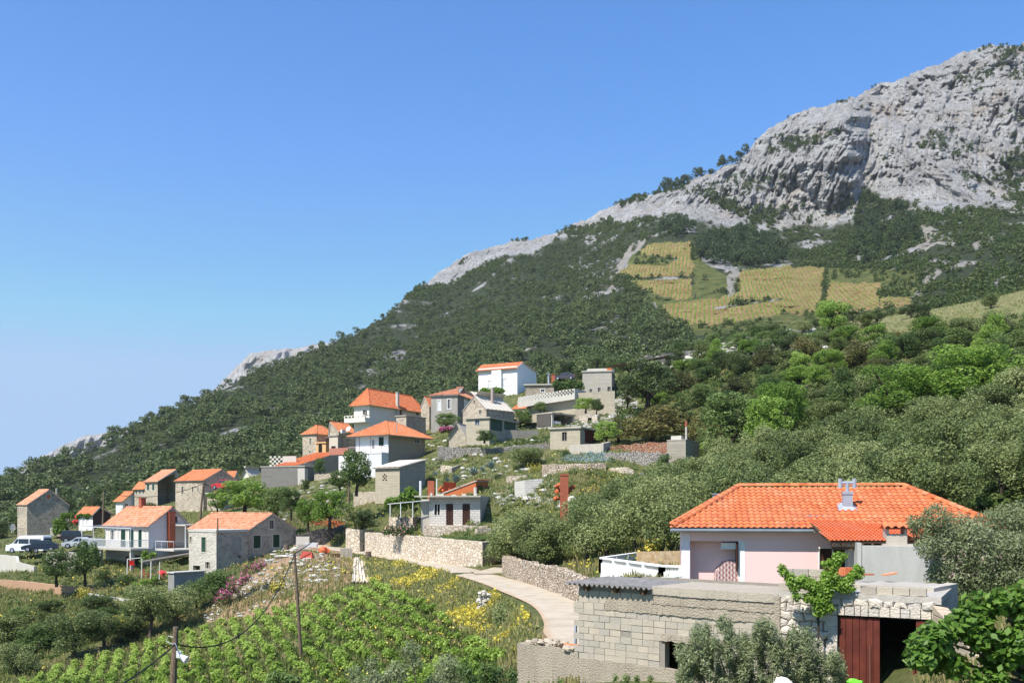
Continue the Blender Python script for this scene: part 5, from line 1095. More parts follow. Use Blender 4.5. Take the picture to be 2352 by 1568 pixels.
def rough_slab(mb, x0, x1, y0, y1, z0, z1, j=.03, n=26, rdd=rd):
    tp = [(x0 + (x1 - x0) * i / n, z1 + rdd.uniform(-j, j) * .5) for i in range(n + 1)]; bt = [(x0 + (x1 - x0) * i / n, z0 + rdd.uniform(-j, j)) for i in range(n + 1)]
    for i in range(n):
        q0 = rdd.uniform(0, .02)
        mb.face([(bt[i][0], y0 - q0, bt[i][1]), (bt[i+1][0], y0 - q0, bt[i+1][1]), (tp[i+1][0], y0, tp[i+1][1]), (tp[i][0], y0, tp[i][1])])
        mb.face([(tp[i][0], y0, tp[i][1]), (tp[i+1][0], y0, tp[i+1][1]), (tp[i+1][0], y1, tp[i+1][1]), (tp[i][0], y1, tp[i][1])])
        mb.face([(bt[i+1][0], y0 - q0, bt[i+1][1]), (bt[i][0], y0 - q0, bt[i][1]), (bt[i][0], y1, bt[i][1]), (bt[i+1][0], y1, bt[i+1][1])])
    mb.face([(x0, y0, z0), (x0, y0, z1), (x0, y1, z1), (x0, y1, z0)]); mb.face([(x1, y0, z1), (x1, y0, z0), (x1, y1, z0), (x1, y1, z1)])
mb = MB(); xm = -b.s_of('L', 1500); xq = -b.s_of('L', 1392)
rough_slab(mb, xq, 0, -.045, .1, h - .80, h - .40, .02, 60); mb.build('concrete_band', ROUGH, b.e); mb = MB(); rough_slab(mb, xm, .0, -.06, .1, h - .5, h - .2, .02, 60); mb.build('concrete_band', ROUGH, b.e); mb = MB(); rough_slab(mb, -wl, .0, -.04, .1, -.5, .64, .05, 30); mb.build('concrete_band', ROUGH, b.e)
mb = MB(); rough_slab(mb, xm, .12, -.09, 2.3, h - .22, h + .02, .015, 50); mb.build('roof_slab', mat_render('weathered_slab', (.43, .38, .30), (.28, .25, .2), .5, bump=.03), b.e)
mb = MB(); mb.box(.004, .16, -.1, .3, -.5, h - .05); mb.build('corner_post', ROUGH, b.e)
# black panel standing in for the shade behind the opening
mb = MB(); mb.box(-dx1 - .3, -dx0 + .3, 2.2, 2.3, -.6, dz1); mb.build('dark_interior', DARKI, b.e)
mb = MB(); rough_slab(mb, -dx1 - .1, -dx0 + .3, -.05, .2, dz1 - .04, dz1 + .16, .03); mb.build('lintel', ROUGH, b.e)
# corrugated sheet
mb = MB(); n = 130; L_ = xm + wl + .35
for i in range(n):
    xa = -wl - .3 + L_ * i / n; xb = -wl - .3 + L_ * (i + 1) / n; f = lambda x: .045 * math.sin(x * 2 * math.pi / .19)
    za, zb = h - .02 + f(xa), h - .02 + f(xb)
    mb.face([(xa, -.32, za), (xb, -.32, zb), (xb, 2.1, zb + .05), (xa, 2.1, za + .05)]); mb.face([(xb, -.32, zb - .02), (xa, -.32, za - .02), (xa, 2.1, za + .03), (xb, 2.1, zb + .03)]); mb.face([(xa, -.32, za - .02), (xb, -.32, zb - .02), (xb, -.32, zb), (xa, -.32, za)])
mb.build('corrugated_sheet', FIBRO, b.e)
mb = MB()
for x in (-wl + .3, -wl + 1.4, -wl + 2.4): mb.box(x, x + .14, -.2, .1, h - .24, h - .07)
mb.box(-wl, xm, .06, .1, h - .35, h - .02); mb.build('rafter_ends', WOOD, b.e)
mb = MB(); z = h - .42; r_ = 0
while z < h - .25 + .0:
    x = -wl
    while x < xm - .3: mb.box(x + .01, x + .39, -.03, .05, z + .01, z + .19); x += .4
    z += .2
x = -wl
for rr_ in range(2):
    x = -wl - (.2 if rr_ else 0)
    while x < xq - .2: mb.box(x + .01, x + .39, -.03 - rr_ * .003, .04, h - .42 - .2 * (rr_ + 1) + .01, h - .42 - .2 * rr_ - .01); x += .4
mb.build('upper_blocks', BLK, b.e)
# low broken wall left of the garage
e = empty('broken_low_wall', 'low broken concrete wall with rubble on top left of the block garage', 'wall', b.e.location, -b.th); mb = MB(); a1 = b.s_of('L', 1189); rough_slab(mb, -a1, -wl - .02, -.02, .35, -.6, b.zat('L', (a1 + wl) / 2, 1484), .06, 20); mb.build('wall_body', ROUGH, e); mb = MB()
zt = b.zat('L', (a1 + wl) / 2, 1484)
for i in range(24): mb.blob((rd.uniform(-a1, -wl - .2), rd.uniform(0, .5), zt + rd.uniform(0, .12)), rd.uniform(.08, .28), .15, rd.uniform(.05, .13), i, 6, 4, .6)
mb.build('loose_rubble', mat_plain('tan_rubble', (.42, .36, .28), .9, var=.3), e); mb = MB(); mb.box(-wl - .7, -wl - .15, .1, .3, zt + .02, zt + .14); mb.build('orange_tiles', TILE_MID, e); mb = MB(); mb.bar((-a1 + 1.35, 1.4, zt - .3), (-a1 + 1.3, 1.5, zt + .75), .07); mb.build('leaning_post', METAL, e)
# ------------------------------------------------------------------ stone faced garage
b = House('stone_garage', 'stone faced garage with open dark red plank door at the bottom right', 'garage', 1787, 2138, 2200, 24.1, 29, 1374, 1700, deep=5.0)
wl, h = b.wl, b.h; dx0, dx1, dz0, dz1 = b.rect('L', 1925, 1417, 2128, 1690); dz0 = -.2; b.holes['L'].append((dx0, dx1, -.9, dz1)); b.walls(mat_render('grey_mortar', (.20, .185, .16), (.1, .09, .08), .4), z_extra=-1.0)
STN = mat_render('pale_limestone_block', (.66, .61, .54), (.50, .43, .33), .35, bump=.05, v=True)
def stone_field(mb, x0, x1, z0, z1, skip, cw=.32, ch=.215, seed=2, yo=0.0, top=None):
    rdd = random.Random(seed); nr = int((z1 - z0) / ch); ncx = int((x1 - x0) / cw) + 1; g = {}
    for r_ in range(nr + 1):
        for c_ in range(ncx * 2 + 3): g[r_, c_] = (x0 + (c_ * .5 - .25) * cw + rdd.uniform(-.33, .33) * cw * .5, z0 + r_ * ch + rdd.uniform(-.3, .3) * ch)
    for r_ in range(nr):
        for c_ in range(ncx + 1):
            k = c_ * 2 + (r_ % 2); cs = [g[r_, k], g[r_, min(k+1, ncx*2+2)], g[r_, min(k+2, ncx*2+2)], g[r_+1, min(k+2, ncx*2+2)], g[r_+1, min(k+1, ncx*2+2)], g[r_+1, k]]
            cx = sum(q_[0] for q_ in cs) / 6; cz = sum(q_[1] for q_ in cs) / 6
            if not (x0 <= cx <= x1) or skip(cx, cz): continue
            dpt = rdd.uniform(.05, .13); vv = rdd.random()
            def ring(sh, d_): return [(cx + (q_[0] - cx) * sh, yo - d_, cz + (q_[1] - cz) * sh) for q_ in cs]
            rs = [ring(.95, -.02), ring(.93, dpt * .6), ring(.68, dpt)]; cen = (cx + rdd.uniform(-.03, .03), yo - dpt * 1.18, cz + rdd.uniform(-.03, .03))
            for a_, b_ in ((0, 1), (1, 2)):
                for i in range(6): j = (i + 1) % 6; mb.face([rs[a_][i], rs[a_][j], rs[b_][j], rs[b_][i]], 0, vv)
            for i in range(6): j = (i + 1) % 6; mb.face([rs[2][i], rs[2][j], cen], 0, vv)
mb = MB(); stone_field(mb, -wl, 0, -.8, h + .05, lambda x, z: (-dx1 - .2 < x < -dx0 + .2 and z < dz1 + .24) or z > h - .1 - .1 * math.sin(x * 2.1) + (.2 if x > -2.4 else 0)); mb.build('stone_facing', STN, b.e)
mb = MB(); x = -dx1 - .25
while x < -dx0 + .15:
    w_ = rd.uniform(.15, .3); mb.box(x + .01, x + w_ - .01, -.08 - rd.random() * .02, .05, dz1 + .02, dz1 + .27 + rd.uniform(-.03, .02)); x += w_
z = dz1
while z > -.8: hh = rd.uniform(.25, .42); mb.box(-dx1 - .3 + rd.uniform(0, .05), -dx1 - .01, -.08 - rd.random() * .02, .05, z - hh + .015, z); z -= hh
mb.build('door_surround', STN, b.e)
PL = mat_plain('red_brown_planks', (.115, .028, .018), .55, sc_=2.5, var=.35)
mb = MB(); ww = (dx1 - dx0) * .47; dz = dz1 - .03
for i in range(6): xa = -dx1 + .03 + i * ww / 6; mb.box(xa + .006, xa + ww / 6 - .006, -.02 + .003 * i, .04, -.5, dz)
o = mb.build('plank_door', PL, b.e); mb = MB(); xa = -dx1 + ww * .78; mb.box(xa, xa + .03, -.06, -.025, .1, dz - .7); mb.box(xa - .25, xa + .03, -.06, -.025, .82, .85); mb.build('door_bolt', mat_plain('rusty_bar', (.16, .07, .05), .7), o)
mb = MB(); mb.box(-dx0 - .24, -dx0 - .02, -.03, .08, -.5, dz); mb.bar((-dx0 - .25, 1.4, .8), (-dx0 - .3, .05, .8), .05, 2.8); mb.build('folded_door_leaf', PL, b.e)
mb = MB(); mb.box(-dx1 - .02, -dx0 + .02, -.035, .05, dz1 - .03, dz1 + .01); mb.build('door_track', DARKI, b.e)
mb = MB(); X0, X1, Y1 = -dx1 - .2, -dx0 + .2, 4.4
mb.face([(X0, .3, -.6), (X1, .3, -.6), (X1, Y1, -.6), (X0, Y1, -.6)]); mb.face([(X0, Y1, -.6), (X1, Y1, -.6), (X1, Y1, dz1), (X0, Y1, dz1)]); mb.face([(X0, .3, -.6), (X0, Y1, -.6), (X0, Y1, dz1), (X0, .3, dz1)]); mb.face([(X1, Y1, -.6), (X1, .3, -.6), (X1, .3, dz1), (X1, Y1, dz1)]); mb.build('interior', mat_plain('dim_interior', (.06, .05, .045), .95), b.e)  # garage inside given a dark colour in place of shade
mb = MB(); rough_slab(mb, -wl - .1, .25, -.06, 4.8, h - .12, h + .04, .03); mb.build('roof_slab', mat_render('bare_roof_slab', (.44, .41, .36), (.28, .26, .22), .45, bump=.02), b.e)
mb = MB()
for r_ in range(3):
    x = -wl + (.2 if r_ % 2 else 0)
    while x < -b.s_of('L', 1885): mb.box(x + .008, x + .392, -.0 - r_ * .002, .19, h + .05 + r_ * .2 + .008, h + .05 + (r_ + 1) * .2 - .008); x += .4
x = -b.s_of('L', 1975)
while x < -.1: mb.box(x + .008, x + .392, .02, .2, h + .05, h + .235); x += .4
mb.box(-2.6, -.2, 1.6, 1.7, h + .05, h + .16); mb.build('block_parapet', BLK, b.e)
SG = b
e = empty('tile_stack', 'small stack of orange roof tiles on the garage roof behind the vine', 'tile stack', P(1940, 1322, 29)); mb = MB()
for i in range(9): mb.box(-.38 + i * .07, -.38 + i * .07 + .06, 0, .25, 0, .25)
mb.build('standing_tiles', TILE_NEW, e); mb = MB(); mb.bar((.3, -.1, .05), (.85, .0, .05), .2, .05); mb.bar((1.1, -.2, .04), (1.5, -.1, .1), .2, .05); mb.build('loose_tiles', TILE_OLD, e)
WR('sloping_retaining_wall', 'tall warm concrete retaining wall sloping down beside the red garage door', [(2142,1392,1700,23.9),(2175,1428,1800,22.5),(2250,1515,1900,20),(2330,1650,2100,17.0)], .35, mat_render('warm_block_render', (.58, .47, .34), (.42, .33, .24), .5, bands=1.0, bump=.03), .04, step=.4, depth=1)
WR('roof_edge_wall', 'short grey concrete edge beyond the stone garage roof', [(2145,1350,1362,25.5),(2200,1340,1352,27)], .3, CONCR, .02)
# ------------------------------------------------------------------ plants
L_OLIVE = mat_leaf('olive_leaf', (.068, .105, .030), (.165, .212, .066), (.31, .345, .14), .25)
L_BRIGHT = mat_leaf('bright_leaf', (.08, .155, .020), (.19, .315, .045), (.34, .46, .10), .4)
L_MID = mat_leaf('mid_green_leaf', (.045, .085, .020), (.10, .165, .040), (.20, .27, .08), .35)
L_DARK = mat_leaf('dark_maquis_leaf', (.034, .060, .015), (.084, .125, .030), (.17, .21, .06), .25)
L_PINE = mat_leaf('pine_needle', (.024, .045, .012), (.062, .098, .028), (.14, .178, .060), .2)
L_BROWN = mat_leaf('carob_leaf', (.045, .055, .016), (.11, .12, .035), (.22, .19, .06), .25)
L_VINE = mat_leaf('vine_leaf', (.13, .22, .03), (.28, .41, .065), (.44, .56, .13), .45)
L_OLIVE_N = mat_leaf('silvery_olive_leaf', (.09, .125, .05), (.20, .245, .11), (.40, .42, .25), .3, 0)
L_FIG_N = mat_leaf('near_fig_leaf', (.04, .10, .012), (.10, .20, .025), (.22, .34, .07), .35, 0)
L_CLIMB = mat_leaf('climber_leaf', (.06, .14, .015), (.15, .28, .03), (.30, .45, .08), .45)
L_FIG = mat_leaf('fig_leaf', (.020, .060, .010), (.050, .125, .018), (.12, .22, .045), .3)
L_GRASS = mat_leaf('grass_blade', (.06, .10, .02), (.15, .20, .05), (.36, .34, .14), .3)
L_DRYG = mat_leaf('dry_grass_blade', (.20, .18, .07), (.36, .32, .14), (.55, .48, .26), .3)
L_YEL = mat_leaf('yellow_flower', (.40, .34, .04), (.60, .50, .06), (.74, .62, .12), .2)
L_MAG = mat_leaf('magenta_flower', (.30, .04, .12), (.45, .07, .20), (.60, .18, .32), .2)
L_AGAVE = mat_leaf('agave_leaf', (.10, .16, .14), (.20, .28, .25), (.33, .42, .38), .05)
L_ROSE = mat_leaf('rose_petal', (.6, .18, .2), (.75, .32, .34), (.85, .5, .5), .2)
BARK = mat_plain('grey_brown_bark', (.10, .08, .06), .95, var=.4, sc_=6, bump=.03); BARKD = mat_plain('dark_bark', (.05, .038, .028), .95, var=.4, sc_=6)
LIME = NT('white_limestone'); _n = LIME.noise(LIME.obj(), 3, 6, .7); LIME.col(LIME.ramp(_n, [(.25, (.28, .26, .23)), (.5, (.50, .48, .43)), (.75, (.68, .65, .60))])); LIME.bump(_n, .15); LIME = LIME.m
def unit(v): return v / np.maximum(np.linalg.norm(v, axis=-1, keepdims=True), 1e-6)
def leaf_cloud(r, lobes, n, ln, wd, shell=.72, up=.25, squash=1.0):
    lobes = np.array(lobes, float); p = lobes[:, 3] ** 2; p /= p.sum(); k = r.choice(len(lobes), n, p=p)
    d = unit(r.normal(size=(n, 3))); rad = lobes[k, 3] * (shell + (1.04 - shell) * r.random(n) ** .6)
    c = lobes[k, :3] + d * rad[:, None] * [1, 1, squash]
    nrm = unit(d * .7 + r.normal(size=(n, 3)) * .55 + [0, 0, up]); t = unit(np.cross(nrm, r.normal(size=(n, 3)))); b = np.cross(nrm, t)
    s = (.65 + .7 * r.random(n))[:, None]; a_ = t * ln * .5 * s; b_ = b * wd * .5 * s
    co = np.stack([c - a_, c + b_, c + a_, c - b_], 1).reshape(-1, 3); v = np.clip(r.random(n) * .75 + .25 * (k % 5) / 4, 0, 1)
    return co, v
def lobes_for(kind, r):
    L = []
    if kind == 'olive':
        for i in range(26): a = r.random() * 6.283; q = .34 * math.sqrt(r.random()); z = .30 + .56 * r.random(); L.append((q * math.cos(a), q * math.sin(a), z, r.uniform(.10, .19) * (1.15 - .4 * abs(z - .55))))
    elif kind == 'broad':
        for i in range(34): a = r.random() * 6.283; z = .26 + .64 * r.random(); q = .38 * math.sqrt(r.random()) * (1 - max(0, z - .55) * 1.1); L.append((q * math.cos(a), q * math.sin(a), z, r.uniform(.08, .155)))
    elif kind == 'shrub':
        for i in range(24): a = r.random() * 6.283; z = .08 + .70 * r.random(); q = .38 * math.sqrt(r.random()) * (1.08 - z * .6); L.append((q * math.cos(a), q * math.sin(a), z, r.uniform(.10, .18)))
    elif kind == 'pine':
        for i in range(26): a = r.random() * 6.283; z = .35 + .56 * r.random() ** .8; q = .40 * math.sqrt(r.random()) * (1.25 - z * .75); L.append((q * math.cos(a), q * math.sin(a), z, r.uniform(.08, .15)))
    elif kind == 'cypress':
        for i in range(16): z = .06 + .88 * i / 15; L.append((r.uniform(-.12, .12), r.uniform(-.12, .12), z, .30 * (1.0 - .55 * abs(z - .4) * 1.4)))
    return L
SPEC = dict(olive=('olive', 9500, .038, .018, L_OLIVE, BARK, 5), almond=('broad', 6500, .036, .026, L_BRIGHT, BARKD, 4), mid=('broad', 6000, .038, .028, L_MID, BARKD, 4), almond_big=('broad', 12000, .026, .018, L_BRIGHT, BARKD, 3), maquis=('shrub', 5000, .040, .027, L_DARK, BARKD, 4),
            green_shrub=('shrub', 4600, .040, .029, L_MID, BARKD, 3), pine=('pine', 4200, .048, .018, L_PINE, BARKD, 3), carob=('shrub', 4600, .040, .026, L_BROWN, BARKD, 2), cypress=('cypress', 1400, .10, .03, L_PINE, BARKD, 1))
PROTO = {}
def make_variant(key, seed):
    lk, n, ln, wd, lm, bm, _ = SPEC[key]; r = np.random.default_rng(seed * 101 + len(key)); L = lobes_for(lk, r)
    if key == 'olive': L = [(a, b, c, d) for a, b, c, d in L]
    co, v = leaf_cloud(r, L, n, ln, wd, squash=.6 if key == 'pine' else (1.5 if key == 'cypress' else .95)); co[:, 2] = np.clip(co[:, 2], .015, 9)
    crown = mesh_np('crown', co, np.arange(len(co)).reshape(-1, 4), [lm], {'v': ('FACE', 'FLOAT', v)})
    mb = MB(); rd = random.Random(seed); fork = (rd.uniform(-.03, .03), rd.uniform(-.03, .03), .2)
    mb.tube([(0, 0, -.12), (fork[0] * .5, fork[1] * .5, .08), fork], [.045, .034, .03], 7)
    for l in rd.sample(L, min(9, len(L))):
        mid = Vector(fork).lerp(Vector(l[:3]), .5) + Vector((0, 0, .03)); mb.tube([fork, mid, l[:3]], [.022, .014, .006], 5)
    o = mb.build('trunk', bm); me = o.data; bpy.data.objects.remove(o); return crown, me
def get(key, k):
    if (key, k) not in PROTO: PROTO[key, k] = make_variant(key, k + 1)
    return PROTO[key, k]
NICE = dict(almond_big=('leafy_tree', 'tree'), olive=('olive_tree', 'tree'), almond=('leafy_tree', 'tree'), mid=('leafy_tree', 'tree'), maquis=('evergreen_shrub', 'shrub'), green_shrub=('green_shrub', 'shrub'), pine=('pine_tree', 'tree'), carob=('carob_tree', 'tree'), cypress=('cypress_tree', 'tree'))
_tc = 0
def plant(key, loc, w_, h_, label, group=None, name=None, cat=None, var=None):
    global _tc; _tc += 1; k = (_tc * 7 + 3) % SPEC[key][6] if var is None else var; cr, tr = get(key, k)
    nm, ct = NICE[key]; e = empty(name or nm, label, cat or ct, loc, (_tc * 2.399) % 6.283, group); e.scale = (w_, w_, h_)
    link('crown', cr, e); link('trunk', tr, e); return e
def tree(key, px, Y, wpx, pytop, label, group=None, pybase=None, sink=0.0, **k):
    X = (px - CX) / F * Y; zt = (H0 - pytop) / F * Y; g = gzf(X, Y) - sink
    if pybase is not None: g = (H0 - pybase) / F * Y
    w_ = wpx / F * Y * 1.06; h_ = max(zt - g, .35 * w_); return plant(key, (X, Y, g), w_, h_, label, group, **k)
T = tree
# trees one can name
T('almond', 1912, 172, 88, 682, 'bright green round tree standing against the orange far vineyard')
T('almond', 2130, 140, 95, 728, 'small vase shaped bright green tree alone beside the pale meadow')
T('almond_big', 1900, 135, 88, 796, 'compact round bright green tree on the scrubby hill above the yellow grass strip')
T('almond_big', 2060, 98, 235, 832, 'broad bright green tree in the middle of the right hillside', pybase=975)
T('almond_big', 2245, 94, 285, 790, 'largest bright green tree with dark forked trunk at the right', pybase=975)
T('almond_big', 1795, 104, 150, 862, 'tall bright green tree above the olive grove and left of the broad bright tree', pybase=1010)
T('mid', 1680, 110, 170, 905, 'wide mid green tree beside the concrete water tank', pybase=1030)
T('almond', 1760, 100, 120, 905, 'lower bright green bush in front of the tall bright green tree')
T('almond', 2010, 88, 120, 950, 'light green sapling clump rising out of the olive grove')
T('almond', 1870, 82, 120, 1035, 'yellow green bush sunk among the olives behind the roof ridge')
T('almond', 2330, 88, 150, 850, 'bright green tree cut by the right edge of the picture')
T('pine', 1483, 142, 175, 818, 'dark spreading pine with a visible trunk beside the concrete shell', pybase=945)
T('pine', 1440, 150, 70, 870, 'small dark pine at the foot of the concrete shell', pybase=940)
T('carob', 1500, 128, 200, 922, 'broad brownish green carob tree above the brick rubble bank', pybase=1010)
T('carob', 1420, 130, 90, 950, 'smaller brownish carob beside the red door garage', pybase=1008)
T('almond', 1393, 122, 70, 965, 'young light green tree in front of the red garage door', pybase=1018)
T('green_shrub', 1527, 103, 44, 1036, 'glossy lemon bush at the foot of the concrete water tank', pybase=1078)
T('mid', 818, 112, 92, 1034, 'tall dark green tree covering the corner of the white balcony house', pybase=1128)
T('mid', 782, 114, 60, 1078, 'shorter green tree joined to the left of the tall dark green tree', pybase=1128)
T('almond', 562, 118, 130, 1098, 'big rounded green tree right of the square stone house', pybase=1180)
T('almond', 500, 122, 60, 1120, 'small green tree against the square stone house', pybase=1178)
T('mid', 636, 116, 85, 1118, 'green tree with short trunk above the grey stone house roof', pybase=1186)
T('mid', 668, 112, 60, 1120, 'small green tree right of the short trunked tree above the roof', pybase=1186)
T('almond', 757, 106, 105, 1122, 'bushy almond tree beside the heap of red bricks', pybase=1208)
T('almond', 707, 108, 70, 1142, 'thin light green almond left of the red brick heap', pybase=1212)
T('maquis', 830, 103, 86, 1168, 'dark round oleander bush behind the end of the cream stone wall', pybase=1214)
T('mid', 1025, 146, 68, 948, 'green fig tree in front of the grey cement house', pybase=985)
T('mid', 1196, 153, 62, 936, 'green tree squeezed behind the double garage', pybase=985)
T('green_shrub', 1113, 128, 62, 982, 'light green bush in front of the double garage wall', pybase=1014)
T('maquis', 1286, 152, 30, 945, 'small dark bush below the high terrace wall', pybase=968)
T('green_shrub', 1240, 156, 40, 918, 'green bush at the right of the orange lean-to', pybase=945)
T('almond', 1345, 152, 60, 912, 'light leafy shrub below the concrete shell', pybase=945)
T('mid', 1370, 150, 40, 915, 'small fruit tree on the white rocks below the concrete shell', pybase=948)
T('olive', 1210, 117, 100, 1026, 'lone grey olive on the terraces between the agaves and the red door garage', pybase=1085)
T('mid', 130, 96, 84, 1262, 'young round tree in the lower left garden, left of its pair', pybase=1338)
T('mid', 196, 98, 86, 1236, 'taller young tree in the lower left garden beside the balcony pillars', pybase=1336)
T('maquis', 72, 122, 28, 1245, 'small dark bush half hiding the white van', pybase=1268)
T('maquis', 158, 128, 30, 1240, 'small dark bush beside the parked cars', pybase=1262)
T('green_shrub', 340, 150, 60, 1150, 'leafy bush above the balcony house chimney', pybase=1185)
T('green_shrub', 300, 150, 50, 1162, 'leafy bush between the balcony house roof and the low house', pybase=1185)
T('green_shrub', 240, 102, 50, 1300, 'rough hedge bush in front of the balcony pillars', pybase=1345)
T('green_shrub', 285, 99, 70, 1312, 'tangled green bush below the balcony posts', pybase=1365)
T('almond', 335, 97, 55, 1325, 'light green bush in the corner of the lower garden', pybase=1380)
T('green_shrub', 490, 86, 100, 1298, 'glossy dark fig bush at the foot of the grey stone house', pybase=1378, var=1)
T('green_shrub', 452, 85, 60, 1325, 'lower part of the fig bush hanging over the grey cistern', pybase=1388)
T('olive', 345, 82, 120, 1342, 'wide olive at the top of the lower left thicket', pybase=1450)
T('olive', 405, 82, 100, 1340, 'olive touching the fig bush at the vineyard edge', pybase=1445)
T('olive', 240, 80, 110, 1395, 'grey green olive in the middle of the lower left thicket', pybase=1480)
T('olive', 170, 78, 130, 1405, 'round olive low in the lower left thicket', pybase=1520)
T('olive', 45, 74, 110, 1470, 'olive at the bottom left edge above the vineyard corner', pybase=1560)
T('maquis', 20, 84, 120, 1400, 'very dark bush cut by the left edge', pybase=1480)
T('green_shrub', 90, 82, 120, 1420, 'fresh green feathery bush between the dark bush and the olives', pybase=1490)
T('maquis', 290, 82, 90, 1415, 'dark thicket bush just below the wide olive', pybase=1478)
T('maquis', 230, 90, 110, 1360, 'dark green bramble patch under the garden kerb', pybase=1420)
T('maquis', 120, 92, 100, 1370, 'grey green bramble on the slope under the rusty garden wall', pybase=1420)
T('olive', 1185, 52, 150, 1385, 'dark rounded bush where the road bends behind the low wall', pybase=1490)
T('olive', 1215, 55, 80, 1380, 'thin olive shoot at the road edge', pybase=1470)
T('maquis', 700, 130, 30, 1098, 'dark shrub on the slope under the long grey shed', pybase=1125)
T('green_shrub', 735, 140, 34, 1045, 'light bush in front of the apricot porch', pybase=1085)
T('maquis', 985, 130, 40, 1065, 'dark shrub right of the block shed', pybase=1098)
T('green_shrub', 1302, 118, 36, 1030, 'rounded green shrub left of the blank planter wall', pybase=1055)
T('green_shrub', 905, 125, 30, 1120, 'weedy bush behind the vine pergola', pybase=1140)
T('cypress', 2190, 330, 9, 600, 'thin dark cypress among brown bushes under the right cliffs', pybase=640)
T('cypress', 2197, 332, 8, 606, 'second thinner cypress touching its taller neighbour', pybase=640)
# olive grove behind the pink house
def scatter(key, poly, gap, wr, hr, label, group, seed, avoid=(), maxn=400, drop=None):
    r = np.random.default_rng(seed); P_ = []; xs = [a[0] for a in poly]; ys = [a[1] for a in poly]; tries = 0
    while tries < 9000 and len(P_) < maxn:
        tries += 1; Y = r.uniform(min(ys), max(ys)); X = r.uniform((min(xs) - CX) / F * min(ys) if min(xs) > CX else (min(xs) - CX) / F * max(ys), (max(xs) - CX) / F * max(ys)); px = X / Y * F + CX
        if not in_poly(np.array([px]), np.array([Y]), poly)[0]: continue
        if any((X - a) ** 2 + (Y - b) ** 2 < gap * gap for a, b in P_): continue
        if any((X - a) ** 2 + (Y - b) ** 2 < c * c for a, b, c in avoid): continue
        P_.append((X, Y)); k = key if isinstance(key, str) else key[int(r.integers(len(key)))]
        lb = label if isinstance(label, str) else label[k]
        plant(k, (X, Y, gzf(X, Y) - .1), r.uniform(*wr), r.uniform(*hr), lb, group)
NAMED = [(o.location.x, o.location.y, 1.2 + o.scale.x * .42) for o in C.objects if o.type == 'EMPTY' and o.get('category') in ('tree',)]
scatter('olive', [(1165,74),(1400,60),(1570,52),(2700,50),(2700,80),(2300,82),(1900,86),(1700,94),(1620,92),(1450,88),(1320,84),(1250,80),(1160,86)], 3.4, (4.2, 5.6), (3.5, 4.7), 'grey green olive tree in the dense grove behind the pink house and along the road', 'olive trees of the grove', 3, NAMED + [(4.4, 80.5, 3.0), (4.6, 84, 3.0)])
scatter(('maquis', 'green_shrub', 'green_shrub', 'olive', 'carob', 'almond'), [(1440,150),(1520,128),(1620,118),(1720,108),(2300,88),(2700,86),(2700,138),(2150,138),(2000,150),(1880,165),(1700,172),(1500,172)], 3.9, (3.2, 6.5), (2.0, 4.4),
        {'maquis': 'dark evergreen shrub on the scrubby hillside above the olive grove', 'green_shrub': 'mid green shrub on the scrubby hillside above the olive grove', 'olive': 'grey leaved wild olive on the scrubby hillside above the grove', 'carob': 'brownish green shrub on the scrubby hillside above the grove', 'almond': 'bright green bush on the scrubby hillside above the olive grove'}, 'shrubs of the upper hillside', 5, NAMED + [(37, 118, 5), (30, 148, 6.5), (50, 143, 6), (55, 124, 5), (25, 132, 4), (70, 118, 6)])
scatter(('maquis', 'green_shrub', 'olive', 'pine'), [(1420,178),(1700,176),(1880,172),(2050,176),(2700,150),(2700,168),(2200,172),(2050,188),(1850,200),(1600,205),(1420,205)], 6.4, (3.0, 6.0), (1.8, 3.8),
        {'maquis': 'dark evergreen shrub along the crest below the far vineyards', 'green_shrub': 'mid green shrub along the crest below the far vineyards', 'olive': 'grey leaved bush along the crest below the far vineyards', 'pine': 'small dark pine along the crest below the far vineyards'}, 'shrubs along the crest', 6, NAMED)
scatter(('maquis', 'green_shrub'), [(-60,86),(60,90),(180,88),(300,90),(380,84),(300,82),(-60,80)], 2.6, (1.8, 3.0), (1.2, 2.2), {'maquis': 'dark bramble bush on the slope below the garden walls', 'green_shrub': 'fresh green bush on the slope below the garden walls'}, 'bushes below the gardens', 8)
scatter(('pine', 'maquis'), [(-80,190),(150,190),(260,185),(400,180),(600,198),(800,188),(950,186),(1200,200),(1420,200),(1420,300),(900,290),(-80,290)], 5.2, (4.2, 6.4), (3.8, 5.6), {'pine': 'dark pine at the foot of the forest behind the village', 'maquis': 'dark evergreen shrub at the foot of the forest behind the village'}, 'trees at the foot of the forest', 9, [], 160)
# high detail trees close to the camera
def big_plant(name, label, cat, loc, w_, h_, lobes, n, ln, wd, lm, seed, stems=8, shell=.5, up=.2, bark=BARK, fork=.15, tr=1.0, sq=1.0):
    r = np.random.default_rng(seed); L = np.array(lobes, float)
    co, v = leaf_cloud(r, L, n, ln, wd, shell=shell, up=up, squash=sq)
    e = empty(name, label, cat, loc); link('crown', mesh_np('crown', co, np.arange(len(co)).reshape(-1, 4), [lm], {'v': ('FACE', 'FLOAT', v)}), e)
    mb = MB(); f = Vector((0, 0, h_ * fork)); mb.tube([(0, 0, -.8), f * .5, f], [.10 * tr, .08 * tr, .07 * tr], 8); rd = random.Random(seed)
    for l in rd.sample([tuple(x) for x in L], min(stems, len(L))): mid = f.lerp(Vector(l[:3]), .55) + Vector((rd.uniform(-.15, .15), 0, .08)); mb.tube([f, mid, Vector(l[:3])], [.05, .03, .012], 6)
    mb.build('trunk', bark, e); return e
def world_lobes(base, spec, r, jz=.5):
    """lobes given by picture outline points: (px, py, Y, radius)"""
    return [(*(P(px, py, Y) - base), rad) for px, py, Y, rad in spec]
r_ = np.random.default_rng(12)
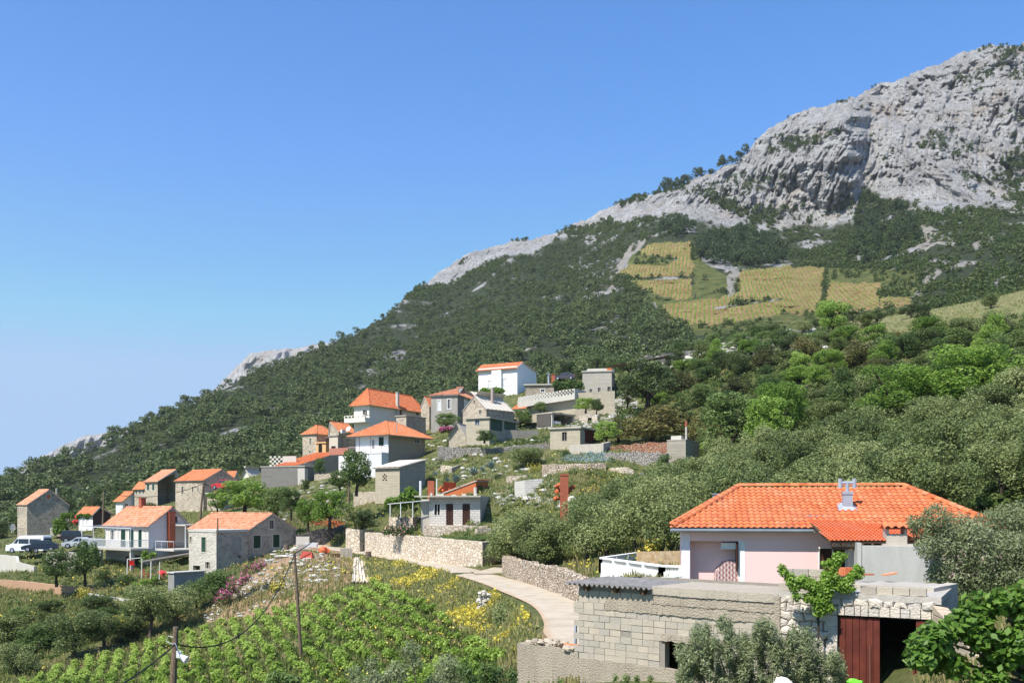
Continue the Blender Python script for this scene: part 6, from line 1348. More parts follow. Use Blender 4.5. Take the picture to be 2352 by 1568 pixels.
base = Vector(P(2235, 1400, 30)); sp = [(2120,1215,30,.42),(2150,1190,30,.48),(2170,1240,30,.55),(2200,1215,30.5,.55),(2235,1230,30,.6),(2270,1210,31,.55),(2310,1200,31,.6),(2350,1190,31,.6),(2130,1255,29.7,.4),(2165,1290,30,.5),(2210,1275,30,.55),(2260,1275,30,.6),(2310,1260,30,.6),(2350,1260,30,.6),(2190,1325,30,.5),(2240,1325,30,.55),(2290,1320,30,.55),(2340,1320,30,.6),(2185,1360,30,.4),(2250,1370,30,.5),(2320,1370,30,.5),(2100,1200,29.8,.25),(2400,1230,30.5,.7),(2400,1310,30,.7),(2150,1325,30,.35)]
big_plant('olive_tree', 'large pale olive tree overlapping the right end of the pink house roof', 'tree', base, 5, 4, world_lobes(base, sp, r_), 34000, .12, .036, L_OLIVE_N, 21, 14, .35)
base = Vector(P(2390, 1640, 17)); sp = []
for i in range(60):
    px = r_.uniform(2110, 2440); lo = np.interp(px, [2100, 2180, 2240, 2300, 2352], [1490, 1400, 1370, 1350, 1335]); hi = np.interp(px, [2100, 2180, 2240, 2300], [1500, 1520, 1590, 1650]); sp.append((px, r_.uniform(lo + 18, max(hi, lo + 25)), 17 + r_.uniform(-.6, .6), r_.uniform(.20, .34)))
big_plant('fig_tree', 'glossy dark green fig tree filling the bottom right corner', 'tree', base, 3, 3, world_lobes(base, sp, r_), 9000, .155, .095, L_FIG_N, 22, 14, .3, .5)
base = Vector(P(1760, 1800, 22)); sp = []
for i in range(300):
    px = r_.uniform(1560, 1935); lo = np.interp(px, [1550, 1575, 1610, 1655, 1675, 1700, 1735, 1760, 1800, 1830, 1860, 1900, 1935], [1470, 1480, 1440, 1425, 1425, 1470, 1440, 1425, 1470, 1440, 1450, 1490, 1525]); sp.append((px, r_.uniform(lo, 1610), 22 + r_.uniform(-.8, .8), r_.uniform(.08, .18)))
big_plant('olive_tree', 'feathery young olive in front of the block wall and stone garage', 'tree', base, 4, 3, world_lobes(base, sp, r_), 60000, .095, .022, L_OLIVE_N, 23, 12, .1, .8, sq=1.7)
base = Vector(P(1600, 1800, 21)); sp = [(r_.uniform(1515, 1640), r_.uniform(1530, 1660), 21.5, r_.uniform(.12, .24)) for i in range(22)] + [(1660, 1500 + 10 * i, 21, .15) for i in range(10)]
# climbing vine on the parapet
base = Vector(P(1880, 1400, 25)); sp = []
for (ax, ay, bx, by, n_, rr) in ((1800,1305,1835,1365,6,.10),(1820,1330,1880,1360,6,.14),(1845,1330,1870,1350,4,.16),(1880,1385,1925,1275,12,.13),(1885,1395,1900,1330,8,.16),(1915,1350,1975,1310,9,.12),(1890,1300,1905,1290,2,.07),(1860,1375,1910,1400,6,.12),(1935,1275,1925,1295,3,.08),(1900,1340,1950,1345,6,.12)):
    for i in range(n_): t_ = i / max(1, n_ - 1); sp.append((ax + (bx - ax) * t_ + r_.uniform(-7, 7), ay + (by - ay) * t_ + r_.uniform(-6, 6), 24.9, rr + .03))
big_plant('climbing_vine', 'bright green vine climbing over the block parapet above the red garage door', 'vine', base, 2, 2, world_lobes(base, sp, r_), 9000, .085, .058, L_CLIMB, 24, 0, .2, .4, BARKD, .1, .3)
# shrubs in the bottom foreground
base = Vector(P(980, 1900, 30)); sp = []
for i in range(60):
    px = r_.uniform(770, 1110); lo = np.interp(px, [760, 840, 900, 960, 1000, 1060, 1110], [1560, 1510, 1500, 1470, 1490, 1530, 1560]); sp.append((px, r_.uniform(lo + 8, 1680), 31 + r_.uniform(-1.2, 1.2), r_.uniform(.2, .42)))
big_plant('olive_tree', 'soft grey green olive top rising from the lower edge in front of the vineyard', 'tree', base, 5, 4, world_lobes(base, sp, r_), 26000, .11, .034, L_OLIVE_N, 25, 12, .2, .5)
base = Vector(P(1150, 1900, 24)); sp = [(px, py, 24 + r_.uniform(-.5, .5), r_.uniform(.12, .26)) for px, py in [(r_.uniform(1040, 1240), r_.uniform(1535, 1640)) for i in range(36)]]
big_plant('oleander_bush', 'spiky green oleander leaves at the lower edge by the low wall', 'shrub', base, 3, 3, world_lobes(base, sp, r_), 4600, .17, .035, L_MID, 26, 12, .2, .6)
base = Vector(P(720, 1900, 30)); sp = [(px, py, 30 + r_.uniform(-.5, .5), r_.uniform(.15, .3)) for px, py in [(r_.uniform(620, 780), r_.uniform(1545, 1640)) for i in range(20)]]
big_plant('green_shrub', 'leafy green shrub peeking over the lower edge below the wooden pole', 'shrub', base, 3, 3, world_lobes(base, sp, r_), 3000, .13, .06, L_MID, 27, 12, .2, .5)
base = Vector(P(1450, 1800, 24)); sp = [(px, py, 24 + r_.uniform(-.3, .3), r_.uniform(.06, .14)) for px, py in [(r_.uniform(1230, 1500), r_.uniform(1555, 1620)) for i in range(30)]]
big_plant('weed_clump', 'green weeds at the lower edge under the block wall', 'weeds', base, 3, 3, world_lobes(base, sp, r_), 2200, .09, .04, L_MID, 28, 4, .2, .6)
# vine pergola beside the cottage
base = Vector(P(930, 1215, 98)); sp = []
for i in range(60): px = r_.uniform(888, 982); sp.append((px, r_.uniform(np.interp(px, [885, 940, 985], [1150, 1122, 1138]), np.interp(px, [885, 940, 985], [1162, 1170, 1175])), r_.uniform(97, 101), r_.uniform(.25, .45)))
e = big_plant('vine_pergola', 'grape vine pergola on thin white posts left of the cottage', 'pergola', base, 4, 3, world_lobes(base, sp, r_), 6500, .2, .15, L_BRIGHT, 29, 4, .3, .5)
mb = MB()
for px, py in ((920, 1152), (948, 1151), (896, 1155)): mb.bar(P(px, 1188, 95.5) - base, P(px, py, 95.5) - base, .07)
mb.bar(P(890, 1157, 95.5) - base, P(985, 1148, 95.5) - base, .07); mb.build('post_frame', WMETAL, e)
base = Vector(P(160, 1190, 138)); sp = [(r_.uniform(142, 208), 1183 + r_.uniform(-2, 3), 138, .3) for i in range(30)] + [(r_.uniform(125, 150), r_.uniform(1195, 1225), 138, .5) for i in range(14)]
big_plant('trellis_vine', 'flat topped green vine trellis beside the small white fronted house', 'vine', base, 3, 3, world_lobes(base, sp, r_), 2400, .3, .2, L_BRIGHT, 30, 5)
base = Vector(P(1330, 890, 160)); sp = [(r_.uniform(1272, 1338), r_.uniform(875, 892), 160, .55) for i in range(26)]
big_plant('trellis_vine', 'leafy vine canopy beside the concrete shell', 'vine', base, 3, 3, world_lobes(base, sp, r_), 2400, .35, .22, L_MID, 31, 5)
base = Vector(P(1140, 905, 165)); sp = [(r_.uniform(1105, 1160), 898 + r_.uniform(-4, 4), 165, .45) for i in range(22)]
big_plant('trellis_vine', 'flat green vine arbour right of the grey cement house roof', 'vine', base, 3, 3, world_lobes(base, sp, r_), 2000, .35, .22, L_BRIGHT, 32, 5)
base = Vector(P(360, 1330, 98)); sp = [(r_.uniform(325, 360), r_.uniform(1265, 1290), 99, .25) for i in range(10)] + [(r_.uniform(300, 420), r_.uniform(1325, 1350), 97, .3) for i in range(12)]
big_plant('garden_vine', 'tangled garden greenery under the posts between the two old houses', 'vine', base, 3, 3, world_lobes(base, sp, r_), 2600, .2, .13, L_BRIGHT, 33, 5)
# rose bed, valerian
def clump(name, label, cat, pts, rad, mats, n, ln, wd, seed, Y, fl=.4):
    r = np.random.default_rng(seed); base = P(pts[0][0], pts[0][1], Y); L = [(*(P(a, b, Y + r.uniform(-.5, .5)) - base), rad * r.uniform(.7, 1.2)) for a, b in pts]
    e = empty(name, label, cat, base); co, v = leaf_cloud(r, L, n, ln, wd, .2, .4); link('leaves', mesh_np('leaves', co, np.arange(len(co)).reshape(-1, 4), [mats[0]], {'v': ('FACE', 'FLOAT', v)}), e)
    L2 = [(a, b, c + d * .4, d) for a, b, c, d in L]; co, v = leaf_cloud(r, L2, int(n * fl), ln * .9, ln * .8, .8, .4); link('blossoms', mesh_np('blossoms', co, np.arange(len(co)).reshape(-1, 4), [mats[1]], {'v': ('FACE', 'FLOAT', v)}), e); return e
clump('rose_bed', 'bed of pink roses on top of the cream retaining wall', 'flowers', [(888 + i * 6, 1222 - (i % 3) * 5) for i in range(12)], .38, (L_MID, L_ROSE), 1800, .14, .1, 41, 92, .10)
clump('red_valerian', 'patch of magenta valerian on the slope below the grey stone house', 'flowers', [(r_.uniform(505, 600), 0) for i in range(1)] and [(505 + i * 6 + r_.uniform(-6, 6), 1378 - i * 5.5 + r_.uniform(-14, 12)) for i in range(17)], .40, (L_MID, L_MAG), 2400, .16, .06, 42, 84, .35)
clump('bougainvillea', 'pink flowering bush beside the grey cement house', 'flowers', [(1012 + i * 4, 986 + (i % 2) * 3) for i in range(7)], .4, (L_DARK, L_MAG), 500, .25, .15, 43, 144, .8)
for i, (x, y, w_, lb) in enumerate(((960,1370,60,'yellow broom in full flower on the bank below the road'),(985,1335,40,'small yellow flowering bush just under the road edge'),(755,1345,50,'yellow flowering bush below the stack of pale poles'),(640,1355,40,'yellow flowering weeds on the rubble slope'),(272,1432,26,'rounded yellow broom among the lower left olives'),(190,1368,16,'small yellow flowers on the edge of the lower garden'),(1500,1256,22,'yellow flowers behind the white terrace'),(1150,1372,40,'yellow daisies at the road bend'),(1230,1086,30,'yellow flowering clump under the lone grey olive'),(1240,1255,40,'yellow wildflowers under the olives above the road wall'))):
    Yb = [78,82,88,84,82,96,58,61,112,72][i]; clump('yellow_broom', lb, 'flowers', [(x + r_.uniform(-w_, w_) * .5, y + r_.uniform(-12, 14) * (w_ / 50 + .3)) for k in range(16)], .014 * Yb * .35, (L_MID, L_YEL), 700, .12, .07, 60 + i, Yb, .9)
# agaves
for i, (x, yb, w_, Y, lb) in enumerate(((1088,1092,40,112,'large blue grey agave nearest the sloping concrete strip'),(1128,1076,38,114,'blue grey agave standing highest beside the lone olive'),(1108,1082,26,113.5,'middle agave half hidden between two larger ones'),(1048,1108,38,108,'blue grey agave just above the brick outhouse'),(1028,1106,20,108.5,'small agave left of the one above the outhouse'),(1000,1092,22,112,'small agave by the brick chimney of the cottage'))):
    mb = MB(); s_ = w_ / F * Y; rd = random.Random(i)
    for k in range(34):
        a = k * 2.399; el = R(18 + 62 * (k / 34.0)); L_ = s_ * rd.uniform(.5, .68); d = Vector((math.cos(a) * math.cos(el), math.sin(a) * math.cos(el), math.sin(el))); sd_ = Vector((-math.sin(a), math.cos(a), 0)); v0 = rd.random()
        p0 = d * .05; p1 = d * L_ * .5; p2 = d * L_ - Vector((0, 0, .04)); ww = s_ * .055; nn = d.cross(sd_) * ww * .5
        mb.face([p0 - sd_ * ww * .7, p0 + sd_ * ww * .7, p1 + sd_ * ww + nn, p1 - sd_ * ww + nn], 0, v0); mb.face([p1 - sd_ * ww + nn, p1 + sd_ * ww + nn, p2], 0, v0)
    o = mb.build('agave', L_AGAVE); o.location = P(x, yb, Y); tag(o, lb, 'agave')
# ------------------------------------------------------------------ vineyard below the road
def vine_mesh(seed):
    r = np.random.default_rng(seed); L = [(r.uniform(-.3, .3), r.uniform(-.3, .3), r.uniform(.32, .72), r.uniform(.12, .24)) for i in range(9)]
    co, v = leaf_cloud(r, L, 230, .15, .12, .3, .5); n = len(co)
    s = np.array([[-.03,-.03,-.1],[.03,-.03,-.1],[.03,.03,.35],[-.03,.03,.35],[.03,-.03,-.1],[-.03,.03,-.1],[-.03,-.03,.35],[.03,.03,.35]])
    co = np.concatenate([co, s]); q = np.arange(len(co)).reshape(-1, 4); return co, q, np.r_[v, .0, .0]
VM = [vine_mesh(i) for i in range(5)]; VME = [mesh_np('grapevine', c_, q_, [L_VINE], {'v': ('FACE', 'FLOAT', v_)}) for c_, q_, v_ in VM]
VP = [(858,1346),(935,1362),(1010,1415),(1090,1478),(1140,1500),(1180,1760),(-150,1760),(60,1560),(400,1462),(600,1412),(720,1385)]
ca, sa_ = math.cos(.35), math.sin(.35); spots = []
for i in range(-70, 70):
    for j in range(-70, 70):
        x = -16 + (i * 1.08) * ca - (j * .98) * sa_ + r_.normal() * .12; y = 66 + (i * 1.08) * sa_ + (j * .98) * ca + r_.normal() * .12
        if not 38 < y < 92: continue
        z = gzf(x, y); px_ = x / y * F + CX; py_ = H0 - z / y * F
        if in_poly(np.array([px_]), np.array([py_]), VP)[0] and r_.random() > .07: spots.append((y, x, z))
spots.sort(); vis = [s for s in spots if H0 - s[2] / s[0] * F < 1590]
for k, (y, x, z) in enumerate(vis[:300]):
    o = link('grapevine', VME[k % 5]); o.location = (x, y, z); o.rotation_euler = (0, 0, k * 2.4); s_ = .56 + .46 * ((k * 37) % 11) / 11; o.scale = (s_, s_, s_ * (.85 + .3 * ((k * 13) % 7) / 7)); tag(o, 'bushy bright green grapevine among the nearest plants of the vineyard below the road', 'grapevine', 'grapevines of the lower vineyard')
def bake(name, variants, pts, mat, label=None):
    """many plants as one mesh; pts: x y z scale zscale rot shade"""
    co = []; q = []; v = []; n = 0
    for k, (x, y, z, s, sz, a, sh) in enumerate(pts):
        c_, q_, v_ = variants[k % len(variants)]; ca_, sa2 = math.cos(a) * s, math.sin(a) * s
        co.append(np.c_[c_[:, 0] * ca_ - c_[:, 1] * sa2 + x, c_[:, 0] * sa2 + c_[:, 1] * ca_ + y, c_[:, 2] * s * sz + z]); q.append(q_ + n); v.append(np.clip(v_ * .7 + sh, 0, 1)); n += len(c_)
    if not co: return
    me = mesh_np(name, np.concatenate(co), np.concatenate(q), [mat], {'v': ('FACE', 'FLOAT', np.concatenate(v))}); o = link(name, me); tag(o, label, None, None, 'stuff'); return o
bake('distant_grapevines', VM, [(x, y, z, .56 + .42 * r_.random(), 1, r_.random() * 6.28, .3 * r_.random()) for y, x, z in vis[300:]], L_VINE, 'remaining grapevines in the upper rows of the vineyard below the road')
print('VINES', len(vis))
# ------------------------------------------------------------------ ground cover
cw_ = np.abs(np.gradient(PYY.reshape(420, 560), axis=0) * np.gradient(PXX.reshape(420, 560), axis=1)).ravel(); front = (PXX > -60) & (PXX < 2412) & (PYY > 620) & (PYY < 1660)
dr, _ = road_d(XX[front & (YY < 130)], YY[front & (YY < 130)]); RDm = np.full(len(XX), 99.); RDm[front & (YY < 130)] = dr
OKG = ~(in_poly(PXX, YY, [(1330,24),(1330,34),(1560,38),(1560,51),(2420,51),(2420,41),(2160,41),(2160,29),(2110,19),(1700,19)]))
def gpick(n, dens, r):
    p = cw_ * front * dens * (RDm > 2.2) * OKG; p = p / p.sum(); k = r.choice(len(XX), n, p=p)
    du = (r.random(n) - .5) * 1.6 / 559 * YY[k]; dy = (r.random(n) - .5) * YY[k] * (math.log(330 / 7) / 419); X = XX[k] + du + XX[k] / YY[k] * dy; Y = YY[k] + dy; return X, Y, gz(X, Y)
def blades(name, n, dens, hgt, wid, mat, seed, label, per=4, spread=.18, shade=0.0, flat=0.0):
    r = np.random.default_rng(seed); X, Y, Z = gpick(n, dens, r); X = np.repeat(X, per); Y = np.repeat(Y, per); Z = np.repeat(Z, per); N = n * per
    a = r.random(N) * 6.283; d = spread * np.sqrt(r.random(N)); bx = X + np.cos(a) * d; by = Y + np.sin(a) * d; h = hgt * (.4 + .9 * r.random(N)) * np.repeat(.6 + .8 * r.random(n), per); l = .35 * h
    t = r.random(N) * 6.283; tx = bx + np.cos(t) * l * r.random(N); ty = by + np.sin(t) * l * r.random(N); w_ = wid * (.6 + .8 * r.random(N)); q = r.random(N) * 3.14
    co = np.stack([np.c_[bx - np.cos(q) * w_, by - np.sin(q) * w_, Z - .05], np.c_[bx + np.cos(q) * w_, by + np.sin(q) * w_, Z - .05], np.c_[tx + np.cos(q) * w_ * .4, ty, Z + h], np.c_[tx - np.cos(q) * w_ * .4, ty, Z + h * .96]], 1).reshape(-1, 3)
    v = np.clip(np.repeat(r.random(n), per) * .6 + r.random(N) * .4 + shade, 0, 1); tag(link(name, mesh_np(name, co, np.arange(len(co)).reshape(-1, 4), [mat], {'v': ('FACE', 'FLOAT', v)})), label, None, None, 'stuff')
big_n = fbm(XX / 6, YY / 6, 1, 3); vz = in_poly(PXX, PYY, VP)
blades('grass', 62000, (np.clip((big_n - .35) * 4, .15, 1)) * (1 - .8 * vz), .28, .05, L_GRASS, 1, 'green grass and weeds covering banks and terraces')
bankp = in_poly(PXX, PYY, [(830,1285),(1000,1310),(1180,1345),(1270,1420),(1270,1480),(1180,1520),(1130,1490),(1000,1410),(930,1355),(850,1340)])
blades('bank_grass', 8000, bankp * 1.0 + 1e-6, .38, .035, L_DRYG, 2, 'tall pale seeding grass on the bank between road and vineyard', 4, .2)
blades('green_bank_grass', 14000, bankp * 1.0 + 1e-6, .42, .05, L_GRASS, 12, 'green grass on the bank between road and vineyard')
blades('dry_grass', 22000, np.clip((fbm(XX / 4, YY / 4, 9, 3) - .5) * 5, 0, 1) * (1 - vz) + 1e-6 + .15 * in_poly(PXX, PYY, [(1900,735),(2500,640),(2500,700),(1950,785)]), .32, .045, L_DRYG, 3, 'patches of dry yellow grass on the slopes')
blades('weed_stalks', 5500, vz * 1.0 + 1e-6, .3, .05, L_GRASS, 4, 'low weeds between the grapevines')
flow = np.clip((fbm(XX / 3.2, YY / 3.2, 21, 3) - .52) * 7, 0, 1)
def dots(name, n, dens, hgt, size, mat, seed, label):
    r = np.random.default_rng(seed); X, Y, Z = gpick(n, dens * (YY > 38), r); c = np.c_[X, Y, Z + hgt * (.5 + .7 * r.random(n))]; nrm = unit(r.normal(size=(n, 3)) + [0, -.4, .8]); t = unit(np.cross(nrm, r.normal(size=(n, 3)))); b = np.cross(nrm, t); s = size * (.6 + .8 * r.random(n))[:, None]
    co = np.stack([c - t * s, c + b * s, c + t * s, c - b * s], 1).reshape(-1, 3); tag(link(name, mesh_np(name, co, np.arange(len(co)).reshape(-1, 4), [mat], {'v': ('FACE', 'FLOAT', r.random(n))})), label, None, None, 'stuff')
dots('yellow_flowers', 15000, flow * (bankp * 3.0 + .05 * (YY < 140) * (1 - vz)) + .1 * bankp + 1e-7, .5, .08, L_YEL, 5, 'yellow wildflowers scattered over the road bank and terraces')
dots('vineyard_flowers', 1500, (vz * 1.0 + 1e-7) * flow, .3, .05, L_YEL, 15, 'sparse yellow flowers between the grapevines')
# shrubby undergrowth as low leaf mounds
def mound(seed, mat_n=150):
    r = np.random.default_rng(seed); L = [(r.uniform(-.3, .3), r.uniform(-.3, .3), r.uniform(.05, .4), r.uniform(.15, .28)) for i in range(7)]; co, v = leaf_cloud(r, L, mat_n, .15, .10, .5, .4); return co, np.arange(len(co)).reshape(-1, 4), v
MND = [mound(i) for i in range(5)]; r = np.random.default_rng(77)
HILL = [(1430,790),(1700,740),(2500,690),(2500,1100),(2300,1180),(1600,1200),(1560,1090),(1620,1000),(1400,1000),(1420,860)]
def mounds(name, n, dens, smin, smax, mat, seed, label):
    r = np.random.default_rng(seed); X, Y, Z = gpick(n, dens + 1e-7, r); bake(name, MND, [(X[i], Y[i], Z[i] - .05, r.uniform(smin, smax), r.uniform(.6, 1.1), r.random() * 6.28, .3 * r.random()) for i in range(n)], mat, label)
inh = in_poly(PXX, PYY, HILL) * 1.0; mead = in_poly(PXX, PYY, [(1880,745),(2500,640),(2500,700),(2150,760),(1950,785)])
mounds('undergrowth', 1500, inh * (1 - mead), .9, 2.4, L_DARK, 1, 'dark low scrub filling gaps between the hillside shrubs')
mounds('leafy_undergrowth', 900, inh * (1 - mead) * (fbm(XX / 9, YY / 9, 31, 2) > .5), .8, 2.0, L_MID, 2, 'fresh green low scrub on the hillside')
vil = in_poly(PXX, PYY, [(0,1240),(300,1300),(560,1190),(700,1110),(900,1060),(1000,1000),(1250,960),(1400,900),(1400,1060),(1560,1090),(1140,1250),(860,1200),(680,1260),(400,1420),(0,1560)]) * (1 - vz)
mounds('terrace_weeds', 900, vil, .4, 1.0, L_MID, 3, 'weedy green clumps on the village terraces and slopes')
mounds('grey_scrub', 500, vil * (fbm(XX / 7, YY / 7, 41, 2) > .5), .5, 1.3, L_OLIVE, 4, 'grey green scrubby clumps on the village slopes')
mounds('bank_bushes', 260, bankp * 1.0, .5, 1.0, L_OLIVE, 6, 'grey green tussocks on the road bank')
cab = in_poly(PXX, PYY, [(1060,1008),(1260,1004),(1262,1018),(1010,1030)]) * 1.0; mounds('vegetable_rows', 260, cab, .4, .7, L_MID, 7, 'green vegetable strip below the double garage')
cab = in_poly(PXX, PYY, [(1290,1045),(1410,1042),(1410,1062),(1290,1062)]) * 1.0; mounds('cabbage_patch', 160, cab, .6, 1.0, L_AGAVE, 8, 'blue green cabbage patch under the planter wall')
# onion rows by the cottage: strip of tall green blades on the wall top
r = np.random.default_rng(5); pts = []
for i in range(260): t_ = r.random(); q_ = P(970 + t_ * 165, 0, 90 - 7 * t_); pts.append((q_.x, q_.y + r.uniform(.3, 2.2), (H0 - 1236) / F * (90 - 7 * t_) - .25, r.uniform(.5, .8), 1, r.random() * 6, .2 * r.random()))
bake('onion_rows', MND, pts, L_MID, 'strip of green onions on top of the long retaining wall')
# ------------------------------------------------------------------ loose stones
def rock_var(seed):
    rd = random.Random(seed); mb = MB(); mb.blob((0, 0, 0), .5, .38, .28, seed, 6, 4, .7); co = np.array(mb.v); q = []
    for f in mb.f: q.append(f if len(f) == 4 else f + [f[-1]])
    return co, np.array(q), np.full(len(q), .5)
RKS = [rock_var(i) for i in range(8)]
def rocks(name, n, dens, s0, s1, mat, seed, label):
    r = np.random.default_rng(seed); X, Y, Z = gpick(n, dens + 1e-8, r); bake(name, RKS, [(X[i], Y[i], Z[i] + .05, s0 + (s1 - s0) * r.random() ** 2.5, r.uniform(.5, 1), r.random() * 6.28, 0) for i in range(n)], mat, label)
spill = in_poly(PXX, PYY, [(640,1268),(760,1275),(790,1330),(690,1345),(560,1415),(470,1425),(470,1400),(560,1330)]) * 1.0
rocks('rubble_slope_stones', 850, spill * np.clip((fbm(XX / 2.2, YY / 2.2, 51, 3) - .42) * 6, .05, 1), .08, .55, LIME, 1, 'white limestone rubble tipped down the slope beside the grey stone house')
rocks('hillside_stones', 800, np.clip((zone[:, 1] - .2) * 2, 0, 1) * (1 - spill) * (YY > 90), .2, 1.2, LIME, 2, 'pale limestone boulders and outcrops scattered over terraces')
rocks('bank_stones', 260, bankp * flow, .15, .6, LIME, 3, 'small pale stones in the flowery road bank')
wl_ = in_poly(PXX, PYY, [(1450,775),(1880,755),(1900,800),(1600,830),(1440,850)]) * 1.0; rocks('crest_rocks', 1000, wl_, .6, 2.4, LIME, 4, 'white rock outcrops along the upper hillside crest')
rocks('slope_gravel', 1800, (spill * .6 + vz * .25), .05, .16, mat_plain('tan_gravel', (.42, .32, .22), .9), 5, 'gravel and clods on bare soil')
# ------------------------------------------------------------------ pine forest and mountain scrub
def tuft(kind, seed, n, ln, wd):
    r = np.random.default_rng(seed); L = lobes_for(kind, r); co, v = leaf_cloud(r, L, n, ln, wd, .6, .45, .8); co[:, 2] = np.clip(co[:, 2], -.05, 2); return co, np.arange(len(co)).reshape(-1, 4), v
PV = [tuft('pine', i, 260, .11, .07) for i in range(5)]; SV = [tuft('shrub', 20 + i, 120, .18, .13) for i in range(4)]
Xg, Yg, Zg = MT['X'], MT['Y'], MT['Z']; PXg = MT['PX']; pyg = MT['py']; skg = MT['sk']
ex = np.gradient(np.stack([Xg, Yg, Zg], -1), axis=1); ey = np.gradient(np.stack([Xg, Yg, Zg], -1), axis=0); ar = np.linalg.norm(np.cross(ex, ey), axis=-1); hz = np.abs(ex[..., 0] * ey[..., 1])
nonveg = np.clip(MT['soil'] + MT['path'] * .7, 0, 1)
fb = np.interp(pyg, [500, 600, 650, 700, 760, 1000], [1440, 1410, 1420, 1490, 1560, 1700]); forest = (PXg < fb + (fbm(PXg / 60, pyg / 60, 3, 2) - .5) * 60) * (pyg > np.interp(PXg, [a[0] for a in CB], [a[1] for a in CB]) + 6) * (1 - MT['rock']) * (1 - nonveg)
clr = fbm(Xg / 28, Yg / 50, 5, 3); up_ = np.clip((pyg - skg) / 260, 0, 1)
dens_f = forest * np.clip((.60 - clr) * 8 + .25 * up_, .05, 1) * (1 - .75 * MT['oc'])
def mpick(n, w_, r):
    p = w_.ravel() / w_.sum(); k = r.choice(p.size, n, p=p); i, j = np.unravel_index(k, Xg.shape); i = np.clip(i, 0, Xg.shape[0] - 2); j = np.clip(j, 0, Xg.shape[1] - 2); a = r.random(n); b = r.random(n)
    f = lambda G: G[i, j] * (1-a) * (1-b) + G[i+1, j] * a * (1-b) + G[i, j+1] * (1-a) * b + G[i+1, j+1] * a * b
    return f(Xg), f(Yg), f(Zg), f(pyg)
def thin(X, Y, Z, gap):
    seen = {}; keep = []
    for i in range(len(X)):
        k = (int(X[i] // gap), int(Y[i] // gap))
        if k in seen: continue
        seen[k] = 1; keep.append(i)
    return keep
r = np.random.default_rng(31); inview = (PXg > -60) & (PXg < 2420)
X, Y, Z, PYs = mpick(36000, hz * dens_f * inview, r); kp = thin(X, Y, Z, 3.6)[:9000]; pts = [(X[i], Y[i], Z[i] - .3, (2.8 + 6.2 * r.random() ** 1.6) * (1.1 - .45 * min(1, max(0, (Y[i] - 250) / 450))), r.uniform(.7, .95), r.random() * 6.28, .5 * r.random() ** 1.5) for i in kp]
pts.sort(key=lambda p: p[1]); PME = [mesh_np('forest_pine', c_, q_, [L_PINE], {'v': ('FACE', 'FLOAT', np.clip(v_ * .7 + .15, 0, 1))}) for c_, q_, v_ in PV]
near = [p for p in pts if p[1] < 330][:300]; ids = set(map(id, near))
for k, p in enumerate(near):
    o = link('pine_tree', PME[k % 5]); o.location = p[:3]; o.scale = (p[3], p[3], p[3] * p[4]); o.rotation_euler = (0, 0, p[5]); tag(o, 'dark green pine on the lower edge of the mountain forest', 'tree', 'pines of the lower forest edge')
bake('pine_forest', PV, [p for p in pts if id(p) not in ids], L_PINE, 'dense dark green pine forest covering the mountain slope')
print('PINES', len(pts))
# scrub between cliffs and vineyards
right = (1 - forest) * (1 - MT['rock']) * (1 - nonveg); gr_ = MT['grass']; cl2 = fbm(Xg / 22, Yg / 30, 11, 3)
dp = np.zeros(Xg.shape)
for pl in [[(1590,600),(1620,550),(1700,535),(1790,560),(1800,600),(1760,618),(1650,610)], [(1940,590),(1980,540),(2060,540),(2060,600),(1990,615)], [(1960,520),(1990,435),(2090,480),(2110,560),(2040,560)], [(1500,540),(1560,510),(1600,530),(1560,550)]]: dp = np.maximum(dp, in_poly(PXg, pyg, pl))
w2 = ar * right * inview * np.clip((cl2 - .40) * 5, .10, 1) * (1 - .85 * gr_) * (pyg < 900) * (1 - .6 * MT['oc'])
X, Y, Z, PYs = mpick(9000, w2, r); kp = thin(X, Y, Z, 2.3)[:4300]; bake('mountain_scrub', SV, [(X[i], Y[i], Z[i] - .2, r.uniform(1.8, 5.2), r.uniform(.6, .9), r.random() * 6.28, .35 * r.random()) for i in kp], L_DARK, 'dark green scrub dotting the slope between cliffs and vineyards')
X, Y, Z, PYs = mpick(3000, w2 * (cl2 > .5), r); bake('green_mountain_scrub', SV, [(X[i], Y[i], Z[i] - .2, r.uniform(1.5, 4.5), r.uniform(.6, .9), r.random() * 6.28, .35 * r.random()) for i in range(1500)], L_MID, 'fresher green scrub on the mountain slope')
X, Y, Z, PYs = mpick(1200, hz * dp * right, r); kp = thin(X, Y, Z, 3.4)[:420]; bake('pine_stand', PV, [(X[i], Y[i], Z[i] - .3, r.uniform(5, 8), r.uniform(.9, 1.3), r.random() * 6.28, .2 * r.random()) for i in kp], L_PINE, 'dark pine stands under the grey cliffs')
lg = fbm(Xg / 30 + Zg / 40, Zg / 26 - Xg / 60, 17, 4); w3 = ar * MT['rock'] * inview * np.clip((lg - .60) * 9, 0, 1) * (1 - .6 * (pyg < 330)) + 1e-6 * ar * MT['rock'] * inview * 4
ledge = in_poly(PXg, pyg, [(1780,310),(1830,320),(1900,310),(1930,290),(1925,305),(1880,330),(1820,345),(1785,335)]) * 1.0; w3 = w3 + ar * MT['rock'] * ledge * .8
for pl in [[(1560,440),(1700,400),(1830,400),(1850,430),(1750,440),(1640,470)],[(2180,350),(2240,330),(2250,350),(2190,370)],[(2290,380),(2352,320),(2400,340),(2400,470),(2330,450)],[(1690,480),(1850,470),(1820,500),(1720,510)]]: w3 = w3 + ar * MT['rock'] * in_poly(PXg, pyg, pl) * .25
X, Y, Z, PYs = mpick(1700, w3, r); bake('cliff_bushes', SV, [(X[i], Y[i] - .8, Z[i] - .2, r.uniform(1.4, 5.0), r.uniform(.6, .9), r.random() * 6.28, .3 * r.random()) for i in range(1700)], L_DARK, 'dark bushes clinging to ledges and cracks of the limestone cliffs')
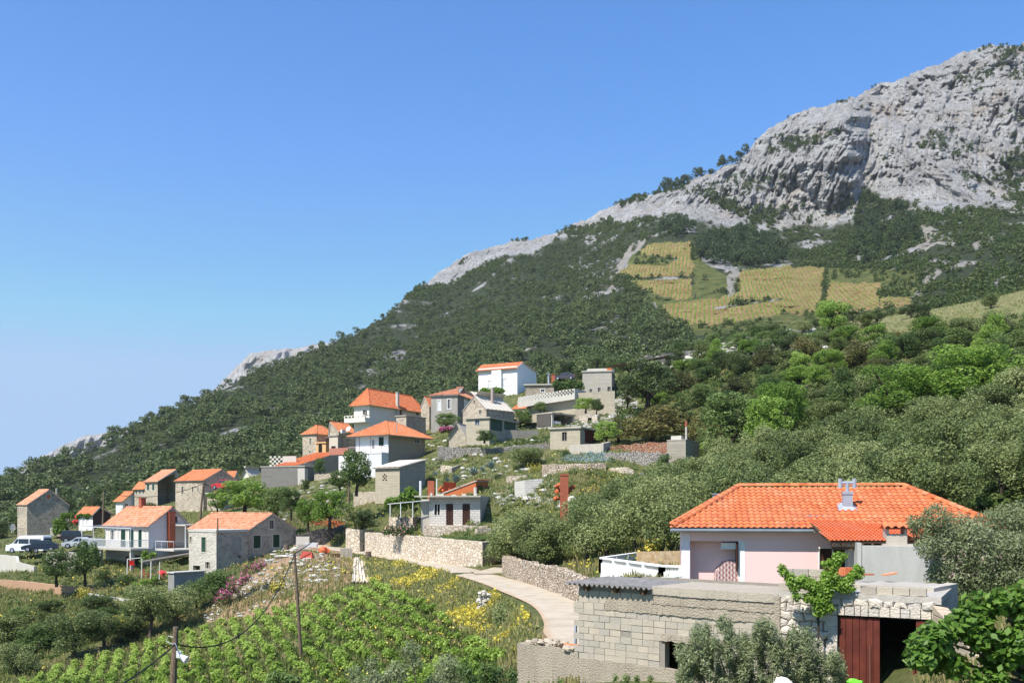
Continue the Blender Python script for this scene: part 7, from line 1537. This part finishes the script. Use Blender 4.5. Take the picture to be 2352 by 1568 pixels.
skl = np.zeros(Xg.shape); skl[-3:] = 1; w4 = skl * ((PXg > 1500) & (PXg < 1720)) + .12 * skl * (PXg > 1720) * (fbm(PXg / 14, pyg * 0, 3, 2) > .62); X, Y, Z, PYs = mpick(70, w4, r)
bake('skyline_trees', PV, [(X[i], Y[i], Z[i] - .8, r.uniform(3, 9) if (X[i] / Y[i] * F + CX) < 1720 else 3, r.uniform(.8, 1.2), r.random() * 6.28, 0) for i in range(70)], L_PINE, 'dark trees along the skyline left of the highest cliff')
# far vineyards
rows = []; w5 = ar * MT['soil'] * inview
X, Y, Z, PYs = mpick(60000, w5, r); RW = 2.15; XR = X - .2 * Y; fr = (XR / RW) % 1; kx = (fr < .30); X, Y, Z = X[kx], Y[kx], Z[kx]; X = np.floor(XR[kx] / RW) * RW + RW * .18 + r.normal(size=len(X)) * .08 + .2 * Y
VT = [(lambda c_: (c_[0][:4*14], c_[1][:14], c_[2][:14]))(tuft('shrub', 50 + i, 14, .55, .4)) for i in range(3)]
g2 = fbm(X / 30, Y / 30, 3, 2)
bake('far_vineyard_rows', VT, [(X[i], Y[i], Z[i] - .05, r.uniform(.55, .9) * (1.2 if (X[i] / Y[i] * F + CX) < 1810 and Y[i] > 400 else 1), .8, r.random() * 6.28, .25 * r.random()) for i in range(min(6000, len(X)))], L_VINE, 'rows of small green vines on the orange soil of the far vineyards')
# ------------------------------------------------------------------ vehicles, poles and loose things
def paint(name, c): m = NT(name); m.col(c); m.b.inputs['Roughness'].default_value = .3; m.b.inputs['Specular IOR Level'].default_value = .5; return m.m
TYRE = mat_plain('black_rubber', (.02, .02, .02), .9); CGLASS = mat_plain('car_glass', (.03, .045, .06), .1); LAMPG = mat_plain('headlamp_glass', (.7, .72, .75), .2); RLAMP = mat_plain('tail_lamp', (.35, .02, .02), .3)
def vehicle(name, label, cat, loc, rz, L, W, prof, glass, paint_, wheels, wr=.32, group=None):
    """prof: side outline (x, z); glass: list of (x0,z0,x1,z1,x2,z2,x3,z3) side window quads; nose at +x"""
    e = empty(name, label, cat, loc, rz, group); mb = MB(); n = len(prof); hw = W / 2
    zs = [p[1] for p in prof]; top = max(zs); belt = top * .55
    def wdt(z): return hw * (1 - .14 * max(0, (z - belt) / (top - belt)) ** 1.2)
    for i in range(n):
        a = prof[i]; b_ = prof[(i + 1) % n]; mb.face([(a[0], -wdt(a[1]), a[1]), (b_[0], -wdt(b_[1]), b_[1]), (b_[0], wdt(b_[1]), b_[1]), (a[0], wdt(a[1]), a[1])])
    for sgn in (-1, 1):
        loops = [[Vector((p[0], p[1], 0)) for p in prof]]
        for t in geometry.tessellate_polygon(loops):
            pts = [Vector((prof[i][0], sgn * wdt(prof[i][1]), prof[i][1])) for i in t]; nn = (pts[1] - pts[0]).cross(pts[2] - pts[0])
            if nn.y * sgn < 0: pts = pts[::-1]
            mb.face(pts)
    mb.build('body', paint_, e); mg = MB()
    for g in glass['side']:
        for sgn in (-1, 1):
            pts = [Vector((g[i], sgn * (wdt(g[i + 1]) + .012), g[i + 1])) for i in (0, 2, 4, 6)]; mg.face(pts if sgn < 0 else pts[::-1])
    mg.build('side_windows', CGLASS, e); mg = MB()
    for (x0, z0, x1, z1) in glass['ends']:
        sx = .02 if x0 > 0 else -.02
        mg.face([(x0 + sx, -wdt(z0) * .88, z0), (x0 + sx, wdt(z0) * .88, z0), (x1 + sx, wdt(z1) * .86, z1), (x1 + sx, -wdt(z1) * .86, z1)])
    mg.build('windscreen', CGLASS, e)
    for x in wheels:
        for sgn in (-1, 1):
            mw = MB(); y = sgn * (hw - .08); mw.tube([(x, y - .1, wr), (x, y + .1, wr)], wr, 14); o = mw.build('wheel', TYRE, e); mr = MB(); mr.tube([(x, y + sgn * .09, wr), (x, y + sgn * .115, wr)], wr * .6, 10); mr.build('rim', METAL, o)
    xf = max(p[0] for p in prof); xb = min(p[0] for p in prof)
    for sgn in (-1, 1):
        ml = MB(); ml.box(xf - .14, xf + .01, sgn * hw * .72 - .14, sgn * hw * .72 + .14, belt * .72, belt * .72 + .15); ml.build('headlight', LAMPG, e)
        ml = MB(); ml.box(xb - .015, xb + .05, sgn * hw * .85 - .08, sgn * hw * .85 + .08, belt * .8, belt * .8 + .3); ml.build('tail_light', RLAMP, e)
    return e
vanp = [(2.55,.28),(2.58,.75),(2.35,1.0),(1.55,1.28),(.95,1.95),(.6,2.22),(-2.5,2.26),(-2.62,2.1),(-2.65,.35)]
vang = dict(side=[(1.45,1.25,.95,1.25,.75,1.80,1.05,1.80),(.75,1.25,-.6,1.25,-.6,1.82,.75,1.82),(-.75,1.25,-2.3,1.25,-2.3,1.82,-.75,1.82)], ends=[(1.57,1.30,.98,1.93),(-2.66,1.2,-2.64,1.9)])
p = P(66, 1269, 123); vehicle('minibus', 'white and silver minibus parked on the terrace at the left edge', 'minibus', p, R(172), 5.3, 1.95, vanp, vang, paint('white_silver_paint', (.74, .76, .80)), (1.65, -1.65), .34)
carp = [(2.0,.28),(2.05,.62),(1.75,.80),(.95,.92),(.35,1.38),(-.95,1.42),(-1.65,1.02),(-2.0,.95),(-2.05,.32)]
carg = dict(side=[(.78,.93,.0,.93,.0,1.30,.34,1.30),(-.06,.93,-1.35,.95,-.95,1.33,-.06,1.32)], ends=[(.93,.94,.38,1.36),(-1.60,1.06,-1.0,1.39)])
vehicle('car', 'dark blue car parked behind the minibus and a bush', 'car', P(92, 1266, 119), R(200), 4.1, 1.7, carp, carg, paint('dark_blue_paint', (.02, .03, .05)), (1.3, -1.3))
suv = [(1.9,.35),(1.95,.95),(.8,1.02),(.5,1.65),(-1.7,1.70),(-1.85,1.0),(-1.88,.4)]
vehicle('car', 'dark boxy four wheel drive car with a spare wheel behind the silver car', 'car', P(175, 1246, 130), R(20), 3.9, 1.7, suv, dict(side=[(.68,1.05,-.4,1.05,-.4,1.55,.48,1.55),(-.5,1.05,-1.65,1.05,-1.6,1.55,-.5,1.55)], ends=[(.79,1.06,.53,1.6),(-1.87,1.1,-1.74,1.6)]), paint('charcoal_paint', (.035, .035, .04)), (1.2, -1.2), .36)
vehicle('car', 'silver car in front of the dark four wheel drive by the bushes', 'car', P(183, 1258, 124), R(195), 4.1, 1.7, carp, carg, paint('silver_paint', (.55, .58, .62)), (1.3, -1.3))
vehicle('car', 'red and white car parked above the big rounded tree', 'car', P(518, 1124, 136), R(150), 4.1, 1.7, carp, carg, paint('red_paint', (.45, .03, .03)), (1.3, -1.3))
vehicle('car', 'dark car parked high up behind the twin chimneys', 'car', P(1298, 873, 186), R(165), 4.1, 1.7, carp, carg, paint('dark_car_paint', (.06, .05, .07)), (1.3, -1.3))
g = OG.e.location + Vector((math.cos(-OG.th) * -1.6 - math.sin(-OG.th) * OG.s_of('R', 1281), math.sin(-OG.th) * -1.6 + math.cos(-OG.th) * OG.s_of('R', 1281), OG.holes['R'][0][2]))
vehicle('car', 'small white pickup parked inside the open garage', 'car', g, -OG.th, 3.4, 1.5, [(1.6,.3),(1.65,.7),(.9,.85),(.6,1.35),(-.3,1.38),(-.45,.8),(-1.6,.8),(-1.62,.35)], dict(side=[(.8,.88,.0,.88,.0,1.28,.58,1.28)], ends=[(.88,.9,.62,1.33),(-.46,.85,-.33,1.3)]), paint('white_paint', (.75, .75, .75)), (1.1, -1.1), .28)
# poles and cables
POLEM = mat_plain('weathered_pole_wood', (.16, .115, .08), .9, var=.4, sc_=8); CAB = mat_plain('black_cable', (.015, .015, .015), .7)
def pole(label, px, pyt, pxb, pyb, Y, rad, extra=None):
    b_ = P(pxb, pyb, Y); t_ = P(px, pyt, Y); e = empty('utility_pole', label, 'utility pole', b_); mb = MB(); mb.tube([Vector((0, 0, -.5)), (t_ - b_) * .5, t_ - b_], [rad * 1.15, rad, rad * .85], 10); mb.build('pole_shaft', POLEM, e); return e, t_ - b_
e, t_ = pole('slim wooden pole standing in the vineyard below the rubble slope', 676, 1268, 692, 1506, 60, .10)
mb = MB(); mb.bar(t_ - Vector((.2, 0, .15)), t_ + Vector((.2, 0, -.15)), .05); mb.build('hook', METAL, e)
e, t_ = pole('thick dark wooden pole with a street lamp and cables at the lower left', 404, 1439, 394, 1640, 34, .115)
mb = MB(); mb.tube([t_ + Vector((.0, -.1, -.55)), t_ + Vector((.12, -.2, -.75)), t_ + Vector((.28, -.28, -1.0))], .018, 6); o = mb.build('lamp_arm', METAL, e)
mb = MB(); mb.tube([t_ + Vector((.26, -.28, -.96)), t_ + Vector((.34, -.30, -1.04)), t_ + Vector((.50, -.34, -1.12))], [.05, .11, .14], 12); mb.build('lamp_head', LAMPG, e)
mb = MB(); q_ = t_ + Vector((.13, -.12, -.95)); mb.box(q_.x - .06, q_.x + .10, q_.y - .05, q_.y + .05, q_.z - .12, q_.z + .12); mb.build('junction_box', WMETAL, e)
mb = MB(); mb.tube([t_ + Vector((-.05, -.1, -.35)), t_ + Vector((-.22, -.12, -.3)), t_ + Vector((-.3, -.12, -.5)), t_ + Vector((-.05, -.1, -.6))], .012, 5); mb.build('wire_loop', WMETAL, e)
pole('leaning wooden pole in front of the square stone house', 468, 1108, 459, 1192, 127, .14); pole('wooden pole between the small white fronted house and the forest', 239, 1127, 236, 1200, 138, .13)
pole('thin dark pole beside the almond trees', 801, 1108, 802, 1176, 112, .11); pole('thin antenna pole in front of the forest left of the village', 212, 1140, 211, 1172, 150, .05); pole('short orange post at the end of the grey stone house roof wall', 500, 1189, 500, 1216, 97, .07)
def cable(label, a, b_, sag, rad=.035, n=24):
    mb = MB(); L_ = [a.lerp(b_, i / n) - Vector((0, 0, sag * 4 * (i / n) * (1 - i / n))) for i in range(n + 1)]; mb.tube([p - a for p in L_], rad, 5); o = mb.build('overhead_cable', CAB); o.location = a; tag(o, label, 'cable')
top2 = P(403, 1478, 34); cable('thick black cable from the dark pole down to the lower left edge', top2, P(180, 1625, 22), .15, .025); cable('black cable swinging from the dark pole up to the slim vineyard pole', top2, P(677, 1272, 60), 1.9, .03)
cable('black cable from the slim vineyard pole up to the almond tree pole', P(677, 1270, 60), P(801, 1112, 112), 1.2, .035)
cable('cable crossing in front of the grey stone house to the leaning pole', P(801, 1112, 112), P(468, 1112, 127), 1.4, .04); cable('cable from the leaning pole to the pole left of the forest', P(468, 1110, 127), P(239, 1129, 138), 1.2, .04)
cable('thin cable from the leaning pole up to the hill house', P(468, 1110, 127), P(408, 1086, 170), .5, .04)
# roadside clutter
ORP = mat_plain('orange_machine_paint', (.70, .14, .05), .6); RDP = mat_plain('red_skip_paint', (.48, .09, .06), .6)
e = empty('cement_mixer', 'orange cement mixer standing beside the road end', 'cement mixer', P(742, 1291, 97)); mb = MB()
mb.tube([(-.1, 0, 1.0), (0, 0, 1.25), (.12, 0, 1.6)], [.38, .44, .26], 12); mb.build('drum', ORP, e)
for x, y in ((-.4, -.3), (.4, -.3), (0, .45)):
    mb = MB(); mb.bar((x, y, 0), (0, 0, 1.1), .08); mb.build('leg', ORP, e)
mb = MB(); mb.box(-.35, -.1, -.15, .15, .7, 1.0); mb.build('motor_box', ORP, e); mb = MB(); mb.tube([(.42, -.03, 1.2), (.42, .03, 1.2)], .25, 12); mb.build('tilting_wheel', ORP, e)
e = empty('tipped_skip', 'dusty red metal skip lying on its side by the rubble', 'skip', P(705, 1283, 92)); mb = MB()
mb.hexa([(-.65, -.5, 0), (.65, -.5, 0), (.65, .5, 0), (-.65, .5, 0)], [(-.35, -.35, .75), (.5, -.35, .6), (.5, .35, .6), (-.35, .35, .75)]); mb.build('tub', RDP, e); mb = MB(); mb.bar((-.5, -.52, .1), (.4, -.4, .6), .05); mb.build('rib', RDP, e)
e = empty('metal_crate', 'striped brown metal sheet bundle leaning behind the red skip', 'sheet bundle', P(690, 1272, 93)); mb = MB()
for i in range(6): mb.bar((-.5 + i * .13, 0, 0), (-.15 + i * .13, 0, .95), .09, .05)
mb.build('ribbed_sheets', FIBRO, e)
e = empty('white_bath_tub', 'white tub lying behind the red skip', 'tub', P(716, 1256, 97)); mb = MB(); mb.hexa([(-.5, -.3, 0), (.5, -.3, 0), (.5, .3, 0), (-.5, .3, 0)], [(-.65, -.38, .45), (.65, -.38, .45), (.65, .38, .45), (-.65, .38, .45)]); mb.build('tub_shell', WMETAL, e)
e = empty('block_stack', 'wrapped stack of grey concrete blocks on the roadside', 'block stack', P(795, 1281, 95), .2); mb = MB()
for k in range(5):
    for i in range(3):
        for j in range(2): mb.box(-.6 + i * .4 + .01, -.6 + (i + 1) * .4 - .01, -.4 + j * .4 + .01, j * .4 - .01, k * .2 + .005, (k + 1) * .2 - .005)
mb.build('blocks', BLK, e)
e = empty('pallet_stack', 'low dark pile of wooden pallets left of the block stack', 'pallets', P(768, 1284, 95), .1); mb = MB()
for k in range(4):
    for i in range(6): mb.box(-.6 + i * .21, -.6 + i * .21 + .14, -.4, .4, k * .15 + .1, k * .15 + .13)
    for y in (-.38, 0, .34): mb.box(-.6, .6, y, y + .06, k * .15, k * .15 + .1)
mb.build('pallet_boards', WOOD, e)
for px, py, Y, lb in ((846, 1279, 93, 'rusty metal drum standing on the road edge'), (658, 1262, 97, 'small dark metal drum near the slabs by the grey stone house')):
    e = empty('metal_drum', lb, 'drum', P(px, py, Y)); mb = MB(); mb.tube([(0, 0, 0), (0, 0, .55)], .28, 14); mb.tube([(0, 0, .25), (0, 0, .29)], .3, 14); mb.build('drum_shell', mat_plain('rusty_drum', (.17, .13, .10), .8), e)
POLW = mat_plain('sun_bleached_timber', (.66, .58, .47), .85, var=.25, sc_=3)
for k in range(15):
    x0 = 806 + k * 3.1 + random.uniform(-1.5, 1.5); x1 = 806 + k * 4.6 + random.uniform(-4, 4); a = P(822 + (k - 7) * 1.7, 1284 + random.uniform(-3, 6) + abs(k - 7) * .8, 93); b_ = P(803 + k * 3.6 + 2, 1340 + random.uniform(-5, 4) - abs(k - 9) * .5, 81)
    pts_ = []
    for i_ in range(6):
        hh = hit(824 + (k - 7) * (1.5 + .25 * i_) + .9 * i_ + random.uniform(-.6, .6), 1286 + i_ * 11, 60)
        if hh is not None: pts_.append(hh + Vector((0, 0, .16 + .06 * (k % 3))))
    if len(pts_) < 3: continue
    a = pts_[0]; d_ = pts_[-1] - a; pts_ = [a + d_ * (i_ / 5) + Vector((0, 0, .25)) if False else q_ for i_, q_ in enumerate(pts_)]; mb = MB(); mb.tube([q_ - a for q_ in pts_], .055, 5); o = mb.build('timber_pole', POLW); o.location = a; tag(o, 'pale bleached timber pole in the bundle lying down the bank below the road', 'timber', 'pale timber poles on the bank')
# slabs of stone on the spill
SLB = LIME
for k, (px, py, w_) in enumerate(((640,1268,1.4),(655,1262,1.2),(632,1276,1.1),(668,1266,1.0),(648,1280,1.2),(676,1292,1.0),(620,1290,.8),(730,1305,.9),(745,1312,1.0),(690,1300,.8),(720,1325,.8),(760,1300,.8),(710,1312,.7),(735,1335,.9),(600,1320,.6),(772,1308,.7))):
    h_ = hit(px, py, 60); 
    if h_ is None: continue
    mb = MB(); mb.blob((0, 0, 0), w_ * .6, w_ * .4, .16, k + 50, 7, 4, .6); o = mb.build('stone_slab', SLB); o.location = h_ + Vector((0, 0, .12)); tag(o, 'white broken stone slab lying at the top of the rubble slope', 'stone slab', 'white slabs on the rubble slope')
# red brick heaps
for k, (px, py, Y, n, sx, lb) in enumerate(((722,1196,116,60,1.0,'neat heap of red bricks left of the almond trunk'),(758,1198,112,70,1.3,'red brick heap around the almond trunk'),(782,1205,111,45,1.1,'spilled red bricks right of the almond trunk'),(1210,1200,80,0,1,''))):
    if not n: continue
    c_ = P(px, py + 8, Y); mb = MB()
    for i in range(n): a_ = random.uniform(0, 6.28); q_ = Vector((random.gauss(0, sx * .5), random.gauss(0, .5), random.uniform(0, 1.2) * math.exp(-i / n))); d = Vector((math.cos(a_), math.sin(a_), random.uniform(-.3, .3))).normalized() * .14; mb.bar(q_ - d, q_ + d, .13, .1)
    o = mb.build('brick_heap', BRICKO); o.location = c_; tag(o, lb, 'brick heap')
# cistern, posts and chairs under the balcony
b = House('grey_cistern', 'low grey cistern with pale rim beside the fig bush', 'cistern', 386, 400, 470, 88, 38, 1316, 1340); b.walls(mat_render('mottled_grey_render', (.30, .29, .27), (.17, .17, .16), .6)); b.flat(.1, .12, CONC_L)
e = empty('garden_posts', 'bare white posts and a long weathered beam in front of the balcony house', 'post frame', P(350, 1320, 95)); bb = e.location
mb = MB()
for a_ in ((292, 1283, 1318), (325, 1282, 1327), (346, 1288, 1328), (366, 1290, 1330)): mb.bar(P(a_[0], a_[2], 95) - bb, P(a_[0] + 1, a_[1], 95) - bb, .1)
mb.bar(P(292, 1283, 95) - bb, P(325, 1280, 95) - bb, .08); mb.build('posts', CONC_L, e); mb = MB(); mb.tube([P(327, 1290, 95) - bb, P(432, 1272, 99) - bb], .13, 8); mb.build('beam', mat_plain('silvered_log', (.27, .23, .19), .9), e)
def chair(label, px, py, Y, rz):
    e = empty('plastic_chair', label, 'chair', P(px, py, Y), rz, 'red plastic chairs'); mb = MB(); mb.box(-.24, .24, -.24, .24, .4, .44); mb.build('seat', RDP2, e); mb = MB(); mb.box(-.24, .24, .2, .25, .44, .9); mb.build('backrest', RDP2, e)
    for x in (-.22, .2):
        for y in (-.22, .2): mb = MB(); mb.box(x, x + .03, y, y + .03, 0, .4); mb.build('leg', RDP2, e)
RDP2 = mat_plain('red_plastic', (.55, .03, .02), .4); chair('red plastic chair outside, in front of the balcony posts', 336, 1327, 94, 2.0); chair('red plastic chair in the shade under the balcony', 303, 1306, 100, .5)
for i, (px, py, Y, lb) in enumerate(((172, 1204, 138, 'pot of red geraniums on the dark terrace wall'), (176, 1194, 139, 'hanging pot of red geraniums beside the white doors'), (374, 1325, 93, 'pot of mixed flowers beside the grey cistern'))):
    e = empty('flower_pot', lb, 'flower pot', P(px, py, Y)); mb = MB(); mb.tube([(0, 0, 0), (0, 0, .3)], [.14, .2], 10); mb.build('pot', BRICKO, e); mb = MB()
    for k in range(60): a_ = random.uniform(0, 6.28); q_ = Vector((math.cos(a_) * random.uniform(0, .4), math.sin(a_) * random.uniform(0, .4), .3 + random.uniform(0, .35))); s_ = .06; mb.face([q_ + Vector((-s_, 0, 0)), q_ + Vector((0, -s_, -s_)), q_ + Vector((s_, 0, 0)), q_ + Vector((0, s_, s_))])
    mb.build('blossoms', mat_plain('geranium_red', (.6, .02, .03), .6), e)
e = empty('satellite_dish', 'white satellite dish beside the tall narrow stone house', 'satellite dish', P(31, 1211, 150)); dish((0, 0, 0), .6, 5, e, 1.35)
# green bag and white sheet at the lower edge
e = empty('green_bag', 'bright green plastic bag at the lower edge before the red garage door', 'bag', P(1961, 1574, 22)); mb = MB(); mb.blob((0, 0, .03), .2, .12, .14, 3, 10, 6, .5); mb.build('bag', mat_plain('lime_green_plastic', (.18, .72, .05), .4), e)
e = empty('white_plastic_sheet', 'crumpled white plastic sheet under the feathery young olive', 'plastic sheet', P(1798, 1580, 21)); mb = MB(); mb.blob((0, 0, .02), .26, .25, .2, 5, 12, 7, .5); mb.build('sheet', WHITE, e)
e = empty('street_lamp', 'small dark lantern among the olives left of the pink house roof', 'lamp', P(1646, 1175, 52)); mb = MB(); mb.tube([(0, 0, -2), (0, 0, .55)], .05, 8); mb.build('post', METAL, e); mb = MB(); mb.box(-.2, .2, -.15, .15, .55, .95); mb.box(-.25, .25, -.2, .2, .95, 1.0); mb.build('lantern', METAL, e)
# crazy stone wall behind terrace
WR('crazy_stone_wall', 'ochre crazy paving wall behind the white terrace', [(1462,1266,1300,52),(1520,1265,1300,49),(1568,1264,1300,46)], .25, mat_masonry('ochre_crazy_paving', [(.50, .32, .14), (.60, .42, .22), (.66, .50, .32)], (.42, .32, .22), 2.4, .05, .01), .0)
# ------------------------------------------------------------------ the air
mb = MB(); mb.box(-1700, 1700, -30, 2300, -45, 700); hz_ = mb.build('haze', []); hz_.data.materials.clear()
hm = bpy.data.materials.new('thin_air_haze'); hm.use_nodes = True; hn = hm.node_tree; hn.nodes.clear(); pv = hn.nodes.new('ShaderNodeVolumePrincipled'); ho = hn.nodes.new('ShaderNodeOutputMaterial')
pv.inputs['Color'].default_value = (.90, .94, 1, 1); pv.inputs['Density'].default_value = .00008; pv.inputs['Anisotropy'].default_value = .2; hn.links.new(pv.outputs[0], ho.inputs['Volume']); hz_.data.materials.append(hm); tag(hz_, kind='stuff')
